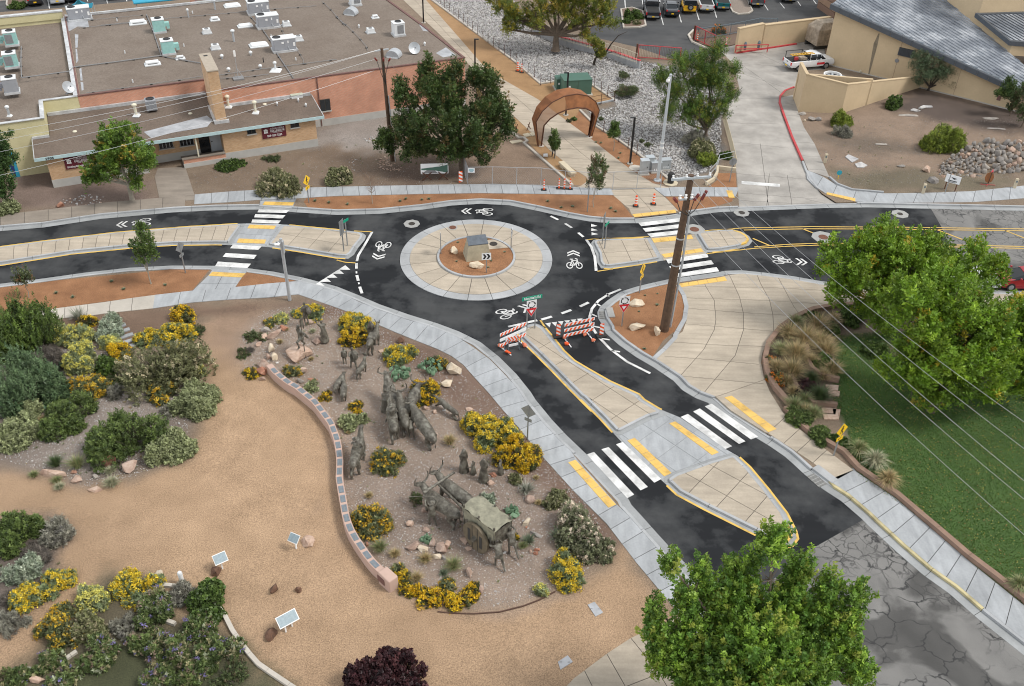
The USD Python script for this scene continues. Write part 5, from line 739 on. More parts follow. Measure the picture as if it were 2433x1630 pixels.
TF('leafy green tree with yellowing top in front of the office wall','1',920,1390,[('1',880,960,120,.4,1),('1',800,1080,120,0,.9),('1',950,1070,120,0,.9),('1',680,1180,90,-.2,.8),('1',1030,1150,75,-.1,.8),('1',850,1180,120,-.6,.8),('1',720,1000,60,.4,.9),('1',640,1240,60,-.5,.7),('1',960,1290,40,-.8,.7)],(0,0,1.6),.2,330,48,.8,.32,.17,[(6,(.115,.2,.03)),(4,(.16,.25,.035)),(2,(.07,.13,.02)),(.8,(.36,.27,.04))],16,up=.3,barkm='pale_bark')
TF('dark green tree at the left edge in front of the blue mural','1',-10,1420,[('1',20,980,60,.4,1.1),('1',-20,1080,90,.2,1),('1',40,1130,75,0,1),('1',0,1240,100,-.2,1),('1',40,1310,70,-.4,.8)],(0,0,1.2),.15,230,46,.7,.3,.15,[(5,(.05,.1,.025)),(4,(.07,.13,.03)),(2,(.035,.07,.02))],18,up=.3)
TF('old cottonwood with thick forked trunks and yellowing leaves in the rock basin','r',670,390,[('r',250,70,110,.5,.8),('r',200,10,80,1,.8),('r',330,150,90,0,.8),('r',420,80,90,0,.8),('r',510,140,90,-.5,.8),('r',590,60,80,0,.9),('r',690,90,90,-.5,.9),('r',800,80,110,.3,.9),('r',820,180,60,-.5,.8),('r',940,150,90,0,.9),('r',1000,60,90,.6,.9),('r',1090,170,80,.2,.9),('r',1100,60,70,.8,.9),('r',920,270,50,-.4,.8),('r',620,-60,180,.6,.7),('r',880,-60,180,.8,.7),('r',280,230,45,-.4,.7)],(0,0,1.9),.42,520,44,.95,.42,.19,GREEN_YEL,19,up=.2,low=-.6,extra=7)
TF('small tree with a bent black trunk leaning over the basin wall','r',975,505,[('r',1010,370,55,0,.9),('r',1030,430,40,-.3,.8),('r',960,320,35,.1,.8)],(.3,.1,.9),.14,80,36,.6,.26,.14,GREEN_YEL[:3],20,barkm='dark_bark')
b=W('r',975,505,.1);mb=MB();mb.path([(.2,0,.8),*(lobe_at('r',x,y,10,.3,1,b)[0] for x,y in ((1060,430),(1110,350),(1170,280),(1240,250)))],[.12,.1,.08,.05,.02],6).path([*(lobe_at('r',x,y,10,.3,1,b)[0] for x,y in ((1060,425),(1130,410),(1200,415)))],[.06,.04,.02],5)
obj('bare_limb',mb,'dark_bark',stage.GetPrimAtPath('/World/tree_008') if stage.GetPrimAtPath('/World/tree_008') else stage.GetPrimAtPath('/World/tree_007'))
TF('willow thicket with yellow-green leaves beside the concrete drive','3',215,905,[('3',120,470,110,.8,1.2),('3',250,430,110,1,1.1),('3',340,520,100,.5,1.1),('3',100,640,130,0,1.1),('3',260,640,140,0,1.1),('3',40,430,80,1,1),('3',30,760,100,-.5,1),('3',170,780,120,-.6,1),('3',310,720,80,-.4,1),('3',-40,560,90,.4,1),('3',390,620,50,.2,1.2),('3',260,350,50,1.2,1.2)],(0,0,.7),.2,800,52,1.,.36,.14,WILLOW,21,up=.45,low=-.8,lw=.32)
TF('spreading grey-green mesquite with black stems against the tan wall','3',1700,605,[('3',1640,400,70,.3,.9),('3',1740,400,80,.3,.9),('3',1820,470,80,0,.8),('3',1660,500,75,-.3,.8),('3',1760,510,80,-.4,.7),('3',1850,540,55,-.2,.6),('3',1620,450,40,0,.8)],(.1,0,.5),.15,360,44,.7,.3,.1,[(5,(.075,.115,.055)),(3,(.1,.14,.07)),(2,(.05,.075,.035)),(.4,(.14,.11,.06))],22,up=.3,barkm='dark_bark',lw=.35)
TF('slender green tree near the tan wall at the right edge','3',2245,775,[('3',2240,570,35,.2,1.2),('3',2190,630,40,0,.8),('3',2250,640,45,0,1)],(0,0,1.6),.07,80,36,.6,.26,.14,[(4,(.06,.11,.03)),(3,(.09,.13,.03))],23)
TF('reddish-green small tree cut by the right edge near the tan wall','3',2320,850,[('3',2330,640,55,.2,1),('3',2300,720,45,0,1),('3',2350,750,50,0,1)],(0,0,1.2),.08,110,36,.6,.26,.14,[(4,(.055,.085,.025)),(2,(.09,.07,.035))],24)
def sapling(label,c,bx,by,lobes,pal,seed,r=.035,nsh=60,per=30,leaf=.13,up=.6):return TF(label,c,bx,by,lobes,(0,0,1.),r,nsh,per,.55,.18,leaf,pal,seed,name='young_tree',group='young street trees',up=up,barkm='pale_bark',extra=3)
GY=[(5,(.085,.14,.03)),(3,(.12,.17,.035)),(2,(.055,.1,.025))]
sapling('young green tree in the orange mulch bed by the west lanes','4',1050,657,[('4',985,300,45,.1,1.4),('4',1000,390,75,0,1),('4',1015,460,70,-.1,.8),('4',960,250,22,.1,1.2)],GY,31,.05,95,34);sapling('small sparse young tree at the left edge of the orange mulch bed','4',202,752,[('4',150,590,50,.1,.8),('4',190,620,45,0,.7),('4',130,630,35,0,.8)],[(4,(.07,.1,.04)),(3,(.1,.12,.05)),(1,(.16,.1,.05))],32,.035,40,22)
sapling('young tree right beside the rusty arch foot','2',1517,1105,[('2',1515,930,18,.1,1.6),('2',1515,990,38,0,.9),('2',1520,1015,35,0,.6)],GY,33);sapling('young tree in the mulch between promenade and basin edging','2',1925,1050,[('2',1935,880,25,.1,1.3),('2',1930,930,38,0,.9)],GY,34);sapling('tall narrow young tree with reddish tips by the north kerb','2',1785,1440,[('2',1810,1120,38,.2,1.4),('2',1815,1200,60,0,1.1),('2',1800,1270,58,0,1)],[(4,(.09,.125,.045)),(3,(.12,.15,.05)),(2,(.14,.09,.05))],35,.04,95,30,.12,.75)
t=thing('young_tree','bare leafless sapling in the north mulch bed','tree',W('2',248,1415,.12),0,'young street trees');rng=np.random.default_rng(5);mb=MB().path([(0,0,0),(0,0,1.2),(-.05,0,2.6)],[.035,.03,.01],6);tw=MB()
for k in range(60):a=rng.random()*6.28;h=1.+rng.random()*1.4;l=.3+.7*rng.random();tw.path([(0,0,h),(l*.6*math.cos(a),l*.6*math.sin(a),h+l*.5),(l*math.cos(a),l*math.sin(a),h+l)],[.012,.008,.004],3)
p=obj('trunk',mb,'pale_bark',t);obj('twigs',tw,plain('twig',(.2,.13,.09),.9),p)
SH={'pale_chamisa':([(4,(.372,.4,.215)),(3,(.286,.343,.186)),(2,(.215,.257,.129))],.2,.022,1.,.75,[(4,(.66,.62,.17)),(3,(.58,.54,.12))],.55),'yellow_chamisa':([(4,(.208,.26,.13)),(3,(.273,.325,.182)),(2,(.13,.169,.072))],.22,.025,1.,.75,[(4,(.7,.54,.04)),(3,(.62,.45,.03)),(1,(.5,.38,.05))],1.),'gold_chamisa':([(4,(.081,.098,.034)),(3,(.115,.127,.046)),(2,(.149,.103,.052))],.16,.022,1.,.7,[(4,(.64,.43,.015)),(3,(.55,.34,.012)),(2,(.7,.52,.025))],1.),'mixed_chamisa':([(4,(.143,.169,.072)),(3,(.195,.208,.104)),(2,(.091,.111,.046))],.17,.024,1.,.65,[(3,(.6,.42,.04)),(3,(.5,.3,.02))],.32),'sage':([(4,(.349,.408,.306)),(3,(.262,.314,.218)),(2,(.437,.48,.364))],.17,.03,1.1,.6,None,0),'grey_brush':([(4,(.308,.3,.243)),(3,(.243,.235,.187)),(2,(.179,.17,.147))],.22,.018,.9,.6,None,0),'olive':([(5,(.186,.194,.089)),(3,(.251,.251,.13)),(3,(.121,.13,.056)),(1.6,(.551,.486,.324))],.11,.05,1.5,.45,None,0),'plume':([(4,(.225,.241,.141)),(3,(.167,.184,.1)),(2,(.125,.133,.075)),(2.6,(.7,.6,.483))],.11,.045,1.5,.5,None,0),'pale_olive':([(5,(.286,.319,.16)),(3,(.37,.403,.218)),(2,(.202,.227,.109))],.11,.05,1.3,.45,None,0),'green':([(5,(.075,.125,.028)),(4,(.11,.17,.038)),(2,(.05,.085,.02))],.13,.08,1.2,.4,None,0),'pinon':([(5,(.105,.153,.042)),(4,(.147,.202,.055)),(2,(.063,.098,.029))],.16,.035,1.7,.45,None,0),'juniper':([(5,(.088,.138,.028)),(4,(.125,.186,.036)),(2,(.05,.084,.02))],.22,.05,1.7,.9,None,0),'blue_juniper':([(5,(.116,.178,.085)),(4,(.165,.24,.116)),(2,(.068,.116,.054))],.22,.05,1.7,.85,None,0),'dry_brush':([(4,(.165,.143,.121)),(3,(.11,.097,.086)),(2,(.22,.193,.165))],.35,.012,.9,.35,None,0),'lime':([(5,(.196,.253,.034)),(3,(.253,.299,.046)),(2,(.127,.172,.029))],.16,.03,1.,.7,None,0),'vitex':([(5,(.12,.168,.053)),(3,(.165,.213,.072)),(3,(.075,.112,.036)),(2.4,(.3,.274,.149)),(1,(.36,.392,.264))],.17,.035,1.1,.6,[(3,(.2,.17,.36)),(5,(.22,.16,.12))],.06),'maroon':([(5,(.05,.018,.022)),(3,(.075,.028,.03)),(2,(.03,.013,.016))],.15,.08,1.2,.5,None,0),'herb':([(4,(.08,.11,.04)),(3,(.11,.14,.055)),(2,(.13,.11,.06))],.09,.035,.7,.4,None,0),'orange':([(4,(.09,.12,.04)),(3,(.13,.14,.05))],.18,.025,.9,.8,[(3,(.7,.2,.01)),(1,(.6,.3,.02))],.5)}
def shrub_mesh(t,rng,kind,R,H,dens=1.):
 pal,ll,lw,dn,upr,fl,fs=SH[kind];nl=int(rng.integers(7,12));lobes=[]
 for k in range(nl):
  a=rng.random()*6.283;q=math.sqrt(rng.random())*.72*R if k else 0;lobes.append((np.array([q*math.cos(a),q*math.sin(a),0]),R*rng.uniform(.3,.52),H*rng.uniform(.45,1.) if k else H))
 area=R*R*3.1+R*H*4;nt=int(min(1500,max(40,62*area*dn*dens)));per=24;ly=rng.choice(nl,nt);C=np.array([l[0] for l in lobes])[ly];rr=np.array([[l[1],l[1],l[2]] for l in lobes])[ly]
 d=unit(rng.normal(size=(nt,3)));d[:,2]=np.abs(d[:,2]);u=(.55+.45*rng.random((nt,1))**.6);p=C+d*rr*u;p[:,2]=np.maximum(p[:,2],.05);out=unit(p-np.array([0,0,-.3*H])+1e-6);ax=out*(1-.5*upr)+np.array([0,0,upr*.7])+rng.normal(size=(nt,3))*.2;tr=.22+.1*min(R,1.6)
 pr=[tuft(rng,per,.5,ll/tr,lw*1.6/ll,np.array(cc)*tn,.6 if upr<.7 else .4,.15) for _,cc in pal for tn in (.68,1.,1.28)];wt=np.repeat([q[0] for q in pal],3)*np.tile([1,1.3,.9],len(pal));instancer(newpath(t,'foliage'),pr,'leaf',p,ax,tr*(.7+.6*rng.random(nt)),rng.choice(len(pr),nt,p=wt/wt.sum()),rng)
 ns=int(30+40*R);a=rng.random(ns)*6.283;e=rng.uniform(.2,1.,ns);tip=np.column_stack([np.cos(a)*e*R*.8,np.sin(a)*e*R*.8,H*np.sqrt(np.maximum(.05,1-e*e*.7))*.85]);st=tip*np.array([.15,.15,.05]);obj('twigs',leaf_quads((tip+st)/2,tip-st,unit(rng.normal(size=(ns,3))),np.linalg.norm(tip-st,axis=1),.03,np.tile([.1,.085,.07],(ns,1))),'leaf',t)
 if fl:
  nf=int(nt*1.35*fs);li=rng.choice(nl,nf);C=np.array([l[0] for l in lobes])[li];rr=np.array([[l[1],l[1],l[2]] for l in lobes])[li];d=unit(rng.normal(size=(nf,3))+[0,0,.45]);d[:,2]=np.abs(d[:,2]);fp=C+d*rr*(1.+.12*rng.random((nf,1)));keep=np.ones(nf,bool)
  for c,r1,h1 in lobes:keep&=((((fp-c)/[r1,r1,h1])**2).sum(1)>.72)
  keep&=meshkit.noise(fp*(2.6 if R>.6 else 5)+rng.random(3)*40)>.42;fp=fp[keep];nf=len(fp);pr=[]
  for _,cc in fl:
   for tn in (.78,1.,1.18):o=rng.normal(size=(16,3))*[.42,.42,.3];pr.append(leaf_quads(o,rng.normal(size=(16,3))+[0,0,.8],unit(rng.normal(size=(16,3))+[0,0,.8]),.62,.5,np.array(cc)*tn*np.clip(rng.normal(1,.15,16),.6,1.35)[:,None]))
  if nf:wt=np.repeat([q[0] for q in fl],3);instancer(newpath(t,'flowers'),pr,'leaf',fp,rng.normal(size=(nf,3))*.3+[0,0,1],(.1+.03*min(R,1.6))*(.7+.6*rng.random(nf)),rng.choice(len(pr),nf,p=wt/wt.sum()),rng)
def blades(rng,R,H,n,pal,w,droop=.5,stiff=False):
 a=rng.random(n)*6.283;l=rng.uniform(.55,1.,n);e=rng.uniform(.15,1.,n)**(.8 if stiff else 1);c,s=np.cos(a),np.sin(a);mid=np.column_stack([c*e*R*.5*l,s*e*R*.5*l,H*l*(.62 if not stiff else .5)*np.sqrt(1-.6*e*e)]);tip=np.column_stack([c*e*R*l,s*e*R*l,H*l*((1-droop*e) if not stiff else np.sqrt(np.maximum(.03,1-e*e*.97)))]);o=np.column_stack([c,s,0*c])*rng.random((n,1))*R*.16;side=np.column_stack([-s,c,0*c])*w
 v=np.stack([o-side*.5,o+side*.5,mid+side*.45,mid-side*.45,tip],1).reshape(-1,3);i=np.arange(n)[:,None]*5;col=np.repeat(pick(rng,pal,n)*np.clip(rng.normal(1,.16,n),.6,1.4)[:,None],5,0);return v,np.concatenate([i+[0,1,2],i+[0,2,3],i+[3,2,4]]),col
GR_TAN=[(4,(.5,.375,.2)),(3,(.375,.288,.15)),(2,(.275,.213,.1)),(1.5,(.175,.2,.075))];GR_GRN=[(4,(.15,.2,.075)),(3,(.213,.237,.1)),(3,(.35,.312,.163))];GR_SIL=[(4,(.45,.413,.288)),(3,(.325,.338,.213)),(2,(.213,.263,.15))];YUC=[(4,(.16,.2,.13)),(3,(.22,.25,.17)),(2,(.1,.13,.08))];YUCW=[(4,(.36,.36,.3)),(3,(.24,.25,.2)),(2,(.14,.16,.11))];GR_DRK=[(4,(.05,.085,.028)),(3,(.075,.11,.035)),(2,(.1,.12,.05))]
_seed=[100]
def place(c,x,y,hw,hr,lift=.5):
 R=hw*sa(c,x,y);H=R*hr
 for _ in range(2):R=hw*sa(c,x,y,H*lift);H=R*hr
 p=W(c,x,y,.12+H*lift);return R,H,(p[0],p[1],.1)
NAMES={'pinon':('pinyon_bush','shrub'),'juniper':('juniper','shrub'),'blue_juniper':('juniper','shrub'),'dry_brush':('dry_brush','shrub'),'vitex':('flowering_bush','shrub'),'herb':('low_plant','plant'),'orange':('poppy_plant','flower')}
def shrub(kind,c,x,y,hw,label,hr=.95,dens=1.,group=None):
 _seed[0]+=1;rng=np.random.default_rng(_seed[0]);R,H,loc=place(c,x,y,hw*(1.3 if c=='m' else 1.14),hr*1.08);nm,cat=NAMES.get(kind,(('rabbitbrush','shrub') if 'chamisa' in kind else ('shrub','shrub')));t=thing(nm,label,cat,loc,0,group)
 shrub_mesh(t,rng,kind,R,H,dens)
 if kind in ('juniper','blue_juniper'):
  sp=[(np.array([math.cos(a)*R*q,math.sin(a)*R*q,H*.45]),(R*.3,R*.3,H*hh)) for a,q,hh in ((2.2,.5,.75),(1.,.45,.65),(3.6,.45,.6),(5.2,.4,.5),(.2,.6,.45),(2.9,.75,.5),(4.4,.6,.45))];crown(newpath(t,'spires'),rng,sp,int(240+110*R),30,.75,.14,.13,SH[kind][0],.85,-.3,.4,.3)
 obj('stems',MB().path([(0,0,-.05),(.05,0,H*.3),(.1,.05,H*.55)],[.05,.04,.02],5).path([(0,0,0),(-.1*R,.1,H*.45)],[.04,.02],5),'dark_bark',t);return t
def grass(c,x,y,hw,label,pal,hr=.9,n=420,w=.018,droop=.45,name='grass_clump',stiff=False,group=None,cat='grass'):
 _seed[0]+=1;rng=np.random.default_rng(_seed[0]);R,H,loc=place(c,x,y,hw*(1.35 if c in 'mnoab8' else 1.1),hr,.4);m=blades(rng,R,H,n,pal,w,droop,stiff);o=obj(name,m,'leaf');UsdGeom.Xformable(o).AddTranslateOp().Set(Gf.Vec3d(*map(float,loc)));tag(o,label,cat,group);return o
def yucca(c,x,y,hw,label,pal=YUC):return grass(c,x,y,hw,label,pal,1.,120,.045,.2,'yucca',True,cat='yucca')
plain('cactus_green',(.13,.22,.13),.6,var=.2)
def cactus(c,x,y,hw,label,n=26,group=None):
 _seed[0]+=1;rng=np.random.default_rng(_seed[0]);R,H,loc=place(c,x,y,hw,.75);t=thing('prickly_pear',label,'cactus',loc,0,group);s=trimesh.creation.icosphere(1,1.)
 for k in range(n):
  a=rng.random()*6.28;q=math.sqrt(rng.random())*.85*R;h=H*(.25+.75*rng.random()*math.sqrt(max(.05,1-(q/R)**2)));sz=.11+.06*rng.random();Rm=trimesh.transformations.euler_matrix(rng.normal()*.5,rng.normal()*.5,rng.random()*6.28)[:3,:3];v=(s.vertices*[sz,sz*.2,sz*1.3])@Rm.T+[q*math.cos(a),q*math.sin(a),max(.1,h)];obj('pad',(v,s.faces),'cactus_green',t,smooth=True)
 return t
S=shrub
for a in [('juniper','m',200,330,200,'dark green upright juniper below the left walk, topmost of the left bed',1.25),('blue_juniper','m',190,700,185,'blue-green juniper in the middle of the left edge',1.15),('pale_chamisa','m',600,500,105,'pale yellow rabbitbrush, tallest in front of the dark juniper',1.3),('pale_chamisa','m',545,350,95,'pale yellow rabbitbrush directly right of the dark juniper',.9),('pale_chamisa','m',670,345,55,'small pale rabbitbrush between sage and juniper',.9),('gold_chamisa','m',640,258,55,'small deep golden rabbitbrush near the stepping slabs',.9),('sage','m',790,300,105,'silvery sage bush left of the stepping slabs',.85),('pale_chamisa','m',820,410,75,'pale tufted rabbitbrush below the silvery sage',.8),('gold_chamisa','m',895,468,68,'golden rabbitbrush touching the lowest stepping slab',.8),('green','m',810,570,78,'low dark green bush under the golden rabbitbrush',.75),('olive','m',1205,560,255,'largest olive-brown round bush beside the gravel path',.95),('gold_chamisa','m',1365,195,85,'round golden rabbitbrush standing alone below the walk',.85),('yellow_chamisa','m',1110,355,85,'yellow rabbitbrush at the upper left of the big olive bush',.7),('yellow_chamisa','m',1310,335,105,'yellow rabbitbrush at the upper right of the big olive bush',.75),('herb','m',1455,335,75,'low dark weeds right of the upper yellow rabbitbrush',.4),('pale_olive','m',1420,840,155,'pale grey-green bush at the path edge below the big olive bush',.8),('mixed_chamisa','m',1175,790,95,'straggly golden plant between the olive and grey-green bushes',.7),('pale_chamisa','m',1475,630,50,'small pale yellow tuft at the right foot of the olive bush',.9),('mixed_chamisa','m',620,745,120,'sprawling grey rabbitbrush with few yellow heads in the left bed',.7),('pinon','m',505,945,170,'mid green pinyon bush left of the dark one',.85),('pinon','m',945,1060,230,'dark green pinyon bush above the red boulders',.9),('pale_olive','m',1235,1190,135,'pale green saltbush right of the dark pinyon',.9),('sage','m',60,860,110,'pale sage bush at the left edge under the blue juniper',.9),('pale_olive','m',95,1060,120,'yellow-green bush at the left edge above the side path',.9),('pale_olive','m',215,900,95,'pale olive bush right of the left edge sage',.8),('dry_brush','m',330,500,130,'dark dry brush between the two junipers',.6),('grey_brush','m',830,790,60,'thin grey twiggy bush above the dark pinyon',1.),('grey_brush','m',1240,930,55,'grey shaded brush left of the pale grey-green bush',.7),('gold_chamisa','m',310,578,45,'small golden tuft on the right of the blue juniper',.7),('herb','m',880,690,80,'low weeds on the bare gravel of the left bed',.35),('pinon','n',95,330,165,'green bush at the left edge below the side path',1.1),('grey_brush','n',395,350,120,'grey-green feathery bush at the mouth of the side path',.9),('dry_brush','n',290,510,105,'heap of grey dead branches at the left edge',.6),('sage','n',175,650,125,'silvery branching cholla-like bush at the left edge',.9),('yellow_chamisa','n',230,860,110,'bright yellow rabbitbrush at the left edge, nearer of the pair',.85),('yellow_chamisa','n',430,765,108,'bright yellow rabbitbrush at the left edge, farther of the pair',.85),('grey_brush','n',85,1040,105,'grey wispy bush by the lower dirt path',.7),('dry_brush','n',60,890,80,'dark dead brush left of the yellow pair',.6),('pale_chamisa','n',660,900,120,'pale grey rabbitbrush at the upper left of the lower thicket',.9),('yellow_chamisa','n',950,745,105,'yellow rabbitbrush on top of the lower thicket',1.),('yellow_chamisa','n',1165,775,85,'yellow rabbitbrush left of the white bollard',1.),('yellow_chamisa','n',1060,850,85,'yellow rabbitbrush in the middle of the lower thicket',.8),('grey_brush','n',1400,830,95,'grey dry bush behind the bright green one',.9),('green','n',1565,885,165,'bright green rounded bush by the curved white edging',.9),('grey_brush','n',945,1085,85,'ball of pale grey twigs in the lower thicket',.95),('mixed_chamisa','n',450,1110,145,'olive and yellow bush along the lower dirt path',.9),('olive','n',660,1060,150,'olive bush in the left of the lower thicket',.9),('mixed_chamisa','n',470,980,80,'yellow-topped tuft by the lower dirt path',.8),('vitex','n',1130,960,150,'dark green flowering bush behind the grey twig ball',.9),('vitex','n',770,1290,135,'feathery green bush left of the black stems',.9),('vitex','n',1480,1090,140,'feathery bush beneath the bright green one',.8),('vitex','n',1680,1280,150,'green bush with purple spikes against the curved white edging',.85),('vitex','n',1330,1260,150,'green bush with purple spikes in the middle of the lower thicket',.9),('vitex','n',1120,1210,110,'thin feathery bush right of the grey twig ball',.9),('vitex','n',1270,1450,140,'green bush with many purple spikes at the picture bottom',.9),('vitex','n',1480,1440,130,'green feathery bush at the bottom right of the thicket',.9),('vitex','n',360,1340,100,'feathery bush by the lower dirt path end',.9),('vitex','n',90,1490,105,'green bush with purple spikes at the bottom left corner',.8),('vitex','n',480,1500,95,'grey-green bush on the dark lawn at the bottom',.7),('herb','n',1760,1470,130,'thin brownish weeds inside the curved white edging',.4),('maroon','8',260,1560,215,'dark maroon leaved shrub cut by the picture bottom',.8),('yellow_chamisa','a',1080,285,165,'bright yellow rabbitbrush behind the standing statue on the rock',.8),('yellow_chamisa','a',850,320,80,'bright yellow rabbitbrush left behind the statue with the pack',.8),('pale_chamisa','a',640,370,110,'pale yellow rabbitbrush at the far left of the statue mound',.8),('yellow_chamisa','a',1560,430,250,'large yellow rabbitbrush beside the donkey statue, upper half',.75),('gold_chamisa','a',1620,600,200,'golden lower half of the large rabbitbrush beside the donkey statue',.75),('mixed_chamisa','a',470,440,90,'dark green and gold bush at the left of the statue mound',.7),('herb','a',200,610,130,'green weeds on the left slope of the statue mound',.4),('herb','a',110,850,110,'tan weeds at the path corner of the statue mound',.4),('herb','a',340,640,100,'olive weeds among the tilted slabs',.35),('gold_chamisa','a',205,1130,95,'small golden bush at the end of the curved plaque wall',.8),('mixed_chamisa','a',770,1110,125,'low olive bush behind the first plaques of the wall',.6),('pale_olive','a',1050,1320,100,'pale spiky bush behind the plaque wall',.7),('gold_chamisa','a',1230,1450,85,'golden bush behind the plaque wall bend',.7),('herb','a',1020,420,60,'low green herbs between the two statues on the rock',.4),('dry_brush','a',190,820,45,'small dark tuft on the left slope',.7),('yellow_chamisa','5',440,1130,105,'yellow rabbitbrush above the prickly pears',.7),('mixed_chamisa','5',705,1185,70,'yellow and green bush right of the prickly pears',.7),('gold_chamisa','5',590,1390,115,'round golden rabbitbrush below the prickly pears',.8),('yellow_chamisa','8',760,140,100,'yellow rabbitbrush by the sidewalk, left end of the long clump',.8),('yellow_chamisa','8',890,180,115,'yellow rabbitbrush by the sidewalk, middle of the long clump',.8),('gold_chamisa','8',985,300,112,'rounded golden rabbitbrush by the sidewalk, right end of the long clump',.85),('mixed_chamisa','8',280,330,82,'olive bush with yellow tips beside the rear-view rider',.75),('pale_olive','8',85,110,68,'green bush behind the plaque wall in the upper bend',.7),('gold_chamisa','8',105,35,38,'small golden bush behind the plaque wall',.8),('mixed_chamisa','o',250,440,175,'dark green bush with golden heads behind the plaque wall',.85),('herb','o',610,310,60,'low dark herb below the ox team',.5),('gold_chamisa','o',490,970,70,'first golden bush beside the plaque wall end',.8),('gold_chamisa','o',545,1075,85,'second golden bush from the plaque wall end',.7),('gold_chamisa','o',700,1120,100,'dark golden bush in the middle of the edging row',.7),('gold_chamisa','o',900,1140,95,'golden bush at the right of the edging row, front',.7),('gold_chamisa','o',1010,1130,95,'golden bush right of the front one in the edging row',.75),('mixed_chamisa','o',870,1015,70,'greener bush at the back of the edging row',.8),('gold_chamisa','o',1090,1060,55,'rightmost golden bush of the edging row',.9),('mixed_chamisa','o',430,900,60,'olive tuft just behind the plaque wall end',.8),('plume','o',1960,480,240,'huge pale-flecked grey bush by the sidewalk',.95),('plume','o',2100,690,160,'lower right lobe bush below the huge grey bush',.7),('olive','o',1800,300,110,'upper left lobe bush above the spiky yuccas',.7),('yellow_chamisa','o',1820,910,165,'lemon yellow rabbitbrush near the steel edging',.9),('pale_chamisa','o',1640,1065,75,'small lemon rabbitbrush beside the larger one',.9),('sage','o',1225,290,85,'silvery bush behind the covered cart',.7),('olive','o',1440,115,75,'olive bush above the pale agave',.6),('gold_chamisa','o',1425,620,40,'golden tuft behind the pushing statue',1.),('herb','o',580,290,50,'low tuft at the ox driver feet',.4),('herb','5',130,1500,40,'small golden herb above the rider statue',.8),('olive','1',1935,1255,140,'olive-grey bush on the school dirt, left of the yellow sign',.75),('olive','2',45,1215,105,'olive-grey bush on the school dirt, under the brick pole',.8),('pale_olive','1',40,1430,65,'pale bush at the left edge by the brown sidewalk',.9),('green','1',1620,1130,95,'row of low green weeds along the porch wall',.3),('herb','1',1880,1095,55,'brown weeds at the foot of the office wall',.5),('green','3',1475,680,58,'round dark green bush at the foot of the tan yard wall',.95),('lime','3',1112,780,78,'lime green bush in front of the tan yard wall',1.),('grey_brush','3',1122,870,58,'leafless grey bush under the lime green one',.9),('lime','3',1812,910,118,'feathery lime green bush above the boulder wall',1.05),('olive','3',210,980,95,'olive yellow bush at the near end of the rock basin',.7),('lime','3',230,1050,62,'lime bush next to the white pipe railing',.9),('grey_brush','3',150,900,75,'grey shaded brush under the willow thicket',.7),('green','3',350,1030,40,'green weed on the inside of the drive fence',.8),('green','g',130,150,90,'dark green rounded bush in the parking island',.9),('green','g',35,230,45,'low green bush at the left of the parking island',.8),('olive','g',165,240,45,'olive bush at the near end of the parking island',.8),('orange','g',1080,320,70,'yellow flowering bush behind the slatted fence',.9),('green','h',210,50,95,'spiky green bush in the far left parking island',.6),('herb','2',2010,620,75,'tan tussock in the rock basin by the willow',.5),('herb','2',1990,515,45,'green tuft in the rock basin',.35),('herb','f',775,610,40,'pale green plant in the mulch behind the arch',.9),('green','f',840,590,35,'dark green plant in the mulch behind the arch',.9),('herb','f',1210,585,32,'dark tuft among the basin rocks near the arch',.7),('herb','f',1870,940,50,'yellow tuft among the basin rocks by the white pole',.6),('herb','f',1760,890,40,'tan tuft among the basin rocks by the white pole',.6)]:S(*a[:6],hr=a[6])
for a in [('m',410,1305,80,'fine green grass clump left of the red block',GR_DRK),('m',570,1310,95,'dusky green grass clump in front of the red block',GR_GRN),('m',820,1370,55,'pale grass tuft before the red block',GR_SIL),('m',250,1400,45,'green tuft at the left end of the long slab',GR_GRN),('m',440,1490,50,'pale grass tuft at the path edge',GR_SIL),('m',420,1440,50,'grass tuft just below the long slab',GR_GRN),('m',830,1455,80,'spiky grey grass below the brown boulder',GR_SIL),('m',700,1165,50,'grey-green tuft left of the dark pinyon foot',GR_GRN),('m',320,990,50,'tan grass tuft by the left pinyon',GR_TAN),('o',290,700,100,'tall tan-green grass behind the plaque wall',GR_GRN),('o',420,760,70,'tan grass clump right of the tall one at the plaque wall',GR_TAN),('o',600,960,80,'dry grass behind the golden edging row',GR_TAN),('o',675,800,80,'tan grass clump left of the pink boulders',GR_TAN),('o',910,850,108,'green and tan grass clump in front of the pink boulders',GR_GRN),('o',200,270,45,'pale tuft at the upper plaque wall',GR_TAN),('o',1630,330,40,'small tan tuft right of the flat stone',GR_TAN),('o',1610,120,35,'orange tan tuft right of the agave',GR_TAN),('o',1500,690,55,'grass tuft left of the spiky yuccas',GR_GRN),('a',610,700,60,'pale grass tuft between the tilted slabs and leader rock',GR_TAN),('a',700,530,45,'pale tuft behind the leader statue',GR_TAN),('a',1060,555,60,'pale low tuft on the rock top',GR_SIL),('a',1040,940,50,'tan tuft at the foot of the leader rock',GR_TAN),('8',620,220,55,'tan tuft left of the long yellow clump',GR_TAN),('b',1640,930,55,'orange tan tuft below the long yellow clump',GR_TAN),('b',280,850,45,'pale tuft right of the plaque wall top',GR_TAN)]:grass(*a)
for a in [('9',1250,260,95,'silver-green plumed grass, first beside the pedestrian sign',GR_GRN),('9',1340,320,115,'largest silvery plumed grass on the lawn edge',GR_SIL),('9',1410,425,100,'tan plumed grass, nearest of the three on the lawn edge',GR_TAN),('9',2125,1000,85,'green plumed grass on the lawn edge at the right side',GR_GRN)]:grass(*a,hr=1.1,n=520,w=.025,droop=.75)
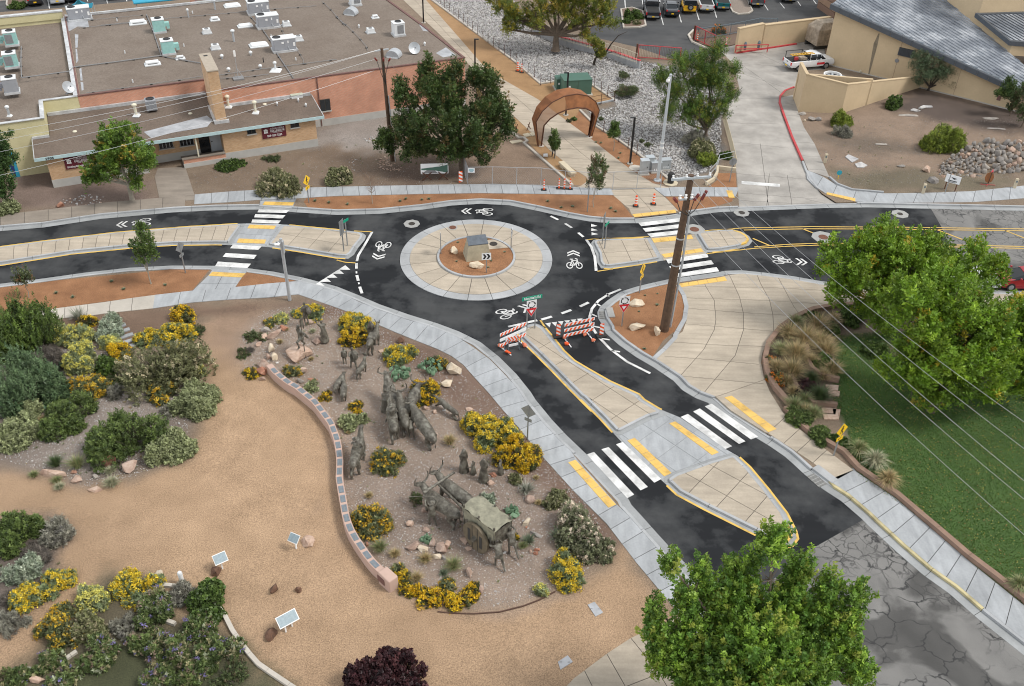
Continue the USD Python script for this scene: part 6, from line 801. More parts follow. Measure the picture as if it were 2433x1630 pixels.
for k,(x,y,hw,pal,lb) in enumerate([(360,440,80,GR_TAN,'top of the planter'),(300,500,95,GR_TAN,'left of the inner band'),(260,570,90,GR_TAN,'middle of the outer band'),(245,650,85,GR_TAN,'lower middle of the outer band'),(370,520,80,GR_TAN,'inside the inner band, far'),(400,560,70,GR_TAN,'inside the inner band, near the lawn'),(430,650,60,GR_TAN,'inner band beside the lawn'),(190,560,60,GR_GRN,'outermost at the left'),(230,480,70,GR_TAN,'outer rim near the plaza'),(430,420,50,GR_TAN,'inner band top'),(370,770,70,GR_DRK,'dark green near the stone steps'),(250,815,55,GR_GRN,'nearest end of the outer band'),(170,640,55,GR_TAN,'by the orange poppies'),(330,610,55,GR_TAN,'in the inner band below the bend'),(260,430,50,GR_GRN,'green at the far rim'),(215,705,50,GR_TAN,'by the larger poppies'),(300,790,50,GR_GRN,'by the lower wall'),(245,755,45,GR_TAN,'between the poppies and the dark plants'),(385,680,50,GR_TAN,'above the middle wall'),(330,690,45,GR_DRK,'dark green above the middle wall'),(340,855,55,GR_GRN,'lowest, near the last step'),(300,840,45,GR_TAN,'lowest, on the outer side')]):grass('q',x,y,hw*1.35,f'ornamental grass clump in the curved planter, {lb}',pal,.8,560,.022,.45)
for a in [('orange','q',175,690,42,'orange poppies, larger patch in the curved planter',.8),('orange','q',140,612,28,'orange poppies, smaller patch in the curved planter',.8),('green','q',390,620,55,'green herb patch in the inner planter band',.6),('green','q',330,405,40,'green plant at the far rim of the planter',.6),('green','q',430,465,45,'dark green plant in the inner planter band',.7),('maroon','q',300,740,60,'brownish dark plants near the lower planter wall',.5),('pinon','q',285,870,62,'dark green ground cover at the planter end',.5),('green','q',500,400,60,'green plants under the big park tree',.6),('mixed_chamisa','q',540,385,45,'reddish dry plants under the big park tree',.6),('green','q',620,560,60,'low hanging green branch shrub at the lawn corner',.6),('pinon','9',920,85,60,'dark green hedge plant behind the low wall, far',.6),('pinon','9',1055,195,68,'dark green hedge plant behind the low wall, middle',.6),('green','9',1150,235,55,'dark green hedge plant behind the low wall by the sign post',.6)]:S(*a[:6],hr=a[6])
for a in [('m',575,205,85,'pale spiky yucca behind the golden rabbitbrush',YUCW),('m',365,640,70,'white-bladed yucca between the junipers',YUCW),('o',1530,205,95,'pale agave-like yucca by the flat stone',YUCW),('o',1790,600,90,'dark green yucca left of the huge grey bush',YUC),('o',1860,690,75,'darker yucca below the first at the huge grey bush',YUC),('o',1545,640,80,'green yucca behind the pushing statue',YUC),('o',830,920,50,'grey yucca tips left of the upright stone',YUC)]:yucca(*a)
cactus('5',440,1275,88,'prickly pear, left half of the green cactus clump',46);cactus('5',650,1225,95,'prickly pear, right half of the green cactus clump',50);cactus('m',445,590,60,'prickly pear between the junipers',16);cactus('m',790,1235,45,'prickly pear at the pinyon foot',12);cactus('m',350,880,45,'prickly pear by the pale olive bush',12);cactus('o',1400,400,70,'reddish prickly pear behind the cart',26);cactus('o',690,640,50,'small blue-green prickly pear above the pink boulders',14)
rng=np.random.default_rng(88);wd=[]
for P,n in ((REG[3][0].buffer(0),170),(REG[6][0].buffer(0),190),(REG[8][0].buffer(0),60),(poly(('3',[(950,1050),(1250,800),(2300,800),(2300,1200),(1200,1250)])),60),(poly(('D',[(440,420),(880,320),(880,425),(460,445)])),60)):
 for k in range(n):
  x,y=rng.uniform(P.bounds[0],P.bounds[2]),rng.uniform(P.bounds[1],P.bounds[3])
  if P.contains(Point(x,y)) and not any(q.contains(Point(x,y)) for q in done):r=rng.uniform(.08,.26);v,f,c_=blades(rng,r,r*rng.uniform(.5,1.1),26,[GR_TAN,GR_GRN,GR_SIL,SH['herb'][0]][int(rng.integers(4))],.016,.5);wd.append((v+[x,y,.1],f,c_))
obj('weed_tufts',join(*wd),'leaf',tag(UsdGeom.Xform.Define(stage,'/World/weeds').GetPrim(),'tiny dry weeds dotted over the gravel and bare dirt','weeds',None,'stuff'),kind='stuff')
SMALL=[('5',75,100),('5',440,78),('5',480,62),('5',592,68),('5',642,62),('5',1467,78),('5',1560,122),('5',1640,115),('5',1905,128),('5',1940,150),('4',390,715),('4',775,635),('4',1148,662),('4',2190,75),('4',2285,88),('4',860,690),('4',505,745),('d',685,430),('d',660,785),('d',1225,375),('d',1300,775),('d',1555,610),('d',1245,895),('i',630,1265),('i',520,1180),('i',465,1330),('i',636,1165),('i',200,365),('i',245,400),('f',1475,1060),('f',1450,1130),('f',1140,910),('f',1205,920),('5',2140,1105),('5',2230,800)]
WHERE={'5':'kerb mulch bed north and east of the ring','4':'mulch bed of the west leg','d':'round mulch bed of the central island','i':'mulch around the utility pole or north kerb','f':'mulch strip beside the promenade'}
ORD=['first','second','third','fourth','fifth','sixth','seventh','eighth','ninth','tenth','11th','12th','13th','14th','15th','16th','17th','18th','19th']
for k,(c,x,y) in enumerate(SMALL):grass(c,x,y,{'5':20,'4':22,'d':42,'i':16,'f':32}[c],f'little grey-green plant, {ORD[sorted(q[1] for q in SMALL if q[0] == c).index(x)]} from the left, {WHERE[c]}',[(3,(.2,.26,.17)),(2,(.28,.32,.22)),(2,(.13,.17,.09))],.9,70,.04,.3,'mulch_plant',group=f'little plants in the {WHERE[c]}',cat='plant')
def stone_mat(name,a,b,c):
 n={'g':('geometry',{}),'n':('noise_texture',{'scale':2.2,'detail':7.,'roughness':.7,'distortion':.6}),'r':('rgb_ramp',{'ramp':[(.3,a),(.5,b),(.7,c)]}),'oi':('object_info',{}),'or':('rgb_ramp',{'ramp':[(0,(.78,.78,.8)),(1,(1.15,1.12,1.08))]}),'m':('mix',{'mix_type':'multiply','fac':1.}),'bn':('noise_texture',{'scale':9.,'detail':6.}),'b':('bump',{'strength':.8,'distance':.05}),'p':('principled_bsdf',{'roughness':.9})}
 mat(name,n,[('g.position','n.vector'),('n.fac','r.fac'),('r.color','m.color1'),('oi.random','or.fac'),('or.color','m.color2'),('m.color','p.base_color'),('g.position','bn.vector'),('bn.fac','b.height'),('b.normal','p.normal')])
stone_mat('pink_sandstone',(.27,.17,.13),(.42,.305,.24),(.53,.425,.355));stone_mat('red_sandstone',(.2,.09,.06),(.36,.17,.11),(.42,.26,.19));stone_mat('cream_stone',(.42,.33,.23),(.55,.47,.36),(.62,.56,.46));stone_mat('dark_stone',(.06,.04,.03),(.13,.07,.045),(.2,.12,.08));stone_mat('river_stone',(.17,.16,.15),(.27,.25,.23),(.36,.33,.295));stone_mat('white_rock',(.3,.3,.3),(.46,.455,.45),(.6,.59,.58))
def rock_mesh(rng,sx,sy,sz,n=16,flat=0.):
 p=unit(rng.normal(size=(n,3)))*rng.uniform(.82,1.05,(n,1));p[:,2]=np.clip(p[:,2],-.5,1-flat);h=m3.Manifold.hull_points((p*[sx/2,sy/2,sz*.75]).tolist());h=h.refine(2) if n>12 else h;v,f,_=meshkit.arrays(h);v=v+(meshkit.fbm(v*4/max(sx,.3)+rng.random()*50,3)-.5)[:,None]*unit(v+1e-6)*.16*min(sx,sy,sz*2);v[:,2]-=v[:,2].min()+.06*sz;return v,f
def rock(c,x,y,w,d,h,label,m='pink_sandstone',rz=0,seed=None,flat=.25,group=None,name='boulder',z=.1):
 _seed[0]+=1;rng=np.random.default_rng(seed or _seed[0]);s=sa(c,x,y);p=W(c,x,y,z+h*s*.35);v,f=rock_mesh(rng,w*s,d*s,h*s,18,flat);o=obj(name,(v@rotz(math.radians(rz)).T,f),m);UsdGeom.Xformable(o).AddTranslateOp().Set(Gf.Vec3d(p[0],p[1],z));tag(o,label,'rock',group);return o
for a in [('a',880,850,430,420,150,'large flat pink rock under the striding leader statue','pink_sandstone'),('a',1120,690,160,200,90,'pink rock shelf beside the kneeling statue'),('a',990,430,220,120,60,'pink slab under the statue with the pack'),('a',530,600,90,300,110,'long tilted tan slab on the statue mound','pink_sandstone',-35),('a',400,545,170,90,80,'grey-pink boulder at the upper left of the mound','river_stone'),('a',670,510,130,130,70,'red slab behind the long tilted slab','red_sandstone'),('a',400,640,120,130,60,'narrow brown slab below the long tilted one','pink_sandstone',-30),('a',315,745,60,130,60,'small pink slab, lowest of the tilted row','pink_sandstone',-30),('a',500,800,110,170,130,'upright tan boulder left of the leader rock','cream_stone'),('a',455,915,100,90,80,'rounded tan boulder left of the orange one','pink_sandstone'),('a',540,920,90,130,110,'orange-tan upright boulder near the wall end','cream_stone'),('a',570,1000,55,40,25,'small white stone near the wall end','white_rock'),('a',395,1020,180,160,130,'pale pink boulder capping the wall end','pink_sandstone'),('a',360,1120,160,150,110,'rust-red split boulder at the wall end','red_sandstone'),('a',365,1225,110,60,60,'small pink rock at the foot of the wall end','pink_sandstone'),('a',930,1110,130,110,90,'pink rock beside the olive bush behind the wall','pink_sandstone'),('a',895,1240,110,90,80,'grey boulder behind the plaque wall','river_stone'),('a',1050,1230,180,60,40,'red flat rock behind the plaque wall','red_sandstone'),('a',1230,690,180,100,40,'flat pink rock right of the kneeling statue','pink_sandstone'),('a',2020,840,130,90,30,'flat pink rock near the donkey','pink_sandstone'),('a',2280,690,130,110,80,'dark reddish rock above the prickly pears','dark_stone'),('5',812,1250,125,125,80,'big cream boulder right of the prickly pears','cream_stone'),('5',770,1350,110,75,45,'flat cream boulder below the big one','cream_stone'),('5',920,1530,70,50,20,'pale flat rock left of the sidewalk','pink_sandstone'),('b',1350,520,130,80,60,'pink rock at the cattle statue feet','pink_sandstone'),('b',1470,570,80,80,60,'small tan rock below the leaning animal statue','pink_sandstone'),('b',1600,555,70,40,30,'white rock under the leaning animal statue','white_rock'),('b',1470,900,90,160,70,'pink rock behind the rearing cow','pink_sandstone'),('b',2110,1270,50,60,40,'small red rock beside the second woman statue','red_sandstone'),('b',2280,1450,90,60,50,'red rock behind the second woman statue','red_sandstone'),('c',1080,350,110,100,60,'pale pink rock at the second woman statue feet','pink_sandstone'),('c',1100,250,90,80,60,'reddish rock beside the small child statue','red_sandstone'),('c',1570,560,150,130,80,'flat-topped pink rock below the pale yucca','pink_sandstone'),('c',70,860,120,110,70,'pale rock below the ox driver','pink_sandstone'),('c',275,930,110,100,40,'flat pink rock right of the pale one','pink_sandstone'),('c',250,690,100,70,50,'pink rocks at the ox front feet','pink_sandstone'),('c',100,1130,200,140,110,'grey-pink tilted boulder, leftmost of the pink group','pink_sandstone',20),('c',230,1160,160,100,60,'flat pale rock in the pink group','cream_stone'),('c',350,1090,100,150,80,'pink rock at the back of the pink group','pink_sandstone'),('c',470,1160,180,170,120,'largest rounded boulder of the pink group','pink_sandstone'),('c',550,1130,130,120,100,'right-hand boulder of the pink group','pink_sandstone',30),('c',410,1265,120,90,70,'tan boulder in front of the pink group','cream_stone'),('c',510,1275,100,100,60,'brown-grey boulder in front of the pink group','river_stone'),('c',740,1070,140,150,50,'mottled flat rock left of the cart wheel','pink_sandstone'),('c',800,1170,110,70,40,'flat pink rock below the cart wheel','pink_sandstone'),('c',810,1460,90,180,110,'upright pinkish block below the green grass','pink_sandstone'),('c',1520,840,70,180,80,'narrow tan slab right of the cart','cream_stone',-35),('c',1640,990,200,70,50,'long grey flat slab right of the pusher statues','river_stone',-25),('c',1520,905,35,35,30,'tiny red stone right of the cart','red_sandstone'),('c',1650,1180,80,70,50,'rust-red rock, upper of the trio','red_sandstone'),('c',1640,1225,80,60,40,'orange rock, lower of the trio','red_sandstone'),('c',1570,1205,50,70,40,'small pink rock, left of the trio','pink_sandstone'),('c',1250,1215,60,50,30,'white stone between the two pusher statues','white_rock'),('o',1145,1065,60,100,50,'pink rock right of the golden edging row','pink_sandstone'),('o',188,685,30,45,40,'small orange rock behind the plaque wall','red_sandstone'),('m',395,1395,210,70,60,'long pink slab at the edge of the left bed','pink_sandstone',-8),('m',810,1305,115,90,70,'square red sandstone block at the left bed edge','red_sandstone'),('m',965,1345,150,95,80,'striped brown boulder right of the red block','pink_sandstone',30),('m',570,1440,95,65,40,'tan rock below the left bed grasses','pink_sandstone'),('m',705,1515,110,60,30,'pale grey flat rock lowest at the path edge','pink_sandstone'),('m',545,1385,60,25,25,'small red slab right of the long one','red_sandstone'),('m',710,1420,40,40,30,'small brown rock in the grasses','river_stone'),('m',740,1385,35,40,30,'small grey rock below the red block','river_stone'),('m',1335,1022,22,20,14,'single white stone right of the dark pinyon','white_rock'),('n',1668,675,75,90,70,'dark red rock at the single-leg panel nearest the bollard','dark_stone'),('n',2112,810,70,95,80,'brown petrified block on the open gravel','dark_stone'),('n',2305,815,55,60,50,'small dark rock on the open gravel','dark_stone'),('n',2095,1160,90,130,70,'rust-brown slab left of the two-legged panel','dark_stone'),('n',1240,690,80,60,30,'pale flat rock behind the yellow bush near the bollard','cream_stone'),('7',1685,775,95,75,45,'pale pink boulder behind the information panel near the wall','pink_sandstone'),('n',280,1510,110,60,50,'pink rock half buried on the dark lawn','pink_sandstone'),('d',605,590,210,240,120,'cream boulder on the left of the round mulch bed','cream_stone',-40),('d',1040,860,310,190,140,'largest cream boulder in front of the monument','cream_stone'),('d',1000,330,230,90,80,'cream boulder hidden behind the monument','cream_stone'),('i',440,1255,175,100,60,'cream boulder beside the yield sign, far one','cream_stone'),('i',440,1480,185,100,70,'cream boulder beside the yield sign, near one','cream_stone'),('i',632,1520,75,110,90,'upright cream boulder leaning by the utility pole foot','cream_stone'),('s',438,600,65,45,36,'brown boulder at the end of the pebble drift','red_sandstone'),('3',1690,1130,55,55,40,'pinkish white boulder left of the boulder wall','pink_sandstone'),('3',1735,1205,80,55,35,'dark grey broken rock left of the white board','river_stone'),('3',1520,1110,60,30,14,'grey slab lying in the dirt','river_stone'),('3',925,795,60,40,25,'grey stone at the foot of the tan yard, left','river_stone'),('3',968,795,45,40,25,'grey stone at the foot of the tan yard, right','river_stone'),('3',860,760,60,30,18,'flat grey stone at the yard corner','river_stone'),('3',875,805,22,22,16,'small tan cobble at the yard corner','cream_stone'),('3',1620,735,70,35,14,'pale slab of the broken heap','white_rock'),('3',1660,720,70,25,14,'pale beam of the broken heap, left','white_rock'),('3',1690,712,90,22,14,'pale beam of the broken heap, right','white_rock'),('3',1390,963,95,30,8,'flat grey flagstone in the middle of the dirt','river_stone'),('3',1570,770,140,40,6,'grey flagstone patch under the broken heap','river_stone'),('3',2120,790,120,40,6,'grey flagstone patch near the right trees','river_stone'),('3',2160,860,120,40,6,'second grey flagstone patch near the right trees','river_stone')]:rock(*a)
for c,ps,lb in (('3',[(1145,1058),(1165,1042),(1233,1072),(1190,1095)],'pale flat slab on the dirt, left of the two'),('3',[(1208,1105),(1250,1092),(1292,1115),(1265,1130),(1225,1128)],'pale flat slab on the dirt, right of the two')):o=obj('stone_slab',MB().prism(poly((c,ps)),.1,.2),'white_rock');tag(o,lb,'stone slab')
def drift(c,pl,n,label,sz=(.12,.3),m='white_rock',seed=7):
 rng=np.random.default_rng(seed);t=thing('cobble_drift',label,'cobbles',W(c,*pl[0],.1));o=W(c,*pl[0],.1);P=Polygon(pl);x0,y0,x1,y1=P.bounds;k=0
 while k<n:
  x,y=rng.uniform(x0,x1),rng.uniform(y0,y1)
  if not P.contains(Point(x,y)):continue
  s=rng.uniform(*sz);v,f=rock_mesh(rng,s,s*.8,s*.5,10);p=W(c,x,y,.1)-o;obj('cobble',(v+p,f),m if rng.random()<.75 else 'pink_sandstone',t);k+=1
drift('s',[(455,560),(520,550),(690,520),(740,525),(765,580),(600,610),(470,600)],46,'scatter of white cobbles on the dirt before the low office');drift('2',[(270,1100),(330,1080),(380,1130),(470,1150),(440,1190),(330,1190),(280,1160)],60,'drift of pink and white cobbles at the brick pole foot',(.12,.28),'pink_sandstone');drift('2',[(60,1110),(150,1090),(120,1160),(165,1180),(120,1195)],16,'few white cobbles beside the olive bush',(.1,.22));drift('2',[(185,960),(260,950),(265,985),(195,985)],14,'few white cobbles near the red brick wall',(.15,.3))
bwp=Polygon([(1235,700),(1290,580),(1450,470),(1640,370),(1720,305),(1900,295),(2400,320),(2400,690),(2080,710),(1950,690),(1900,640),(1800,770),(1620,770),(1490,755),(1420,870),(1330,850),(1290,760)]);rng=np.random.default_rng(77);bw=thing('boulder_wall','slope faced with rounded grey boulders above the right sidewalk','stone wall',W('p',1700,760,.1));bo=W('p',1700,760,.1);got=[];tries=0
while tries<9000 and len(got)<240:
 tries+=1;x,y=rng.uniform(1230,2400),rng.uniform(290,880)
 if not bwp.contains(Point(x,y)):continue
 big=.55+.45*min(1,max(0,(x-1250)/500));r=rng.uniform(22,48)*big
 if all((x-q[0])**2+((y-q[1])*1.25)**2>((r+q[2])*.88)**2 for q in got):got.append((x,y,r))
for x,y,r in got:
 d=bwp.exterior.distance(Point(x,y));z=.05+max(0,(760-y))*.0022;s=sa('p',x,y,z)*r*2.1;v,f=rock_mesh(rng,s*1.08,s*.9,s*.85,14,0);v[:,2]-=s*.3;v=v@rotz(rng.uniform(-.5,.5)).T;obj('boulder',(v+W('p',x,y,z)-bo,f),'river_stone' if rng.random()<.8 else 'pink_sandstone',bw,smooth=60)
mb=MB();q=[W('p',x,y,.05+max(0,760-y)*.0022-.12) for x,y in bwp.exterior.coords[:-1]];tp_=trimesh.creation.triangulate_polygon(bwp,engine='earcut');obj('soil',MB().add([W('p',x,y,.05+max(0,760-y)*.0022-.1)-bo for x,y in tp_[0]],tp_[1]),'subsoil',bw)
def scatter(name,regions,n,size,m,label,seed,z=.11,flat=.6,inside=None,low=False,lift=0.):
 rng=np.random.default_rng(seed);P=regions;x0,y0,x1,y1=P.bounds;xy=[]
 while sum(len(a) for a in xy)<n:c=np.column_stack([rng.uniform(x0,x1,n),rng.uniform(y0,y1,n)]);xy.append(c[shapely.contains_xy(P,c[:,0],c[:,1])])
 xy=np.concatenate(xy)[:n];pi=UsdGeom.PointInstancer.Define(stage,newpath(None,name));protos=[]
 for k in range(3):v,f=rock_mesh(rng,1,.75,.6,9);o=usdkit.mesh(stage,pi.GetPath().pathString+f'/stone_{k+1:03d}',(v,f),M[m]);protos.append(o.GetPath())
 pi.CreatePrototypesRel().SetTargets(protos);pi.CreateProtoIndicesAttr(Vt.IntArray.FromNumpy(rng.integers(0,3,n).astype(np.int32)));zz=np.full(n,z)
 if low:d=shapely.distance(bas.boundary,shapely.points(xy));zz=z-np.clip(d*.5,0,.55)
 pi.CreatePositionsAttr(Vt.Vec3fArray.FromNumpy(np.column_stack([xy,zz+lift]).astype(np.float32)));s=rng.uniform(*size,n);pi.CreateScalesAttr(Vt.Vec3fArray.FromNumpy(np.column_stack([s,s,s*flat]).astype(np.float32)));a=rng.random(n)*math.pi;pi.CreateOrientationsAttr(Vt.QuathArray([Gf.Quath(float(math.cos(t)),0,0,float(math.sin(t))) for t in a]));tag(pi.GetPrim(),label,'stones',None,'stuff')
scatter('basin_stones',bas.buffer(-.2),26000,(.12,.34),'white_rock','grey and white angular stones covering the sunken basin',3,.1,.8,low=True)
statue_bed=REG[3][0].buffer(0);left_bed=REG[6][0].buffer(0)
scatter('garden_pebbles',UU([statue_bed,left_bed]).difference(UU(done)),22000,(.025,.11),'white_rock','pale pebbles strewn over the garden gravel',4,.125)
scatter('dirt_pebbles',UU([poly(('D',[(440,400),(860,300),(1060,340),(1060,425),(460,450)])),poly(('3',[(900,1000),(1200,800),(2300,800),(2300,1200),(1200,1250)]))]),6000,(.03,.13),'river_stone','small stones strewn over the bare dirt',6,.125)
plain('pink_stucco',(.46,.325,.27),.9,var=.08,scale=1.5,bump=.2);plain('plaque',(.16,.19,.215),.35,.1,var=.25,scale=6);plain('steel_edge',(.09,.05,.035),.8)
wz=.82;wc=pts(('a',[(462,1022),(540,1115),(640,1200),(730,1268),(830,1318),(915,1385),(1000,1450),(1090,1530)]),('b',[(35,720),(80,830),(115,930),(138,1040),(152,1140),(160,1250),(158,1360),(150,1480)]),('o',[(5,440),(22,500),(48,565),(88,635),(132,705),(182,772),(242,845),(312,912),(392,982)]),z=wz)
wl_=LS(wc).simplify(.03);wl_=LS(resample(list(wl_.coords),np.linspace(0,1,90)));pw=thing('plaque_wall','curving low pink stucco wall topped with a row of grey plaques','wall',(wc[8][0],wc[8][1],.1));wo=V3(wc[8][0],wc[8][1],0);band_=wl_.buffer(.2,cap_style=2,join_style=1)
m_=MB().prism(band_,.05,wz);m_.v=[v-[wo[0],wo[1],.1] for v in m_.v];obj('wall',m_,'pink_stucco',pw)
nP=26
for k in range(nP):
 s=wl_.length*(.02+.93*(k+.5)/nP);a,b_=wl_.interpolate(s-.05),wl_.interpolate(s+.05);an_=math.atan2(b_.y-a.y,b_.x-a.x);p=wl_.interpolate(s);pl_=obj('plaque',MB().box((p.x-wo[0],p.y-wo[1],wz-.1+.012),(wl_.length*.93/nP*.72,.28,.03),an_),'plaque',pw);obj('lettering',MB().box((p.x-wo[0],p.y-wo[1],wz-.1+.03),(wl_.length*.93/nP*.45,.02,.006),an_).box((p.x-wo[0],p.y-wo[1]-.06,wz-.1+.03),(wl_.length*.93/nP*.5,.02,.006),an_),'pipe_grey',pl_)
e_=wl_.interpolate(1,True);a=wl_.interpolate(wl_.length-.6);an_=math.atan2(e_.y-a.y,e_.x-a.x);v,f=rbox((.95,.62,.95),.08,(e_.x-wo[0]-.3*math.cos(an_),e_.y-wo[1]-.3*math.sin(an_),.42),rz=an_);obj('end_block',(v,f),'pink_stucco',pw,smooth=40);nrm=V3(math.sin(an_),-math.cos(an_),0);q=V3(e_.x-wo[0]-.5*math.cos(an_),e_.y-wo[1]-.5*math.sin(an_),.5)+nrm*.33;obj('end_plaque',MB().box(q,(.55,.03,.4),an_),'coping_dark',pw)
def edging(c,ps,w,z,m,label,seg=1.5,name='garden_edging',cat='edging'):
 l=LS(pts((c,ps)));b=l.buffer(w/2,cap_style=2,join_style=1);t=thing(name,label,cat,(l.coords[0][0],l.coords[0][1],0));o=l.coords[0]
 for q in PG(CR(b,l,seg,w*2,.02)):mb=MB().prism(q,.02,z);mb.v=[v-[o[0],o[1],0] for v in mb.v];obj('segment',mb,m,t)
edging('o',[(780,1270),(900,1283),(1080,1288),(1300,1272),(1500,1222),(1640,1168),(1770,1098)],.05,.2,'steel_edge','thin rusty steel edging round the tip of the statue bed',3)
edging('n',[(1690,970),(1750,1050),(1800,1150),(1860,1240),(1930,1330),(2000,1410),(2100,1480),(2220,1560),(2400,1680)],.22,.3,'pale_concrete','curving white concrete edging at the lower gravel',1.4);edging('n',[(1230,800),(1300,803),(1385,812)],.2,.3,'pale_concrete','short white edging behind the lower thicket');edging('n',[(1255,1062),(1360,1100)],.2,.3,'pale_concrete','white edging piece inside the lower thicket');edging('n',[(1640,1085),(1715,1035)],.2,.3,'pale_concrete','white edging spur under the bright green bush');edging('n',[(170,1560),(240,1440)],.2,.3,'pale_concrete','white edging piece at the bottom left corner');edging('n',[(440,1420),(520,1365),(600,1310)],.2,.25,'pale_concrete','dull edging piece in the left lower thicket')
for k,(x,y) in enumerate([(895,310),(925,345),(950,382),(978,418),(1000,452)]):
 q=[(x-58,y+8),(x+42,y-22),(x+50,y-4),(x-45,y+28)];o=obj('stepping_slab',MB().prism(poly(('m',q)),.08,.21),'gray_concrete');tag(o,f'grey stepping slab beside the silvery sage, {["topmost", "second from the top", "middle", "fourth from the top", "lowest"][k]} of five','paving slab')
plain('sign_panel',(.22,.28,.31),.35,.1,var=.2,scale=8)
def info_panel(c,px_,legs,sz,label,rz):
 L0=[W(c,x,y,.11) for x,y in legs];o=sum(L0)/len(L0);t=thing('information_panel',label,'information sign',o,rz);h=.85;d=(L0[1]-L0[0]) if len(L0)>1 else None;Rm=rotz(-math.radians(rz))
 for l in L0:q=Rm@(l-o);obj('leg',MB().box((q[0],q[1],h/2),(.07,.07,h)),'white_paint',t)
 Rt=trimesh.transformations.rotation_matrix(math.radians(40),[1,0,0])[:3,:3];obj('frame',MB().box((0,-.05,h+.05),(sz[0],sz[1],.03),R=Rt),'white_paint',t);obj('panel',MB().box((0,-.062,h+.073),(sz[0]*.92,sz[1]*.86,.02),R=Rt),'sign_panel',t)
info_panel('n',(1700,575),[(1720,655)],(.7,.55),'tilted grey panel on one white leg, nearest the bollard',35);info_panel('n',(2275,420),[(2290,500)],(.62,.5),'tilted grey panel on one white leg in front of the pale boulder',-25);info_panel('n',(2215,1040),[(2210,1143),(2258,1100)],(1.05,.6),'wide tilted grey panel on two white legs',38)
p=W('n',1412,770,.11);t=thing('bollard','white round-topped bollard above the lower thicket','bollard',p);obj('post',MB().lathe([(.12,0),(.12,.75)],16),'white_paint',t,smooth=True);obj('cap',MB().lathe([(.13,.75),(.13,.85),(.09,.93),(.001,.95)],16),'rtu_white',t,smooth=40)
for c,ps,lb in (('o',[(2043,1210),(2100,1185),(2172,1275),(2108,1308)],'grey utility box lid in the tan gravel by the steel edging'),('8',[(1212,1445),(1265,1410),(1292,1445),(1225,1488)],'stained grey utility lid in the gravel near the bottom plaza')):P=poly((c,ps));t=thing('utility_cover',lb,'utility cover',(P.centroid.x,P.centroid.y,.1));mb=MB().prism(P,0,.06);mb.v=[v-[P.centroid.x,P.centroid.y,0] for v in mb.v];obj('lid',mb,'patch_grey',t);obj('handle',MB().box((.2,0,.065),(.12,.04,.012)).box((-.2,0,.065),(.12,.04,.012)),'pipe_grey',t)
bz={'n':('noise_texture',{'scale':3.5,'detail':6.,'roughness':.65}),'g':('geometry',{}),'r':('rgb_ramp',{'ramp':[(.3,(.035,.031,.025)),(.46,(.09,.08,.063)),(.58,(.15,.14,.115)),(.72,(.26,.26,.215))]}),'p':('principled_bsdf',{'roughness':.5,'metallic':.15}),'b':('bump',{'strength':.9,'distance':.06})}
mat('bronze',bz,[('g.position','n.vector'),('n.fac','r.fac'),('r.color','p.base_color'),('n.fac','b.height'),('b.normal','p.normal')])
def sph(p,r,n=10):return m3.Manifold.sphere(float(r),n).translate(tuple(float(x) for x in p))
def bone(a,ra,b,rb):return m3.Manifold.batch_hull([sph(a,ra),sph(b,rb)])
def hulls(*L):return m3.Manifold.batch_hull([sph(p,r) for p,r in L])
def fuse(parts,ln=.07,it=6,extra=()):
 m=m3.Manifold.batch_boolean(parts,m3.OpType.Add);v,f,_=meshkit.arrays(m.refine_to_length(ln));t=trimesh.Trimesh(v,f,process=True);trimesh.smoothing.filter_taubin(t,iterations=it);
 for e in extra:v2,f2,_=meshkit.arrays(e);t=trimesh.util.concatenate([t,trimesh.Trimesh(v2,f2,process=False)])
 return t.vertices,t.faces
def hand(w,d,s=1.,curl=.6):
 x,y,z=frame(d);w=np.array(w,float);out=[m3.Manifold.batch_hull([sph(w,.03*s),sph(w+z*.08*s+x*.028*s,.018*s),sph(w+z*.08*s-x*.028*s,.018*s)])]
 for k,(o,l) in enumerate(((-.03,.065),(-.01,.08),(.011,.075),(.03,.058))):a=w+z*.08*s+x*o*s;b=a+(z*math.cos(curl*.5)+y*math.sin(curl*.5))*l*.55*s;c=b+(z*math.cos(curl*1.5)+y*math.sin(curl*1.5))*l*.5*s;out+=[bone(a,.0105*s,b,.0095*s),bone(b,.0095*s,c,.008*s)]
 a=w+z*.025*s-x*.03*s;b=a+(z*.6-x*.7+y*.3)*.04*s;c=b+(z*.8-x*.2+y*.5)*.035*s;return out+[bone(a,.013*s,b,.011*s),bone(b,.011*s,c,.009*s)]
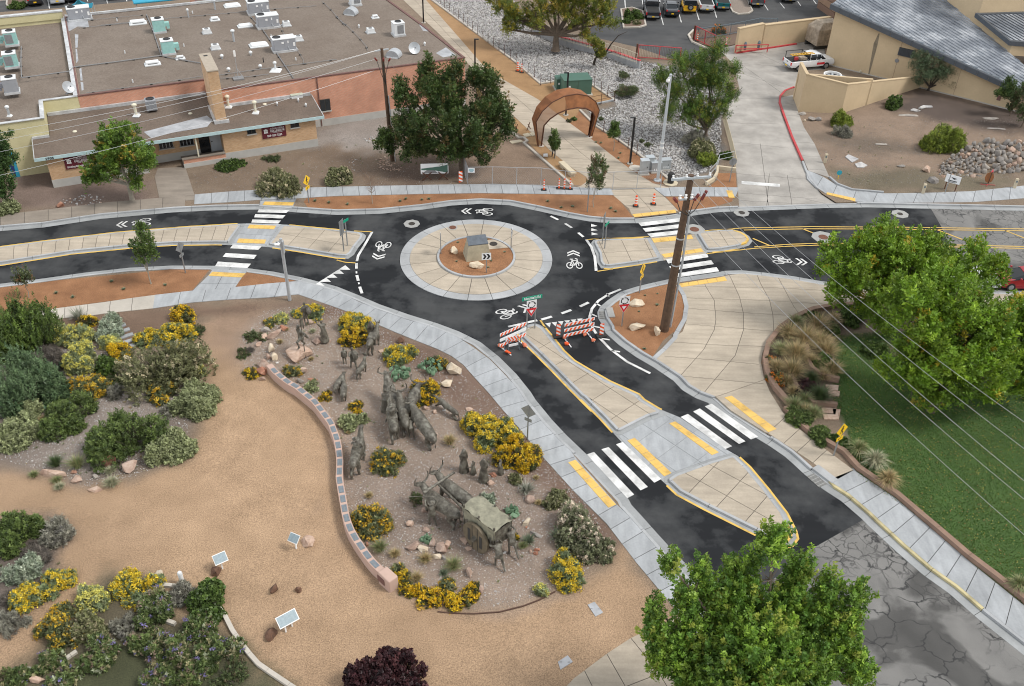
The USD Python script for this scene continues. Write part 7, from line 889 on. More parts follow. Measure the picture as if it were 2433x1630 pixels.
def person(h=1.75,lean=0.,hl=(-.24,.08,.86),hr=(.24,.08,.86),fl=(-.11,0,0),fr=(.11,0,0),skirt=False,hat=None,cape=False,pack=None,bend=0.,sit=False,head=(0,0,0)):
 s=h/1.75;A=lambda *q:np.array(q,float)
 pel=A(0,0,.93);th=lean+bend;up_=A(0,math.sin(th),math.cos(th));ch=pel+up_*.4;nk=pel+up_*.54;hd=nk+A(0,.02,.16)*.9+up_*.04+A(*head);sl,sr=ch+up_*.07+A(-.19,0,0),ch+up_*.07+A(.19,0,0)
 def joint(a,b,l1,l2,pole):
  a,b=A(*a),A(*b);d=b-a;L_=np.linalg.norm(d);L2=min(L_,(l1+l2)*.99);dr=d/(L_+1e-9);b=a+dr*L2;q=(l1*l1-l2*l2+L2*L2)/(2*L2);hh=math.sqrt(max(0,l1*l1-q*q));p=A(*pole)-dr*(A(*pole)@dr);p/=np.linalg.norm(p)+1e-9;return a+dr*q+p*hh,b
 el,wl=joint(sl,hl,.29,.27,(-.4,-1,-.2));er,wr=joint(sr,hr,.29,.27,(.4,-1,-.2));pl,pr=pel+A(-.1,0,-.04),pel+A(.1,0,-.04);kl,al=joint(pl,A(*fl)+A(0,-.02,.08),.44,.43,(0,1,0));kr,ar=joint(pr,A(*fr)+A(0,-.02,.08),.44,.43,(0,1,0))
 P=[hulls((pel+A(-.09,0,0),.115),(pel+A(.09,0,0),.115),(pel+up_*.2+A(-.07,0,0),.105),(pel+up_*.2+A(.07,0,0),.105)),hulls((pel+up_*.18+A(-.07,0,0),.105),(pel+up_*.18+A(.07,0,0),.105),(ch+A(-.1,0,0),.12),(ch+A(.1,0,0),.12)),hulls((ch+A(-.08,0,0),.11),(ch+A(.08,0,0),.11),(sl,.07),(sr,.07),(nk,.06)),bone(nk-up_*.04,.06,hd-up_*.05,.055),hulls((hd,.095),(hd+A(0,.03,-.07),.07),(hd+A(0,-.02,.05),.092)),bone(hd+A(0,.09,-.01),.022,hd+A(0,.112,-.035),.02),bone(hd+A(-.088,0,0),.024,hd+A(-.088,0,-.03),.02),bone(hd+A(.088,0,0),.024,hd+A(.088,0,-.03),.02),bone(sl,.068,el,.052),bone(el,.05,wl,.034),bone(sr,.068,er,.052),bone(er,.05,wr,.034),bone(pl,.1,kl,.068),bone(kl,.066,al,.045),bone(pr,.1,kr,.068),bone(kr,.066,ar,.045),hulls((al,.048),(al+A(0,.14,-.045),.035),(al+A(0,-.04,-.04),.04)),hulls((ar,.048),(ar+A(0,.14,-.045),.035),(ar+A(0,-.04,-.04),.04))]
 if skirt:P.append(hulls((pel+A(-.08,0,.05),.12),(pel+A(.08,0,.05),.12),*[((.3*math.cos(q),.27*math.sin(q)-.03,.05),.05) for q in np.arange(8)*.785]))
 else :P.append(hulls((pel+A(-.1,0,.02),.115),(pel+A(.1,0,.02),.115),(pel+A(-.12,0,-.16),.11),(pel+A(.12,0,-.16),.11)))
 if cape:P+=[hulls((sl,.07),(sr,.07),(A(-.28,-.32,.75),.05),(A(.28,-.38,.7),.05),(A(.1,-.55,.62),.04))]
 if pack:P.append(hulls((ch+A(pack[0],-.2,0),.16),(ch+A(pack[0]+.05,-.26,-.22),.18)))
 if hat=='brim':P+=[m3.Manifold.cylinder(.025,.22,.2,14).translate(tuple(hd+A(0,0,.06))),m3.Manifold.cylinder(.13,.11,.09,12).translate(tuple(hd+A(0,0,.06)))]
 if hat=='helmet':P+=[hulls((hd+A(0,0,.05),.115),(hd+A(0,0,.1),.07)),bone(hd+A(0,.16,.06),.02,hd+A(0,-.16,.06),.02)]
 if hat=='shawl':P+=[hulls((hd+A(0,-.03,.03),.12),(sl+A(.02,-.03,0),.085),(sr+A(-.02,-.03,0),.085),(ch+A(0,-.08,0),.12))]
 v,f=fuse(P,.075,5,hand(wl,wl-el,1)+hand(wr,wr-er,1));return v*s,f
def yaw(c,a,b):p,q=w2(c,*a),w2(c,*b);return math.degrees(math.atan2(q[1]-p[1],q[0]-p[0]))-90
def statue(label,mesh,c,xy,face,z=.1,cat='statue',name='statue',extra=None,rz=None):
 p=W(c,*xy,z);t=thing(name,label,cat,(p[0],p[1],z),yaw(c,xy,face) if rz is None else rz,'bronze statues in the garden');obj('figure',mesh,'bronze',t,smooth=50)
 for nm,mb in (extra or []):obj(nm,mb,'bronze',t)
 return t
st=statue('bronze leader striding on the pink rock, holding a banner staff, cape flowing',person(1.95,.12,(-.55,.25,1.3),(.55,-.45,.95),(-.16,.36,.28),(.16,-.34,0),hat='helmet',cape=True),'a',(920,800),(760,900),.55,extra=[('banner_staff',MB().tube((-.62,.32,-.3),(-.62,.32,3.),.03)),('banner',MB().box((-.5,.15,2.55),(.05,.5,.55),.5).box((-.45,0.,2.15),(.05,.3,.3),.8))])
statue('bronze figure with a sack on the back, standing on the slab by the yellow bushes',person(1.85,.05,(-.2,.25,1.05),(.24,.2,1.1),pack=(.12,)),'a',(985,465),(860,330),.35);statue('bronze figure climbing the rock with one arm raised',person(1.7,.25,(-.3,.35,1.75),(.2,.4,1.3),(-.1,.15,.1),(.12,-.2,0),skirt=True),'a',(1230,700),(1050,560),.2);statue('small bronze boy walking behind the burdened man',person(1.35,.05,pack=(0,)),'a',(1510,1015),(1450,850));statue('bronze man striding with a child on his back',person(1.8,.12,(-.2,-.05,1.15),(.2,-.05,1.15),(-.13,.3,0),(.13,-.32,0),pack=(.08,)),'a',(1635,1090),(1540,900),extra=[('child',None)][:0])
statue('bronze woman in a long dress looking back, leftmost of the family',person(1.72,0.,(-.15,.2,1.05),(.3,.1,.85),skirt=True,hat='shawl'),'b',(1870,1385),(1800,1300));statue('bronze child reaching for the woman hand',person(1.05,0.,(-.5,.1,1.1),(.2,.1,.8),skirt=True),'b',(2000,1425),(1900,1350));statue('bronze woman cradling a bundle, middle of the family',person(1.75,0.,(-.1,.28,1.15),(.12,.26,1.2),skirt=True,hat='shawl'),'b',(2145,1520),(2200,1420));statue('small bronze child nearest the golden bush by the sidewalk',person(1.15,0.,(-.35,.1,1.2),(.2,.1,.85),skirt=True),'c',(1195,235),(1100,200))
statue('bronze ox driver with both arms raised holding a goad',person(1.75,.05,(-.25,.3,1.72),(.28,.3,1.72),(-.14,.1,0),(.14,-.12,0),hat='brim'),'c',(355,870),(240,700),extra=[('goad',MB().tube((.35,.2,1.85),(-1.,.9,1.95),.018))]);statue('bronze man bent low pushing the cart from its near corner',person(1.8,.7,(-.2,.75,1.25),(.2,.75,1.25),(-.15,.15,0),(.15,-.55,0)),'c',(1180,1390),(1090,1180));statue('bronze man leaning hard against the far corner of the cart',person(1.85,.55,(-.15,.7,1.35),(.2,.7,1.3),(-.12,.05,0),(.14,-.65,0)),'c',(1340,1230),(1240,1030))
def beast(L_=1.9,H=1.3,kind='ox',neck_up=.35,head_drop=.15,stride=.15,girth=1.,tail=1.):
 g=.27*L_/1.9*girth;A=lambda *q:np.array(q,float);bz_=H-g*1.05;f,r=L_*.36,-L_*.38;sh,rp2=A(0,f,bz_+.04*H),A(0,r,bz_+.03*H)
 P=[hulls((sh,g*1.),(A(0,f*.3,bz_-.02),g*1.12),(A(0,f*.4,bz_-.1*H),g*.9)),hulls((A(0,f*.3,bz_-.02),g*1.12),(A(0,r*.5,bz_),g*1.02)),hulls((A(0,r*.5,bz_),g*1.02),(rp2,g*.92),(rp2+A(0,-.12*L_,-.03),g*.6))]
 nk=sh+A(0,.24*L_,neck_up*H);P.append(hulls((sh+A(0,.05,.02),g*.8),(nk,g*(.42 if kind!='ox' else .52))));hd=nk+A(0,.2*L_,-head_drop*H);P+=[hulls((nk+A(0,.02,0),g*.45),(nk+A(0,.1*L_,-.03),g*.4)),hulls((nk+A(0,.08*L_,-.02),g*.38),(hd,g*.24))]
 lw=.055*L_/1.9*1.35
 for sx,y0,dy,hind in ((-1,f,stride,0),(1,f,-stride,0),(-1,r,-stride,1),(1,r,stride,1)):
  x=sx*g*.58;top=A(x,y0,bz_-.15*H);ft=A(x,y0+dy,.03)
  if hind:kn=A(x,y0+dy*.3+.12*L_*.5,H*.42);hk=A(x,y0+dy*.8-.1*L_*.5,H*.27);P+=[bone(A(x*.9,y0,bz_-.02),g*.55,kn,lw*1.7),bone(kn,lw*1.6,hk,lw),bone(hk,lw,ft,lw*.75),hulls((ft,lw*.9),(ft+A(0,.05,-.01),lw*.8))]
  else :kn=A(x,y0+dy*.5+.02,H*.3);P+=[bone(top,lw*2.,kn,lw*1.05),bone(kn,lw*1.05,ft,lw*.75),hulls((ft,lw*.9),(ft+A(0,.05,-.01),lw*.8))]
 ex=.16 if kind in ('donkey',) else .09
 for sx in (-1,1):P.append(bone(nk+A(sx*g*.3,.03,g*.25),.03,nk+A(sx*(g*.3+ex*.8),0,g*.25+ex*(1.6 if kind=='donkey' else .3)),.022))
 tp=rp2+A(0,-.16*L_,0);P+=[bone(tp+A(0,.05,.05),.035,tp+A(0,-.12,-.25*tail),.028),bone(tp+A(0,-.12,-.25*tail),.028,tp+A(.03,-.1,-.6*tail),.04 if kind!='goat' else .03)]
 if kind=='horse':P.append(hulls((nk+A(0,-.03,g*.35),.05),(sh+A(0,.02,g*.95),.05),(nk+A(0,.05,g*.3),.04)))
 v,fa=fuse(P,.09*L_/1.9+.02,6);horns=MB()
 if kind in ('ox','goat'):
  q={'ox':[(.08,.02,.14),(.3,.04,.16),(.52,.06,.34),(.5,.04,.66),(.4,0.,.85)],'goat':[(.04,0,.1),(.09,-.06,.25),(.14,-.16,.33),(.2,-.26,.33)]}[kind];k=1. if kind=='ox' else L_/1.9*1.5
  for sx in (-1,1):horns.path([nk+A(sx*x*k,y*k+.04,z*k) for x,y,z in q],np.linspace(.075,.02,len(q))*k,7)
 return (v,fa),horns
def animal(label,cat,m,c,xy,face,z=.1,name='statue_animal',tilt=0.,scale=1.,extra=None,rz=None):
 p=W(c,*xy,z);t=thing(name,label,cat,(p[0],p[1],z),yaw(c,xy,face) if rz is None else rz,'bronze animal statues in the garden',scale,tilt);obj('body',m[0],'bronze',t,smooth=50)
 if m[1].n:obj('horns',m[1],'bronze',t,smooth=40)
 for nm,mb in (extra or []):obj(nm,mb,'bronze',t,smooth=40 if isinstance(mb,tuple) else False)
 return t
saddle=lambda H:rbox((.62,.7,.35),.1,(0,0,H+.02))
animal('bronze donkey with a pack saddle facing the sidewalk','statue',beast(1.75,1.25,'donkey',.38,.1,.05),'a',(1905,820),(2010,640),extra=[('pack_saddle',saddle(1.12)),('strap',MB().box((0,-.35,.95),(.66,.05,.5)))]);statue('bronze cloaked figure standing behind the donkey',person(1.7,0,skirt=True,hat='shawl'),'a',(1880,700),(1800,600))
animal('bronze goat with backswept horns near the striding man','statue',beast(1.25,.85,'goat',.45,.05,.05),'a',(1740,1170),(1840,1020));animal('bronze sheep, farther of the pair behind the wall bend','statue',beast(1.25,.8,'sheep',.2,.12,.04,1.25,.5),'a',(1440,1360),(1530,1230));animal('bronze sheep, nearer of the pair behind the wall bend','statue',beast(1.2,.78,'sheep',.2,.14,.04,1.2,.5),'a',(1500,1470),(1510,1330))
OX=beast(2.4,1.5,'ox',.3,.12,.16,1.1);o1=animal('bronze longhorn galloping away, farthest of the herd','statue',OX,'b',(880,520),(800,300),tilt=10);animal('bronze longhorn in the middle of the herd, head turned to the rider','statue',beast(2.2,1.45,'ox',.25,.1,.2),'b',(1040,760),(985,560),tilt=6);animal('bronze longhorn facing the golden bush, right back of the herd','statue',beast(2.3,1.45,'ox',.05,.2,.12),'b',(1160,600),(1260,400));animal('bronze longhorn nearest the viewer with its rump low','statue',beast(2.6,1.5,'ox',.2,.1,.22),'b',(1310,920),(1130,690),tilt=8)
def rider(label,c,xy,face,hat,z=.1):
 b=beast(2.2,1.5,'horse',.45,.18,.22);P=person(1.75,.1,(-.25,.45,1.2),(.3,.35,1.1),(-.42,.25,.25),(.42,.25,.25),hat=hat);v=P[0]+[0,-.05,.52];return animal(label,'statue',b,c,xy,face,z,'statue_rider',extra=[('rider',(v,P[1])),('saddle',saddle(1.35))])
rider('bronze rider among the longhorns, seen from behind','b',(900,860),(860,640),'brim');rider('bronze rider seen from behind beside the plaque wall','b',(420,1330),(490,1090),'brim');statue('bronze crouching figure at the left of the herd',person(1.6,.5,(-.2,.5,.9),(.2,.5,.9),skirt=True),'b',(790,560),(830,430));animal('bronze animal leaning over the rocks right of the herd','statue',beast(1.7,.8,'dog',.05,.1,.3,.75),'b',(1640,590),(1500,500),tilt=8);statue('bronze low kneeling figure at the herd feet',person(1.5,.9,(-.2,.6,.5),(.2,.6,.5),(-.15,.1,0),(.15,-.3,0)),'b',(1150,930),(1100,760))
ox_y=yaw('c',(700,900),(330,640));animal('bronze yoked ox, nearer of the pair pulling the cart','statue',OX,'c',(470,790),(330,640),rz=ox_y);animal('bronze yoked ox, farther of the pair pulling the cart','statue',OX,'c',(650,640),(330,640),rz=ox_y)
cz=2.35;q=[W('c',x,y,cz) for x,y in ((725,645),(945,505),(1325,795),(1135,965))];fr_,rr_=(q[0]+q[1])/2,(q[2]+q[3])/2;ctr=(fr_+rr_)/2;lng=np.linalg.norm((fr_-rr_)[:2]);wid=(np.linalg.norm((q[1]-q[0])[:2])+np.linalg.norm((q[2]-q[3])[:2]))/2;ang=math.degrees(math.atan2((fr_-rr_)[1],(fr_-rr_)[0]))-90
cart=thing('covered_cart','bronze two-wheeled cart with a draped canvas cover, pulled by the oxen','cart',(ctr[0],ctr[1],.1),ang,'bronze statues in the garden');hl_,hw_=lng/2,wid/2
gx,gy=np.meshgrid(np.linspace(-1,1,13),np.linspace(-1,1,17));zt=cz-.1+.1*(1-np.abs(gx))+.05*np.cos(gy*9)*np.abs(gx)**2+.06*(meshkit.fbm(np.stack([gx*3,gy*4,0*gx],-1),3,3)-.5)*2;v=np.stack([gx*hw_*1.04,gy*hl_*1.04,zt],-1).reshape(-1,3);f=[(i*13+j,i*13+j+1,(i+1)*13+j+1,(i+1)*13+j) for i in range(16) for j in range(12)];mb=MB();f=np.array(f);mb.add(v,np.vstack([f[:,[0,1,2]],f[:,[0,2,3]]]))
for sx in (-1,1):
 yy=np.linspace(-1,1,33);top=np.column_stack([sx*hw_*1.04+0*yy,yy*hl_*1.04,cz-.12+0*yy]);bot=np.column_stack([sx*hw_*(.98+.06*np.cos(yy*22)),yy*hl_*1.02,1.35+.12*np.cos(yy*7)]);f=[(k,k+1,34+k,33+k) for k in range(32)];f=np.array(f);mb.add(np.vstack([top,bot]),np.vstack([f[:,[0,1,2]],f[:,[0,2,3]]]))
plain('pale_bronze',(.235,.225,.165),.6,.1,var=.4,scale=2.5,bump=.6,bscale=6);plain('brown_bronze',(.13,.105,.07),.6,.1,var=.35,scale=2.5);obj('cover',mb,'pale_bronze',cart,smooth=45);mb=MB();mb.box((0,0,.95),(wid*.92,lng*.96,.12)).box((0,-hl_*.97,1.5),(wid*.95,.06,1.1)).box((0,hl_*.97,1.5),(wid*.95,.06,1.1))
for sx in (-1,1):mb.box((sx*hw_*.93,0,1.25),(.07,lng*.96,.5))
obj('bed',mb,'bronze',cart)
for sx in (-1,1):
 for sy in (-1,0,1):obj('stake',MB().box((sx*hw_*.97,sy*hl_*.95,1.7),(.08,.08,1.5)),'bronze',cart)
 w=MB();n=28;R_=.95;x0,x1=sx*(hw_+.12),sx*(hw_+.28);w.tube((x0,0,R_),(x1,0,R_),R_,n=n);wh=obj('wheel',w,'brown_bronze',cart);obj('hub',MB().tube((x0,0,R_),(x1+sx*.2,0,R_),.2,.13,12),'bronze',wh);mb2=MB().box((x1+sx*.006,.45,R_),(.02,.2,.9)).box((x1+sx*.006,-.45,R_),(.02,.2,.9));obj('opening',mb2,'joint_dark',wh);obj('plank_seam',MB().box((x1+sx*.006,.2,R_),(.02,.03,1.75)).box((x1+sx*.006,-.2,R_),(.02,.03,1.75)),'joint_dark',wh)
obj('axle',MB().tube((-hw_-.3,0,.95),(hw_+.3,0,.95),.08),'bronze',cart);obj('draw_pole',MB().tube((0,hl_*.8,.95),(0,hl_+2.7,1.5),.07),'bronze',cart);obj('yoke',MB().tube((-1.15,hl_+2.65,1.72),(1.15,hl_+2.65,1.72),.08),'bronze',cart)
plain('sign_white',(.75,.76,.77),.4,var=.03);plain('sign_red',(.55,.02,.03),.4,var=.05);plain('sign_green',(0.,.27,.16),.4,var=.05);plain('sign_yellow',(.8,.5,.02),.4,var=.05);plain('sign_black',(.012,.012,.013),.5);plain('sign_back',(.27,.28,.285),.45,.5);plain('orange_plastic',(.8,.1,.02),.5,var=.08);plain('sandbag',(.75,.22,.12),.8,var=.15);plain('rubber',(.02,.02,.02),.8);plain('corten',(.22,.085,.03),.8,.1,var=.4,scale=1.2,bump=.2);plain('corten_dark',(.09,.035,.018),.8,.1,var=.35,scale=2);plain('transformer_green',(.06,.13,.1),.5,var=.1);plain('cabinet_grey',(.36,.38,.39),.5,.2);plain('blue_steel',(.13,.17,.2),.5,.3);plain('cream_concrete',(.52,.45,.33),.9,var=.08);plain('white_steel',(.5,.54,.57),.4,.4,var=.06);plain('insulator',(.16,.03,.025),.4);plain('wire',(.42,.43,.44),.4,.6);plain('hi_vis',(.55,.62,.32),.8,var=.25,scale=8);plain('skin',(.35,.2,.13),.6);plain('bucket_white',(.72,.72,.72),.5);plain('pink_flag',(.8,.1,.12),.6);plain('blue_sign',(.03,.3,.38),.5)
UP=V3(0,0,1)
def post(mb,h,r=.035):return mb.box((0,0,h/2),(r*2,r*2,h))
def flat(mb,p,y=-.045,z0=0.,d=.006):
 for g in PG(p) if hasattr(p,'geoms') or p.geom_type=='Polygon' else []:m=trimesh.creation.extrude_polygon(g,d,engine='earcut');v=np.array(m.vertices);mb.add(np.column_stack([v[:,0],y-v[:,2],v[:,1]+z0]),m.faces)
 return mb
SQ=lambda w,h,z:sbox(-w/2,z-h/2,w/2,z+h/2)
def round_arrows(z,r):
 out=[]
 for k in range(3):a=np.radians(np.linspace(100+120*k,20+120*k,12));arc=LS([(r*math.cos(q),z+r*math.sin(q)) for q in a]).buffer(r*.13,cap_style=2);e=a[-1];c=np.array([r*math.cos(e),z+r*math.sin(e)]);t=np.array([math.sin(e),-math.cos(e)]);n=np.array([math.cos(e),math.sin(e)]);out+=[arc,Polygon([c+n*r*.33,c-n*r*.33,c+t*r*.55])]
 return UU(out)
def SP(c,x,y,rz,label,faces,h,cat='road sign',back=None,second=None):
 p=W(c,x,y,.15);t=thing('road_sign',label,cat,p,rz);obj('post',post(MB(),h),'sign_back',t)
 for nm,shp,m,dy,dd in faces:obj(nm,flat(MB(),shp,dy,0,dd),m,t)
 return t
tri=lambda z,w:Polygon([(-w/2,z+w*.43),(w/2,z+w*.43),(0,z-w*.43)])
rnd=lambda z,w:[('sign_plate',SQ(w,w,z),'sign_white',-.04,.008),('circular_arrows',round_arrows(z,w*.34),'sign_black',-.05,.004)]
yld=lambda z,w:[('yield_plate',tri(z,w).buffer(.03),'sign_white',-.04,.008),('yield_border',tri(z,w).buffer(.01).difference(tri(z+.03,w*.45)),'sign_red',-.05,.004)]
t=SP('e',712,805,20,'street sign reading Mountain Rd above circular arrows and a yield triangle, on two posts',[(n,shapely.transform(s,lambda q:q+[.3,0]),m,d,k) for n,s,m,d,k in rnd(2.15,.75)+yld(1.5,.78)],2.75)
obj('post',MB().box((.62,0,1.37),(.07,.07,2.75)),'sign_back',t);obj('name_board',MB().box((.32,-.03,2.72),(1.5,.03,.3)),'sign_green',t);m_=meshkit.text_mesh('Mountain Rd',.2,.006,True);v=np.array(m_.vertices);v[:,0]*=1.25/v[:,0].max();obj('lettering',(np.column_stack([v[:,0]-.3,-.047-v[:,2],v[:,1]+2.63]),m_.faces),'sign_white',t)
SP('i',303,1468,12,'circular-arrow and yield sign in the mulch of the utility pole bed',rnd(2.25,.75)+yld(1.6,.78),2.6)
chev=lambda x:Polygon([(x-.14,1.3),(x,1.52),(x-.14,1.74),(x+.03,1.74),(x+.17,1.52),(x+.03,1.3)])
SP('d',1213,1000,10,'white sign with two black chevrons on the central island',[('sign_plate',SQ(.72,.6,1.52),'sign_white',-.04,.008),('chevrons',MultiPolygon([chev(-.16),chev(.14)]),'sign_black',-.05,.004)],1.85);SP('d',1672,560,82,'sign seen edge-on at the right rim of the central island',[('sign_plate',SQ(.72,.6,1.55),'sign_white',-.04,.008),('chevrons',MultiPolygon([chev(-.16),chev(.14)]),'sign_black',-.05,.004)],1.9);SP('d',372,650,95,'bare sign post seen edge-on at the left rim of the central island',[('sign_plate',SQ(.72,.6,1.55),'sign_white',-.01,.008)],1.9)
walker=UU([Point(.02,2.42).buffer(.06),LS([(0.,2.33),(-.03,2.12)]).buffer(.055),LS([(-.03,2.12),(.08,1.98),(.1,1.86)]).buffer(.03),LS([(-.03,2.12),(-.12,1.88)]).buffer(.03),LS([(0,2.3),(.13,2.16)]).buffer(.024),LS([(0,2.3),(-.12,2.17)]).buffer(.024)])
dia=lambda z,w:Polygon([(0,z+w),(w,z),(0,z-w),(-w,z)])
ped=[('sign_plate',dia(2.15,.52),'sign_yellow',-.04,.008),('walking_symbol',walker,'sign_black',-.05,.004),('arrow_plate',SQ(.6,.32,1.45),'sign_yellow',-.04,.008),('arrow',UU([LS([(.12,1.52),(-.08,1.41)]).buffer(.025),Polygon([(-.16,1.37),(-.02,1.35),(-.08,1.48)])]),'sign_black',-.05,.004)]
SP('i',467,1158,60,'yellow pedestrian crossing sign at the top of the utility pole bed',ped,2.6);SP('9',1108,305,35,'yellow pedestrian crossing sign beside the lawn',ped,2.6);SP('1',2148,1408,68,'yellow pedestrian crossing sign by the north-west kerb',ped,2.6)
bk=lambda z,w,h:[('sign_plate',SQ(w,h,z),'sign_back',0.,.012)]
SP('i',120,705,72,'grey sign seen from behind on the east splitter island',bk(2.2,.7,1.3),2.8);SP('5',50,430,72,'grey sign seen from behind on the west splitter island',bk(2.2,.7,1.3),2.8);SP('8',1045,215,-30,'grey diamond sign seen from behind on the diagonal sidewalk',[('sign_plate',dia(2.3,.52),'sign_back',0,.012),('small_plate',SQ(.5,.25,1.6),'sign_back',0,.012)],2.7);SP('4',1290,580,70,'grey sign seen from behind in the west mulch bed',[('sign_plate',dia(2.3,.5),'sign_back',0,.012),('small_plate',SQ(.5,.25,1.6),'sign_back',0,.012)],2.7);SP('3',1812,1290,60,'grey diamond sign seen from behind before the boulder wall',[('sign_plate',dia(2.1,.5),'sign_back',0,.012)],2.6)
oc=shapely.affinity.rotate(Point(0,2.).buffer(.38,2),22.5);SP('3',375,1212,10,'octagonal stop sign seen from behind at the drive mouth',[('sign_plate',oc,'sign_back',0,.012)],2.35,'stop sign');SP('2',1742,1473,20,'thin grey sign post beside the narrow young tree',[('sign_plate',SQ(.05,.5,2.2),'sign_back',0,.012)],2.5)
for c,x,y,rz,lb in (('i',143,745,60,'small green street name blade on the east splitter island'),('5',75,390,60,'small green street name blade on the west splitter island')):t=SP(c,x,y,rz,lb,[('name_board',SQ(.75,.22,2.3),'sign_green',-.02,.02)],2.4,'street sign')
def sign_board(label,c,legs,w,h,z,rz,m='sign_white',legm='corten_dark',cat='sign'):
 a,b=W(c,*legs[0],.12),W(c,*legs[1],.12);o=(a+b)/2;t=thing('notice_board',label,cat,o,math.degrees(math.atan2((b-a)[1],(b-a)[0])));d=np.linalg.norm((b-a)[:2])
 for s in (-1,1):obj('leg',MB().box((s*d/2,0,(z+h)/2),(.09,.09,z+h)),legm,t)
 obj('board',MB().box((0,-.06,z+h/2),(w,.04,h)),m,t);return t,w,h,z
t,w,h,z=sign_board('white notice board on two brown posts in front of the boulder wall','p',[(1320,910),(1450,945)],1.3,.75,.75,0);mb=MB().box((0,-.085,z+.2),(.8,.01,.08)).box((0,-.085,z+.08),(.6,.01,.05));mb.tri(trimesh.Trimesh(*[np.array([(.1,-.085,z+.35),(.35,-.085,z+.5),(-.2,-.085,z+.55)]),np.array([(0,1,2)])],process=False));obj('lettering',mb,'sign_black',t)
t=thing('monument','tapered concrete monument with a dark slanted top on the central island','monument',W('d',1045,690,.15),angle('d',(915,748),(1200,715))*57.3);a=[(-1.05,-.75,-.1),(1.05,-.75,-.1),(1.05,.75,-.1),(-1.05,.75,-.1),(-.78,-.42,1.28),(.78,-.42,1.28),(.74,.42,1.62),(-.74,.42,1.62)];obj('body',MB().add(a,[(0,1,5),(0,5,4),(1,2,6),(1,6,5),(2,3,7),(2,7,6),(3,0,4),(3,4,7),(4,5,6),(4,6,7)]),plain('aged_concrete',(.34,.3,.215),.9,var=.25,scale=1.6,bump=.3),t);obj('top_slab',MB().add([(x*1.04,y*1.04,z+d) for d in (.005,.07) for x,y,z in a[4:]],[(0,1,5),(0,5,4),(1,2,6),(1,6,5),(2,3,7),(2,7,6),(3,0,4),(3,4,7),(4,5,6),(4,6,7)]),plain('slate',(.09,.105,.125),.5,var=.3,scale=3),t)
def stripes(w,h,n,sl=.6):return UU([Polygon([(-w/2+w*k/n,-h/2),(-w/2+w*(k+.5)/n,-h/2),(-w/2+w*(k+.5)/n+h*sl,h/2),(-w/2+w*k/n+h*sl,h/2)]) for k in range(-1,n+1)]).intersection(sbox(-w/2,-h/2,w/2,h/2))
def barricade(c,a,b,label,plain_row=None):
 p,q=W(c,*a,.01),W(c,*b,.01);o=(p+q)/2;t=thing('barricade',label,'barricade',o,math.degrees(math.atan2((q-p)[1],(q-p)[0])));d=np.linalg.norm((q-p)[:2])
 for k,z in enumerate((.62,1.08,1.54)):
  r=obj('rail',MB().box((0,-.04,z),(2.35,.03,.24)),'sign_white',t)
  if k!=plain_row:obj('stripes',flat(MB(),stripes(2.35,.24,7),-.056,z),'orange_plastic',r)
 for s in (-1,1):
  obj('upright',MB().box((s*d/2,0,.85),(.05,.05,1.7)),'blue_steel',t);obj('foot',MB().box((s*d/2,0,.04),(.06,1.5,.06)),'sign_white',t)
 return t
barricade('e',(300,1190),(600,1050),'striped barricade across the left lane with a plain white middle board',1);barricade('e',(1455,1030),(1880,930),'striped barricade across the right lane of the south leg')
for k,(x,y,lb) in enumerate(((225,1130,'pink sandbag at the far left foot of the left barricade'),(360,1245,'orange sandbag at the near left foot of the left barricade'),(670,1115,'pink sandbag at the right foot of the left barricade'),(510,1000,'pink sandbag behind the small sign of the left barricade'),(1412,960,'tall pink sandbag at the left foot of the right barricade'),(1465,1075,'orange sandbag at the near left foot of the right barricade'),(1795,905,'pink sandbag at the far right foot of the right barricade'),(1930,1010,'pink sandbag at the near right foot of the right barricade'))):
 rng=np.random.default_rng(k);v,f=rock_mesh(rng,.55,.34,.3,14);o=obj('sandbag',(v@rotz(rng.random()*3).T,f),'sandbag' if 'pink' in lb else 'orange_plastic',smooth=60);UsdGeom.Xformable(o).AddTranslateOp().Set(Gf.Vec3d(*map(float,W('e',x,y,.06))));tag(o,lb,'sandbag')
def vpanel(c,x,y,label,rz=15,w=.3,h=.95):
 t=thing('vertical_panel',label,'traffic panel',W(c,x,y,.02),rz);obj('base',rbox((.75,.5,.1),.03,(0,0,.05)),'rubber',t);p=obj('panel',MB().box((0,0,.12+h/2),(w,.03,h)),'orange_plastic',t);obj('stripes',flat(MB(),shapely.affinity.rotate(stripes(h,w,3),90,origin=(0,0)),-.02,.12+h/2),'sign_white',p)
vpanel('e',1295,935,'striped orange panel left of the right barricade');vpanel('e',2095,920,'striped orange panel right of the right barricade');vpanel('2',862,1275,'leaning striped panel tied to the fence corner',25,.35,1.1)
t=thing('small_sign_stand','small white sign on folding legs before the left barricade','sign',W('e',455,1165,.01),22);obj('upper_board',MB().box((-.1,0,.95),(.9,.03,.35)),'sign_white',t);obj('stripes',flat(MB(),stripes(.9,.35,4,-.6),-.017,.95),'orange_plastic',t);obj('lower_board',MB().box((0,-.1,.45),(.75,.03,.2)),'sign_white',t)
for s in (-1,1):obj('leg',MB().tube((s*.35,0,1.),(s*.4,-.25,0),.02),'blue_steel',t)
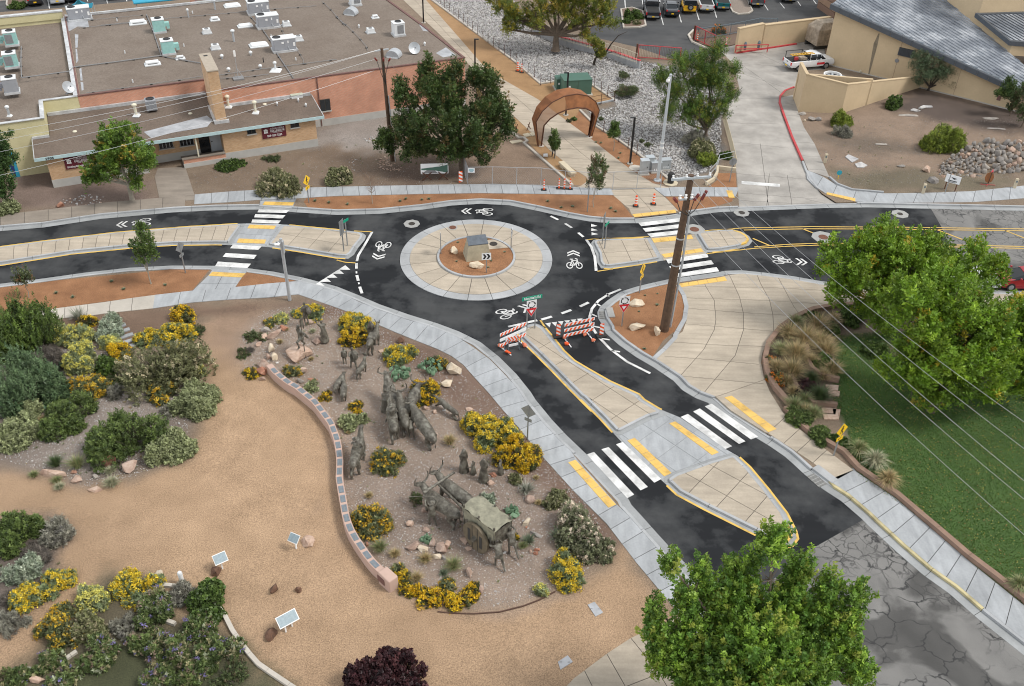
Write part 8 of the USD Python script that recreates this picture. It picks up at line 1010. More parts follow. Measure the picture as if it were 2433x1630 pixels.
def delineator(c,x,y,label,fat=False,bands=3,first={}):
 if fat in first:return dup(first[fat],label,W(c,x,y,.12))
 t=thing('delineator',label,'traffic cone',W(c,x,y,.12),0,'orange traffic posts on rubber feet');first[fat]=t;obj('base',rbox((.5,.42,.08),.03,(0,0,.04)),'rubber',t);r=.12 if fat else .07;obj('post',MB().lathe([(r*1.1,.08),(r*.8,1.),(r*.5,1.06),(.001,1.07)],14),'orange_plastic',t,smooth=40)
 for z in (.35,.6,.85)[:bands]:obj('white_band',MB().lathe([(r*1.1-(z-.08)*r*.33+.004,z-.06),(r*1.1-(z+.06)*r*.33+.006,z+.06)],14),'sign_white',t)
delineator('i',432,352,'orange and white channelizer on the tan crossing ramp, left one',True);delineator('i',596,335,'orange and white channelizer on the tan crossing ramp, right one',True);delineator('2',1440,1322,'red and white post on the sidewalk left of the three',False);delineator('2',1545,1312,'orange post, left of three on a shared foot',False);delineator('2',1582,1314,'orange post, middle of three on a shared foot',False);delineator('2',1622,1316,'orange post, right of three on a shared foot',False);delineator('2',1258,495,'striped channelizer on the promenade edge',True);delineator('2',1286,505,'small orange cone beside the promenade channelizer',False);delineator('3',158,275,'orange post at the open red gate',False);delineator('3',350,305,'orange and white marker post near the yard wall',False)
def lamp(c,bx,by,h,label,rz=0,arm=.5):
 t=thing('lamp_post',label,'lamp post',W(c,bx,by,.13),rz);obj('base_plate',MB().lathe([(.28,0),(.28,.08),(.001,.08)],14),'pale_concrete',t);obj('pole',MB().box((0,0,h/2),(.17,.17,h)),'black_metal',t);obj('lamp_head',MB().box((-arm/2+.08,0,h-.03),(arm,.2,.08)),'black_metal',t)
lamp('f',1607,1215,4.7,'black lamp post right of the promenade near the white pole',8);lamp('f',722,545,4.6,'black lamp post directly behind the rusty arch',0);lamp('2',962,560,4.7,'black lamp post left of the promenade by the brick corner',180);lamp('2',604,160,6,'black lamp post left of the promenade at the top of the picture',180)
t=thing('camera_pole','tall pale steel pole with a dome camera on top','pole',W('f',1988,1445,.13));obj('base_plate',MB().lathe([(.38,0),(.38,.07),(.2,.09),(.001,.09)],8),'white_steel',t);obj('pole',MB().lathe([(.15,.05),(.14,3.4),(.11,9.8),(.12,10.1),(.001,10.1)],14),'white_steel',t,smooth=40);obj('camera',MB().lathe([(.14,9.45),(.17,9.6),(.1,9.75)],12,(-.2,-.1,0)).box((-.1,-.05,9.8),(.25,.12,.12)),'white_paint',t);obj('bracket',MB().lathe([(.2,3.2),(.2,3.45)],12).lathe([(.2,3.7),(.2,3.85)],12),'white_paint',t)
t=thing('street_light_pole','grey steel pole with a round white camera at the sidewalk bend','pole',W('4',2015,770,.12));obj('pole',MB().lathe([(.13,0),(.11,5.3),(.001,5.32)],12),'galvanized',t,smooth=40);obj('camera',MB().lathe([(.001,4.75),(.2,4.85),(.22,4.95),(.1,5.05)],14,(-.28,-.1,0)),'white_paint',t,smooth=40);obj('bracket',MB().tube((-.28,-.1,5.05),(0,0,5.15),.04).box((.12,0,4.6),(.06,.3,1.)),'galvanized',t)
pb=W('i',697,1505,.13);tp=pb+V3(.55,.15,0)*1.;ZT_=12.3;topx=W('i',950,62,ZT_);pole=thing('utility_pole','leaning dark wooden utility pole with crossarm and red insulators','utility pole',pb);lean_=topx-pb;lean_[2]=ZT_-.13
obj('pole',MB().path([(0,0,-.1),lean_*.5,lean_],[.34,.28,.2],16),'wood_pole',pole,smooth=50);L3=lambda f,o=V3(0,0,0):lean_*f+o;ar_=math.radians(12);A1=V3(math.cos(ar_),math.sin(ar_),0);obj('crossarm',MB().box(L3(.99,V3(0,-.2,0.)),(2.7,.14,.14),ar_),'white_steel',pole);obj('bracket',MB().box(L3(.865,V3(0,-.15,0)),(1.2,.1,.1),ar_),'white_steel',pole)
for k,s in enumerate((-1.25,-.35,.4,1.25)):obj('insulator',MB().lathe([(.05,0),(.09,.08),(.05,.14),(.08,.2),(.03,.26)],10,L3(.99,A1*s+V3(0,-.2,.07))),'white_paint',pole)
for s in (-.55,-.15,.25):obj('insulator',MB().lathe([(.06,0),(.12,.1),(.06,.2),(.1,.3),(.03,.36)],10,L3(.865,A1*s+V3(0,-.2,.05))),'white_paint',pole)
for s,d in ((-.75,-.3),(.45,.2),(.95,.9)):obj('cutout',MB().path([L3(.865,A1*s+V3(0,-.3,-.05)),L3(.865,A1*(s+.25*np.sign(s))+V3(0,-.35,.35+d*.3))],.11,8),'insulator',pole);obj('jumper',MB().path([L3(.865,A1*s+V3(0,-.3,0)),L3(.82,A1*s*.6+V3(0,-.5,-.1)),L3(.77,V3(.2,-.3,0))],.03,6),'rubber',pole)
obj('riser_pipe',MB().path([W('i',755,1480,.1)-pb,L3(.45,V3(.42,-.1,0)),L3(.79,V3(.3,-.1,0))],.08,8),'galvanized',pole);
for f in (.45,.62):obj('strap',MB().path([L3(f-.004),L3(f+.004)],.36-.14*f,14),'galvanized',pole)
bp=W('2',388,1118,.1);bt=W('2',312,335,10.9);bl_=bt-bp;bpole=thing('utility_pole','slim brown utility pole in front of the red brick wall','utility pole',bp);obj('pole',MB().path([(0,0,-.1),bl_*.5,bl_],[.2,.17,.13],12),'wood_pole',bpole,smooth=50);obj('riser_pipe',MB().path([(.3,-.1,0),bl_*.6+V3(.22,-.1,0)],.05,7),'galvanized',bpole);obj('crossarm',MB().box(bl_*.985,(1.3,.09,.09),.5),'white_steel',bpole)
for s in (-.5,.1,.55):obj('cutout',MB().tube(bl_*.9+V3(s,-.15,0),bl_*.9+V3(s*1.3,-.3,.3),.08),'insulator',bpole);obj('jumper',MB().path([bl_*.9+V3(s,-.15,0),bl_*.8+V3(s*.4,-.35,0),bl_*.7+V3(.1,-.15,0)],.025,5),'rubber',bpole)
def span(a,b,label,r=.011,sag=.6):
 a,b=np.array(a),np.array(b);t=np.linspace(0,1,14)[:,None];q=a+(b-a)*t-np.array([0,0,1])*sag*4*t*(1-t);o=obj('overhead_wire',MB().path(q-a,r,5),'wire');UsdGeom.Xformable(o).AddTranslateOp().Set(Gf.Vec3d(*map(float,a)));tag(o,label,'wire')
def ray_at(c,x,y,z):return W(c,x,y,z)
for s,e,lb in ((1.25,(2560,1090),'overhead wire to the lower right, topmost at the right edge'),(.4,(2560,1160),'overhead wire to the lower right, second at the right edge'),(-.35,(2560,1245),'overhead wire to the lower right, third at the right edge')):span(pb+L3(.99,A1*s+V3(0,-.2,.3)),W('P',*e,11.6),lb)
span(pb+L3(.865,A1*.25+V3(0,-.2,.35)),W('P',2560,1290,10.3),'overhead wire from the lower bracket, lowest at the right edge');span(pb+L3(.8,V3(0,-.2,0)),W('P',2560,1380,9.2),'thin dark overhead cable across the lawn',.012)
for k,(z,e) in enumerate(((.985,(-60,325)),(.975,(-60,345)),(.9,(-60,372)),(.8,(-60,372+58)))):span(bp+bl_*z+V3(-.3*k,0,.1),W('P',*e,9.8-1.*k),f'wire from the brown pole to the left, {["highest", "second", "third", "lowest"][k]}',.013,.5)
span(bp+bl_*.95,W('2',470,540,5.2),'service wire from the brown pole down to the brick wall',.012,.1)
af=[W('f',385,950,.13),W('f',1010,835,.13)];ao=(af[0]+af[1])/2;aa=math.atan2((af[1]-af[0])[1],(af[1]-af[0])[0]);arch=thing('steel_arch','faceted rusty steel arch over the promenade','sculpture',ao,math.degrees(aa));hw2=np.linalg.norm((af[1]-af[0])[:2])/2+.25
AN=np.radians([-8,14,36,58,80,102,124,146,168,188]);outer_r=[(1.12,1.)]*10
def arc_pt(a,rx,rz_,y,zc=2.1):return V3(rx*math.cos(a),y,zc+rz_*math.sin(a))
def arc_strip(fn0,fn1,nm,m):
 for k in range(len(AN)-1):mb=MB();mb.add([fn0(AN[k],k),fn0(AN[k+1],k+1),fn1(AN[k+1],k+1),fn1(AN[k],k)],[(0,1,2),(0,2,3)]);obj(nm,mb,m,arch)
zf=lambda a,z:max(z,0);W_=lambda k:.3+1.15*math.sin(math.pi*min(1,(k+.6)/9.8))
P1=lambda a,k:arc_pt(a,hw2+.8,3.05,.5*W_(k)) if k not in (0,9) else V3((hw2+.15)*(1 if k==0 else -1),.15,0);P2=lambda a,k:arc_pt(a,hw2+.75,3.,-.55*W_(k)-.1) if k not in (0,9) else V3((hw2+.2)*(1 if k==0 else -1),-.25,0)
P3=lambda a,k:arc_pt(a,hw2+.1-.3*math.sin(math.pi*k/9)*(k/9),1.95,-.8*W_(k)-.2,1.95) if k not in (0,9) else V3((hw2-.1)*(1 if k==0 else -1),-.3,0);P4=lambda a,k:arc_pt(a,hw2+.45,2.75,.45*W_(k),2.05) if k not in (0,9) else V3((hw2-.05)*(1 if k==0 else -1),.12,0)
arc_strip(P1,P2,'top_plate','corten');mat('perforated_steel',{'t':('transparent_bsdf',{}),'p':('principled_bsdf',{'base_color':(.25,.11,.045),'roughness':.8}),'x':('mix_closure',{'fac':.66})},[('t.BSDF','x.closure1'),('p.BSDF','x.closure2')],surface='x.closure')
for k in range(9):obj('front_plate',MB().add([P2(AN[k],k),P2(AN[k+1],k+1),P3(AN[k+1],k+1),P3(AN[k],k)],[(0,1,2),(0,2,3)]),'corten' if k<5 else 'perforated_steel',arch)
obj('inner_rib',MB().path([P3(AN[k],k) for k in range(10)],.07,6),'corten_dark',arch);obj('outer_rib',MB().path([P2(AN[k],k) for k in range(10)],.05,6),'corten_dark',arch);arc_strip(P1,P4,'back_plate','corten_dark')
for s in (0,9):p=P3(0,s);obj('footing',MB().lathe([(.3,-.1),(.3,.05),(.001,.05)],12,(p[0],p[1],0)),'pale_concrete',arch)
def simple(name,label,cat,c,x,y,parts,rz=0,z=.13,group=None):
 t=thing(name,label,cat,W(c,x,y,z),rz,group)
 for nm,mb,m in parts:obj(nm,mb,m,t)
 return t
ba=math.degrees(angle('f',(660,1240),(825,1390)));simple('bench','cream concrete bench block beside the promenade','bench','f',740,1320,[('seat',rbox((2.6,.55,.2),.03,(0,0,.38)),'cream_concrete'),('leg',MB().box((-.8,0,.15),(.7,.4,.3)),'cream_concrete'),('leg',MB().box((.8,0,.15),(.7,.4,.3)),'cream_concrete')],ba)
for x,y,sx,sy,sz,lb in ((655,175,1.3,1.2,1.15,'smaller dark green utility box behind the arch'),(850,225,3.1,2.1,1.6,'large dark green transformer box behind the arch')):simple('transformer_box',lb,'utility box','f',x,y,[('pad',MB().box((0,0,.05),(sx+.3,sy+.3,.1)),'pale_concrete'),('body',MB().box((0,0,.1+sz/2),(sx,sy,sz)),'transformer_green'),('lid',MB().box((0,0,.13+sz),(sx+.06,sy+.06,.06)),'transformer_green'),('door_seam',MB().box((0,-sy/2-.006,.1+sz/2),(.03,.012,sz*.9)),'joint_dark'),('label_plate',MB().box((-sx*.3,-sy/2-.008,.1+sz*.6),(.2,.016,.2)),'sign_white')],12)
for x,y,h,lb in ((1795,1355,1.35,'grey utility cabinet, nearest the promenade'),(1865,1310,1.35,'grey utility cabinet standing behind the first'),(1955,1325,.95,'squat beige-grey cabinet left of the white pole'),(2085,1290,.95,'squat dark grey cabinet right of the white pole')):simple('utility_cabinet',lb,'cabinet','f',x,y,[('plinth',MB().box((0,0,.05),(.95,.75,.1)),'pale_concrete'),('body',rbox((.75 if h>1 else .95,.6,h),.02,(0,0,h/2+.08)),'cabinet_grey'),('lid',MB().box((0,0,h+.1),(.82 if h>1 else 1.02,.66,.05)),'white_steel'),('latch',MB().box((.2,-.31,h*.6),(.05,.03,.12)),'black_metal')]+([('vent_slots',MB().box((-.2,-.305,.35),(.08,.02,.2)).box((0,-.305,.35),(.08,.02,.2)).box((.2,-.305,.35),(.08,.02,.2)),'sign_white')] if h<1 else []),10)
simple('buried_vault','pale octagonal vault lid in the mulch by the lamp post','utility cover','f',1680,1275,[('lid',MB().prism(Point(0,0).buffer(.62,2),0,.05),'pale_concrete')]);simple('waste_bin','black hydrant-like bin behind the wooden pole crossarm','bin','f',2165,1480,[('plinth',MB().prism(Point(0,0).buffer(.7,2),0,.06),'cream_concrete'),('body',MB().lathe([(.3,.06),(.32,.9),(.25,1.),(.001,1.02)],14),'rubber')])
wk=W('f',550,1120,.13);t=thing('person','person in a pale yellow-green vest and black trousers bending over the young tree','person',wk,-20);P=person(1.75,.9,(-.2,.6,.35),(.2,.6,.3),(-.16,.1,0),(.16,-.1,0));zc_=P[0][P[1]].mean(1)[:,2];yc_=P[0][P[1]].mean(1)[:,1];col=np.where((P[0][:,2]<.98)[:,None]&(P[0][:,1]<.3)[:,None],[[.012,.012,.014]],[[.55,.6,.34]]);far_f=P[0][:,1]>.62;col[far_f]=[.3,.17,.11];obj('body',P[0:2]+(col,),'toned_solid',t,smooth=True);hp=P[0][P[0][:,1]>.42];obj('hard_hat',MB().lathe([(.16,0),(.13,.02),(.12,.08),(.06,.14),(.001,.15)],12,(0,.58,1.28)),'white_paint',t,smooth=40)
simple('bucket','white bucket lying beside the bending person','bucket','f',440,1120,[('body',MB().tube((-.2,0,.16),(.2,.05,.16),.15,.18,12),'bucket_white')])
for x,y,lb in ((45,780,'rusty X-shaped steel stand, left one by the young tree bed'),(215,750,'rusty X-shaped steel stand, right one by the young tree bed')):simple('steel_stand',lb,'stand','f',x,y,[('bar',MB().box((0,0,.4),(.9,.06,.06),R=trimesh.transformations.rotation_matrix(.9,[0,1,0])[:3,:3]),'corten_dark'),('bar',MB().box((0,.08,.4),(.9,.06,.06),R=trimesh.transformations.rotation_matrix(-.9,[0,1,0])[:3,:3]),'corten_dark')],60)
for k,(q,lb) in enumerate((([(125,830),(200,812),(245,850),(165,868)],'paver slab by the arch foot, left one'),([(215,815),(275,803),(310,840),(255,855)],'paver slab by the arch foot, right one'),([(-60,925),(90,905),(135,930),(-20,960)],'pale step slab at the edging corner'))):o=obj('paver_slab',MB().prism(poly(('f',q)),.1,.2),'cream_concrete');tag(o,lb,'paving slab')
bo_=W('j',455,330,.12);t=thing('display_board','picture board propped on two red-brown X trestles under the dark tree','sign',bo_,8);obj('panel',MB().box((0,0,1.15),(2.5,.05,1.)),'sign_white',t);mb=MB().add([(-1.2,-.03,.7),(.3,-.03,.7),(-.1,-.03,1.1),(-.6,-.03,1.1)],[(0,1,2),(0,2,3)]);obj('picture_road',mb,'pipe_grey',t);obj('picture_trees',MB().add([(-.1,-.031,1.),(1.2,-.031,.7),(1.2,-.031,1.5),(.4,-.031,1.35),(-1.2,-.031,1.2),(-1.2,-.031,1.05)],[(0,1,2),(0,2,3),(0,3,4),(0,4,5)]),'transformer_green',t)
for s in (-.7,.75):
 for r in (.75,-.75):obj('trestle_leg',MB().box((s,-.1,.45),(1.15,.07,.07),R=trimesh.transformations.rotation_matrix(r,[0,1,0])[:3,:3]),'corten_dark',t)
def fence(label,c,ps,h,spacing,name='fence',cat='fence',postm='galvanized',r=.03,rails=(1.,),mesh=None,wirem='galvanized',z=.12):
 q=[W(c,x,y,z) for x,y in ps];o=q[0];t=thing(name,label,cat,o);l=LS([p[:2] for p in q]);n=max(1,int(round(l.length/spacing)));P=[l.interpolate(k/n*l.length) for k in range(n+1)];P=[V3(p.x-o[0],p.y-o[1],0) for p in P]
 for p in P:obj('post',MB().tube(p,p+UP*h,r,n=6),postm,t)
 for f in rails:
  for a,b in zip(P,P[1:]):obj('rail',MB().tube(a+UP*h*f,b+UP*h*f,r*.8,n=5),postm,t)
 if mesh:
  mb=MB()
  for a,b in zip(P,P[1:]):
   L_=np.linalg.norm(b-a);
   if mesh=='chain':
    for k in np.arange(-h,L_,.16):
     for sgn in (0,1):x0,x1=max(0,k),min(L_,k+h);z0,z1=x0-k,x1-k;u0,u1=a+(b-a)*x0/L_,a+(b-a)*x1/L_;zz=(z0,z1) if sgn==0 else (h-z0,h-z1);mb.tube(u0+UP*zz[0],u1+UP*zz[1],.0035,n=3,cap=False)
   else :
    for k in range(1,int(L_/mesh)):u=a+(b-a)*k*mesh/L_;mb.box(u+UP*h*.5,(.025,.025,h*.92))
  obj('mesh_wires' if mesh=='chain' else 'pickets',mb,wirem,t,kind='stuff')
 return t
fence('chain-link fence along the sidewalk before the dug-up dirt','2',[(912,1285),(1100,1282),(1420,1290),(1685,1325),(1690,1322),(1950,1318),(2250,1308)],1.75,2.35,rails=(.02,1.),mesh='chain');fence('short chain-link return beside the leaning striped panel','2',[(912,1285),(880,1190)],1.75,1.6,rails=(1.,),mesh='chain')
simple('fence_notice','white notice hung on the corner of the chain-link fence','sign','2',937,1284,[('board',MB().box((0,-.06,1.45),(.62,.02,.45)),'sign_white'),('lettering',MB().box((0,-.075,1.55),(.4,.01,.05)).box((0,-.075,1.45),(.45,.01,.04)).box((0,-.075,1.37),(.3,.01,.04)),'blue_sign')])
g1=[(720,25),(750,52),(783,78),(815,101),(847,128),(880,154),(912,180),(943,208),(980,235),(1017,265),(1052,293),(1090,320),(1128,347),(1166,375),(1206,406),(1247,438),(1290,473),(1330,503),(1373,535),(1418,590),(1486,578),(1696,545),(1747,568),(1790,598),(1838,632),(1883,664),(1930,700),(1838,718),(1743,742),(1797,868),(1855,910),(1960,985),(2025,1030),(2085,1075),(2170,1140),(2225,1180)]
pr0=None
for k,(x,y) in enumerate(g1):
 lb=f'rusty bar post on the long basin edging, {ORD[k]} from the top of the picture' if k<19 else (f'rusty bar post on the edging round the green boxes, {ORD[k-19]} from its left corner' if k<29 else f'rusty bar post on the edging below the arch, {ORD[k-29]} from the arch');loc=W('2',x,y,.25)
 if pr0 is None:pr0=thing('edging_post',lb,'post',loc,0,'rusty bar posts along the basin');obj('bar',MB().box((0,0,.55),(.05,.14,1.1)),'corten_dark',pr0);obj('base',MB().box((0,0,.01),(.14,.2,.02)),'corten_dark',pr0)
 else :dup(pr0,lb,loc)
lnw=[(20,.6),(20,1.)]
fence('low cable railing along the edge of the green box terrace','2',[(1745,742),(1930,700)],1.,2.,rails=(.5,1.),postm='corten_dark',z=.25)
def gate(label,c,a,b,h,m='red_paint'):
 p,q=W(c,*a,.05),W(c,*b,.05);t=thing('swing_gate',label,'gate',p);d=q-p;
 for f in (0,.5,1):obj('stile',MB().box(d*f+UP*(h/2+.1),(.09,.09,h)),m,t)
 for z in (.15,h):obj('rail',MB().tube(d*0+UP*(z+.08),d+UP*(z+.08),.05,n=6),m,t)
 mb=MB();n=26
 for k in range(1,n):mb.box(d*k/n+UP*(h/2+.1),(.018,.018,h*.95))
 obj('bars',mb,'corten_dark',t,kind='stuff');obj('gate_post',MB().box(-d/np.linalg.norm(d)*.2+UP*.85,(.2,.2,1.9)),'corten_dark',t)
gate('open red gate by the slatted blue-grey fence','g',(795,450),(1010,555),1.7);gate('red gate half hidden behind the willow thicket','g',(165,655),(630,690),1.6)
fence('blue-grey slatted steel fence behind the open red gate','g',[(830,440),(985,425),(1165,395),(1350,360),(1530,320),(1700,330)],1.5,2.4,postm='blue_steel',r=.05,rails=(.12,.95),mesh=.16,wirem='blue_steel')
bwl=[W('r',500,232,.1),W('r',700,320,.1),W('r',900,375,.1),W('r',1140,445,.1),W('r',1338,515,.1)]
l=LS([p[:2] for p in bwl]);t=thing('basin_wall','low grey concrete wall with a red stripe behind the rock basin','wall',bwl[0]);mb=MB().prism(l.buffer(.15,cap_style=2),-.6,.55);mb.v=[v-bwl[0] for v in mb.v];obj('wall',mb,'gray_concrete',t);mb=MB().prism(l.buffer(.17,cap_style=2),.55,.65);mb.v=[v-bwl[0] for v in mb.v];obj('red_cap',mb,'red_paint',t)
fence('thin picket railing on the concrete wall behind the rock basin','r',[(500,232),(700,320),(900,375),(1140,445),(1310,505)],1.2,2.4,postm='cream_paint',r=.025,rails=(.15,1.),mesh=.2,wirem='cream_paint',z=.65)
fence('tan steel picket railing along the left side of the drive','3',[(330,800),(355,900),(385,1010),(412,1130)],1.1,1.8,postm='cream_concrete',r=.03,rails=(.1,.95),mesh=.14,wirem='cream_concrete');fence('white pipe railing at the near corner of the rock basin','3',[(232,1200),(275,1160),(292,1120),(300,1095),(400,1075)],1.,1.6,postm='white_steel',r=.03,rails=(.5,1.))
bw3=LS(pts(('3',[(215,1245),(265,1215),(290,1170),(292,1135),(415,1150)])));c0_=bw3.coords[0];t=thing('curb_wall','curved low cream wall below the white pipe railing','wall',(c0_[0],c0_[1],0));mb=MB().prism(bw3.buffer(.1,cap_style=2),0,.45);mb.v=[v-V3(c0_[0],c0_[1],0) for v in mb.v];obj('wall',mb,'cream_concrete',t)
rl=LS(pts(('3',[(805,588),(745,612),(712,650),(708,690),(735,770),(790,920),(830,1010),(860,1078)])));g_=gs('kerb')
for q in PG(CR(rl.buffer(.1,cap_style=2),rl,3,.4)):obj('red_kerb_stone',MB().prism(q,-.02,.19),'red_paint',g_)
rl=LS(pts(('3',[(862,1085),(885,1145),(910,1200),(960,1260),(1020,1300)])));obj('kerb_stone',MB().prism(rl.buffer(.1,cap_style=2),-.02,.16),'kerb_concrete',g_);rl=LS(pts(('3',[(1040,1195),(1090,1240),(1190,1278),(1400,1296)])));obj('kerb_stone',MB().prism(rl.buffer(.09,cap_style=2),.1,.28),'kerb_concrete',g_)
for c,x,y,lb in (('p',1040,968,'short tan light bollard left of the white notice board'),('p',2215,900,'short tan light bollard at the right edge by the sidewalk'),('3',1010,1088,'short tan light bollard at the drive corner')):simple('light_bollard',lb,'bollard',c,x,y,[('body',rbox((.26,.2,.95),.03,(0,0,.47)),'cream_concrete'),('lamp_window',MB().box((0,-.105,.68),(.14,.02,.16)),'blue_steel')],-10)
simple('marker_sign','small round blue sign on a stake near the drive corner','sign','3',1098,1195,[('disc',MB().tube((0,0,.65),(0,-.03,.65),.24,n=16),'blue_sign'),('stake',MB().box((0,.01,.3),(.05,.03,.6)),'sign_yellow')]);
t=simple('survey_stand','brown weathered board with a pink flag before the boulder wall','sign','p',1870,850,[('board',MB().prism(shapely.affinity.scale(Point(0,0).buffer(.42,2),1.,1.25),0,.04).at(trimesh.transformations.rotation_matrix(1.35,[1,0,0])[:3,:3],(.02,.1,.62)),'corten'),('flag',MB().add([(0,-.1,1.6),(.12,-.1,1.25),(-.12,-.1,1.25),(0,.05,1.25)],[(0,1,2),(0,2,3),(0,3,1)]),'pink_flag'),('pole',MB().tube((0,-.1,0),(0,-.1,1.3),.03,n=5),'black_metal'),('leg',MB().tube((-.7,-.1,.03),(.6,-.3,.05),.025,n=5),'red_paint'),('leg',MB().tube((-.3,-.5,.03),(.3,.3,.1),.025,n=5),'red_paint')])
q0=W('g',1318,590,.05);simple('fire_standpipe','red pipe guard with two blue valves against the tan yard wall','standpipe','g',1415,585,[('guard_rail',MB().tube((-1.9,-.35,.95),(2.1,.25,.95),.06).tube((-1.9,-.35,.5),(2.1,.25,.5),.06).tube((-1.9,-.35,0),(-1.9,-.35,1.),.06).tube((2.1,.25,0),(2.1,.25,1.),.06),'red_paint'),('valve',MB().lathe([(.14,.3),(.2,1.),(.1,1.25),(.001,1.25)],10,(-.7,.1,0)),'blue_steel'),('valve',MB().lathe([(.14,.3),(.2,1.1),(.1,1.35),(.001,1.35)],10,(1.,.4,0)),'blue_steel')],0)
cp=thing('waste_compactor','rust-streaked tan compactor container with a faceted lid beside the museum wall','container',W('3',990,305,.02),18);a=[(-1.7,-1.3,.5),(1.7,-1.3,.5),(1.7,1.3,.5),(-1.7,1.3,.5),(-1.7,-1.3,2.4),(1.7,-1.3,2.4),(1.7,1.3,2.4),(-1.7,1.3,2.4),(-1.,-.8,3.1),(1.2,-.8,3.1),(1.2,.8,3.1),(-1.,.8,3.1)];plain('worn_tan',(.34,.28,.215),.8,.1,var=.5,scale=2.2);obj('body',MB().add(a[:8],_CF and [(0,1,5),(0,5,4),(1,2,6),(1,6,5),(2,3,7),(2,7,6),(3,0,4),(3,4,7),(0,3,2),(0,2,1)]),'worn_tan',cp);obj('lid',MB().add(a[4:],[(0,1,5),(0,5,4),(1,2,6),(1,6,5),(2,3,7),(2,7,6),(3,0,4),(3,4,7),(4,5,6),(4,6,7)]),'worn_tan',cp);obj('skid',MB().box((0,-1.,.25),(3.6,.2,.5)).box((0,1.,.25),(3.6,.2,.5)),'joint_dark',cp)
plain('planter_stone',(.23,.15,.11),.9,var=.2,scale=1.5,bump=.3)
for ps,w_,h_,lb in (([(560,372),(440,375),(330,395),(250,430),(180,480),(125,550),(108,620),(120,690),(160,760),(220,830),(250,890)],.35,.45,'outer curved brown planter wall along the plaza'),([(215,640),(225,700),(250,750),(290,800),(330,830),(440,840)],.25,.5,'lower inner brown planter wall ending at the steps'),([(540,437),(430,430),(340,470),(300,540),(300,620),(320,670),(370,705),(450,725)],.25,.55,'upper inner brown planter wall round the dry grass')):
 edging('q',ps,w_,h_,'planter_stone',lb,1.6,'planter_wall','planter wall')
edging('9',[(840,60),(900,130),(1000,210),(1160,300),(1240,390),(1450,535),(1690,740),(1835,865),(2000,990),(2160,1120),(2400,1320)],.32,.42,'planter_stone','long brown stone kerb wall between lawn and sidewalk',2.2,'kerb_wall','wall')
st_=thing('stone_steps','flagstone steps between the planter walls and the lawn','steps',W('q',420,800,.1))
for x,y,sx,sy in ((420,752,30,14),(428,778,28,12),(405,860,34,16),(415,885,40,14),(440,862,18,12)):mb=MB().prism(poly(('q',[(x-sx,y-sy),(x+sx,y-sy*.8),(x+sx*.9,y+sy),(x-sx*.8,y+sy*.9)])),.08,.2);mb.v=[v-W('q',420,800,.1) for v in mb.v];obj('flagstone',mb,'pink_sandstone',st_)
rng=np.random.default_rng(41);lawn=REG[-3][0].buffer(0);c_=np.column_stack([rng.uniform(15,40,9000),rng.uniform(30,62,9000)]);c_=c_[shapely.contains_xy(lawn,c_[:,0],c_[:,1])][:3600];n_=len(c_);obj('fallen_leaves',leaf_quads(np.column_stack([c_,np.full(n_,.17)]),rng.normal(size=(n_,3))*[1,1,.1],np.tile([0,0,1.],(n_,1))+rng.normal(size=(n_,3))*.2,.09,.07,pick(rng,[(3,(.3,.26,.05)),(2,(.22,.12,.04)),(2,(.13,.17,.04))],n_)),'leaf',tag(UsdGeom.Xform.Define(stage,'/World/leaf_litter').GetPrim(),'yellow and brown fallen leaves on the park lawn','leaves',None,'stuff'),kind='stuff')
gl=lawn.intersection(VIEW);n_=60000;c_=np.column_stack([rng.uniform(gl.bounds[0],gl.bounds[2],n_*3),rng.uniform(gl.bounds[1],gl.bounds[3],n_*3)]);c_=c_[shapely.contains_xy(gl,c_[:,0],c_[:,1])][:n_];n_=len(c_);d_=rng.normal(size=(n_,3))*[.5,.5,.1]+[0,0,1];obj('lawn_grass',leaf_quads(np.column_stack([c_,np.full(n_,.15)]),d_,unit(rng.normal(size=(n_,3))*[1,1,.1]),.09,.05,(.62+.8*meshkit.fbm(np.column_stack([c_*.28,0*c_[:,:1]]),4,17))[:,None]*np.where((meshkit.fbm(np.column_stack([c_*.5,0*c_[:,:1]]),3,29)>.62)[:,None],[[1.5,1.15,1.3]],[[1,1,1]])*pick(rng,[(5,(.05,.115,.018)),(4,(.07,.14,.022)),(2,(.038,.085,.014)),(.6,(.12,.13,.035))],n_)),'leaf',tag(UsdGeom.Xform.Define(stage,'/World/lawn').GetPrim(),'short mown grass of the park lawn','grass',None,'stuff'),kind='stuff')
def carpaint(n,c):mat(n,{'p':('principled_bsdf',{'base_color':c,'roughness':.28,'metallic':.15,'coat_weight':.6})},[])
for n,c in (('car_black',(.012,.013,.016)),('car_white',(.72,.73,.74)),('car_red',(.3,.012,.018)),('car_yellow',(.75,.42,.01)),('car_teal',(0.,.1,.11)),('car_grey',(.07,.075,.085)),('car_silver',(.4,.43,.47))):carpaint(n,c)
plain('car_glass',(.012,.015,.018),.06,var=.1);plain('tyre',(.014,.014,.014),.8);plain('rim',(.35,.36,.37),.35,.7);plain('tail_red',(.5,.01,.012),.3)
def loft(secs,mb=None):
 mb=mb or MB();V=[]
 for y,a,b,z0,z1 in secs:m=z0+(z1-z0)*.55;V+=[(-a*.94,y,z0),(-a,y,z0+(m-z0)*.4),(-a*.99,y,m),(-b,y,z1-.04),(-b*.9,y,z1),(b*.9,y,z1),(b,y,z1-.04),(a*.99,y,m),(a,y,z0+(m-z0)*.4),(a*.94,y,z0)]
 f=[];n=10
 for i in range(len(secs)-1):
  for k in range(n):a,b=i*n+k,i*n+(k+1)%n;f+=[(a,b,b+n),(a,b+n,a+n)]
 f+=[(0,k+1,k) for k in range(1,n-1)]+[(len(V)-n,len(V)-n+k,len(V)-n+k+1) for k in range(1,n-1)];return mb.add(V,f)
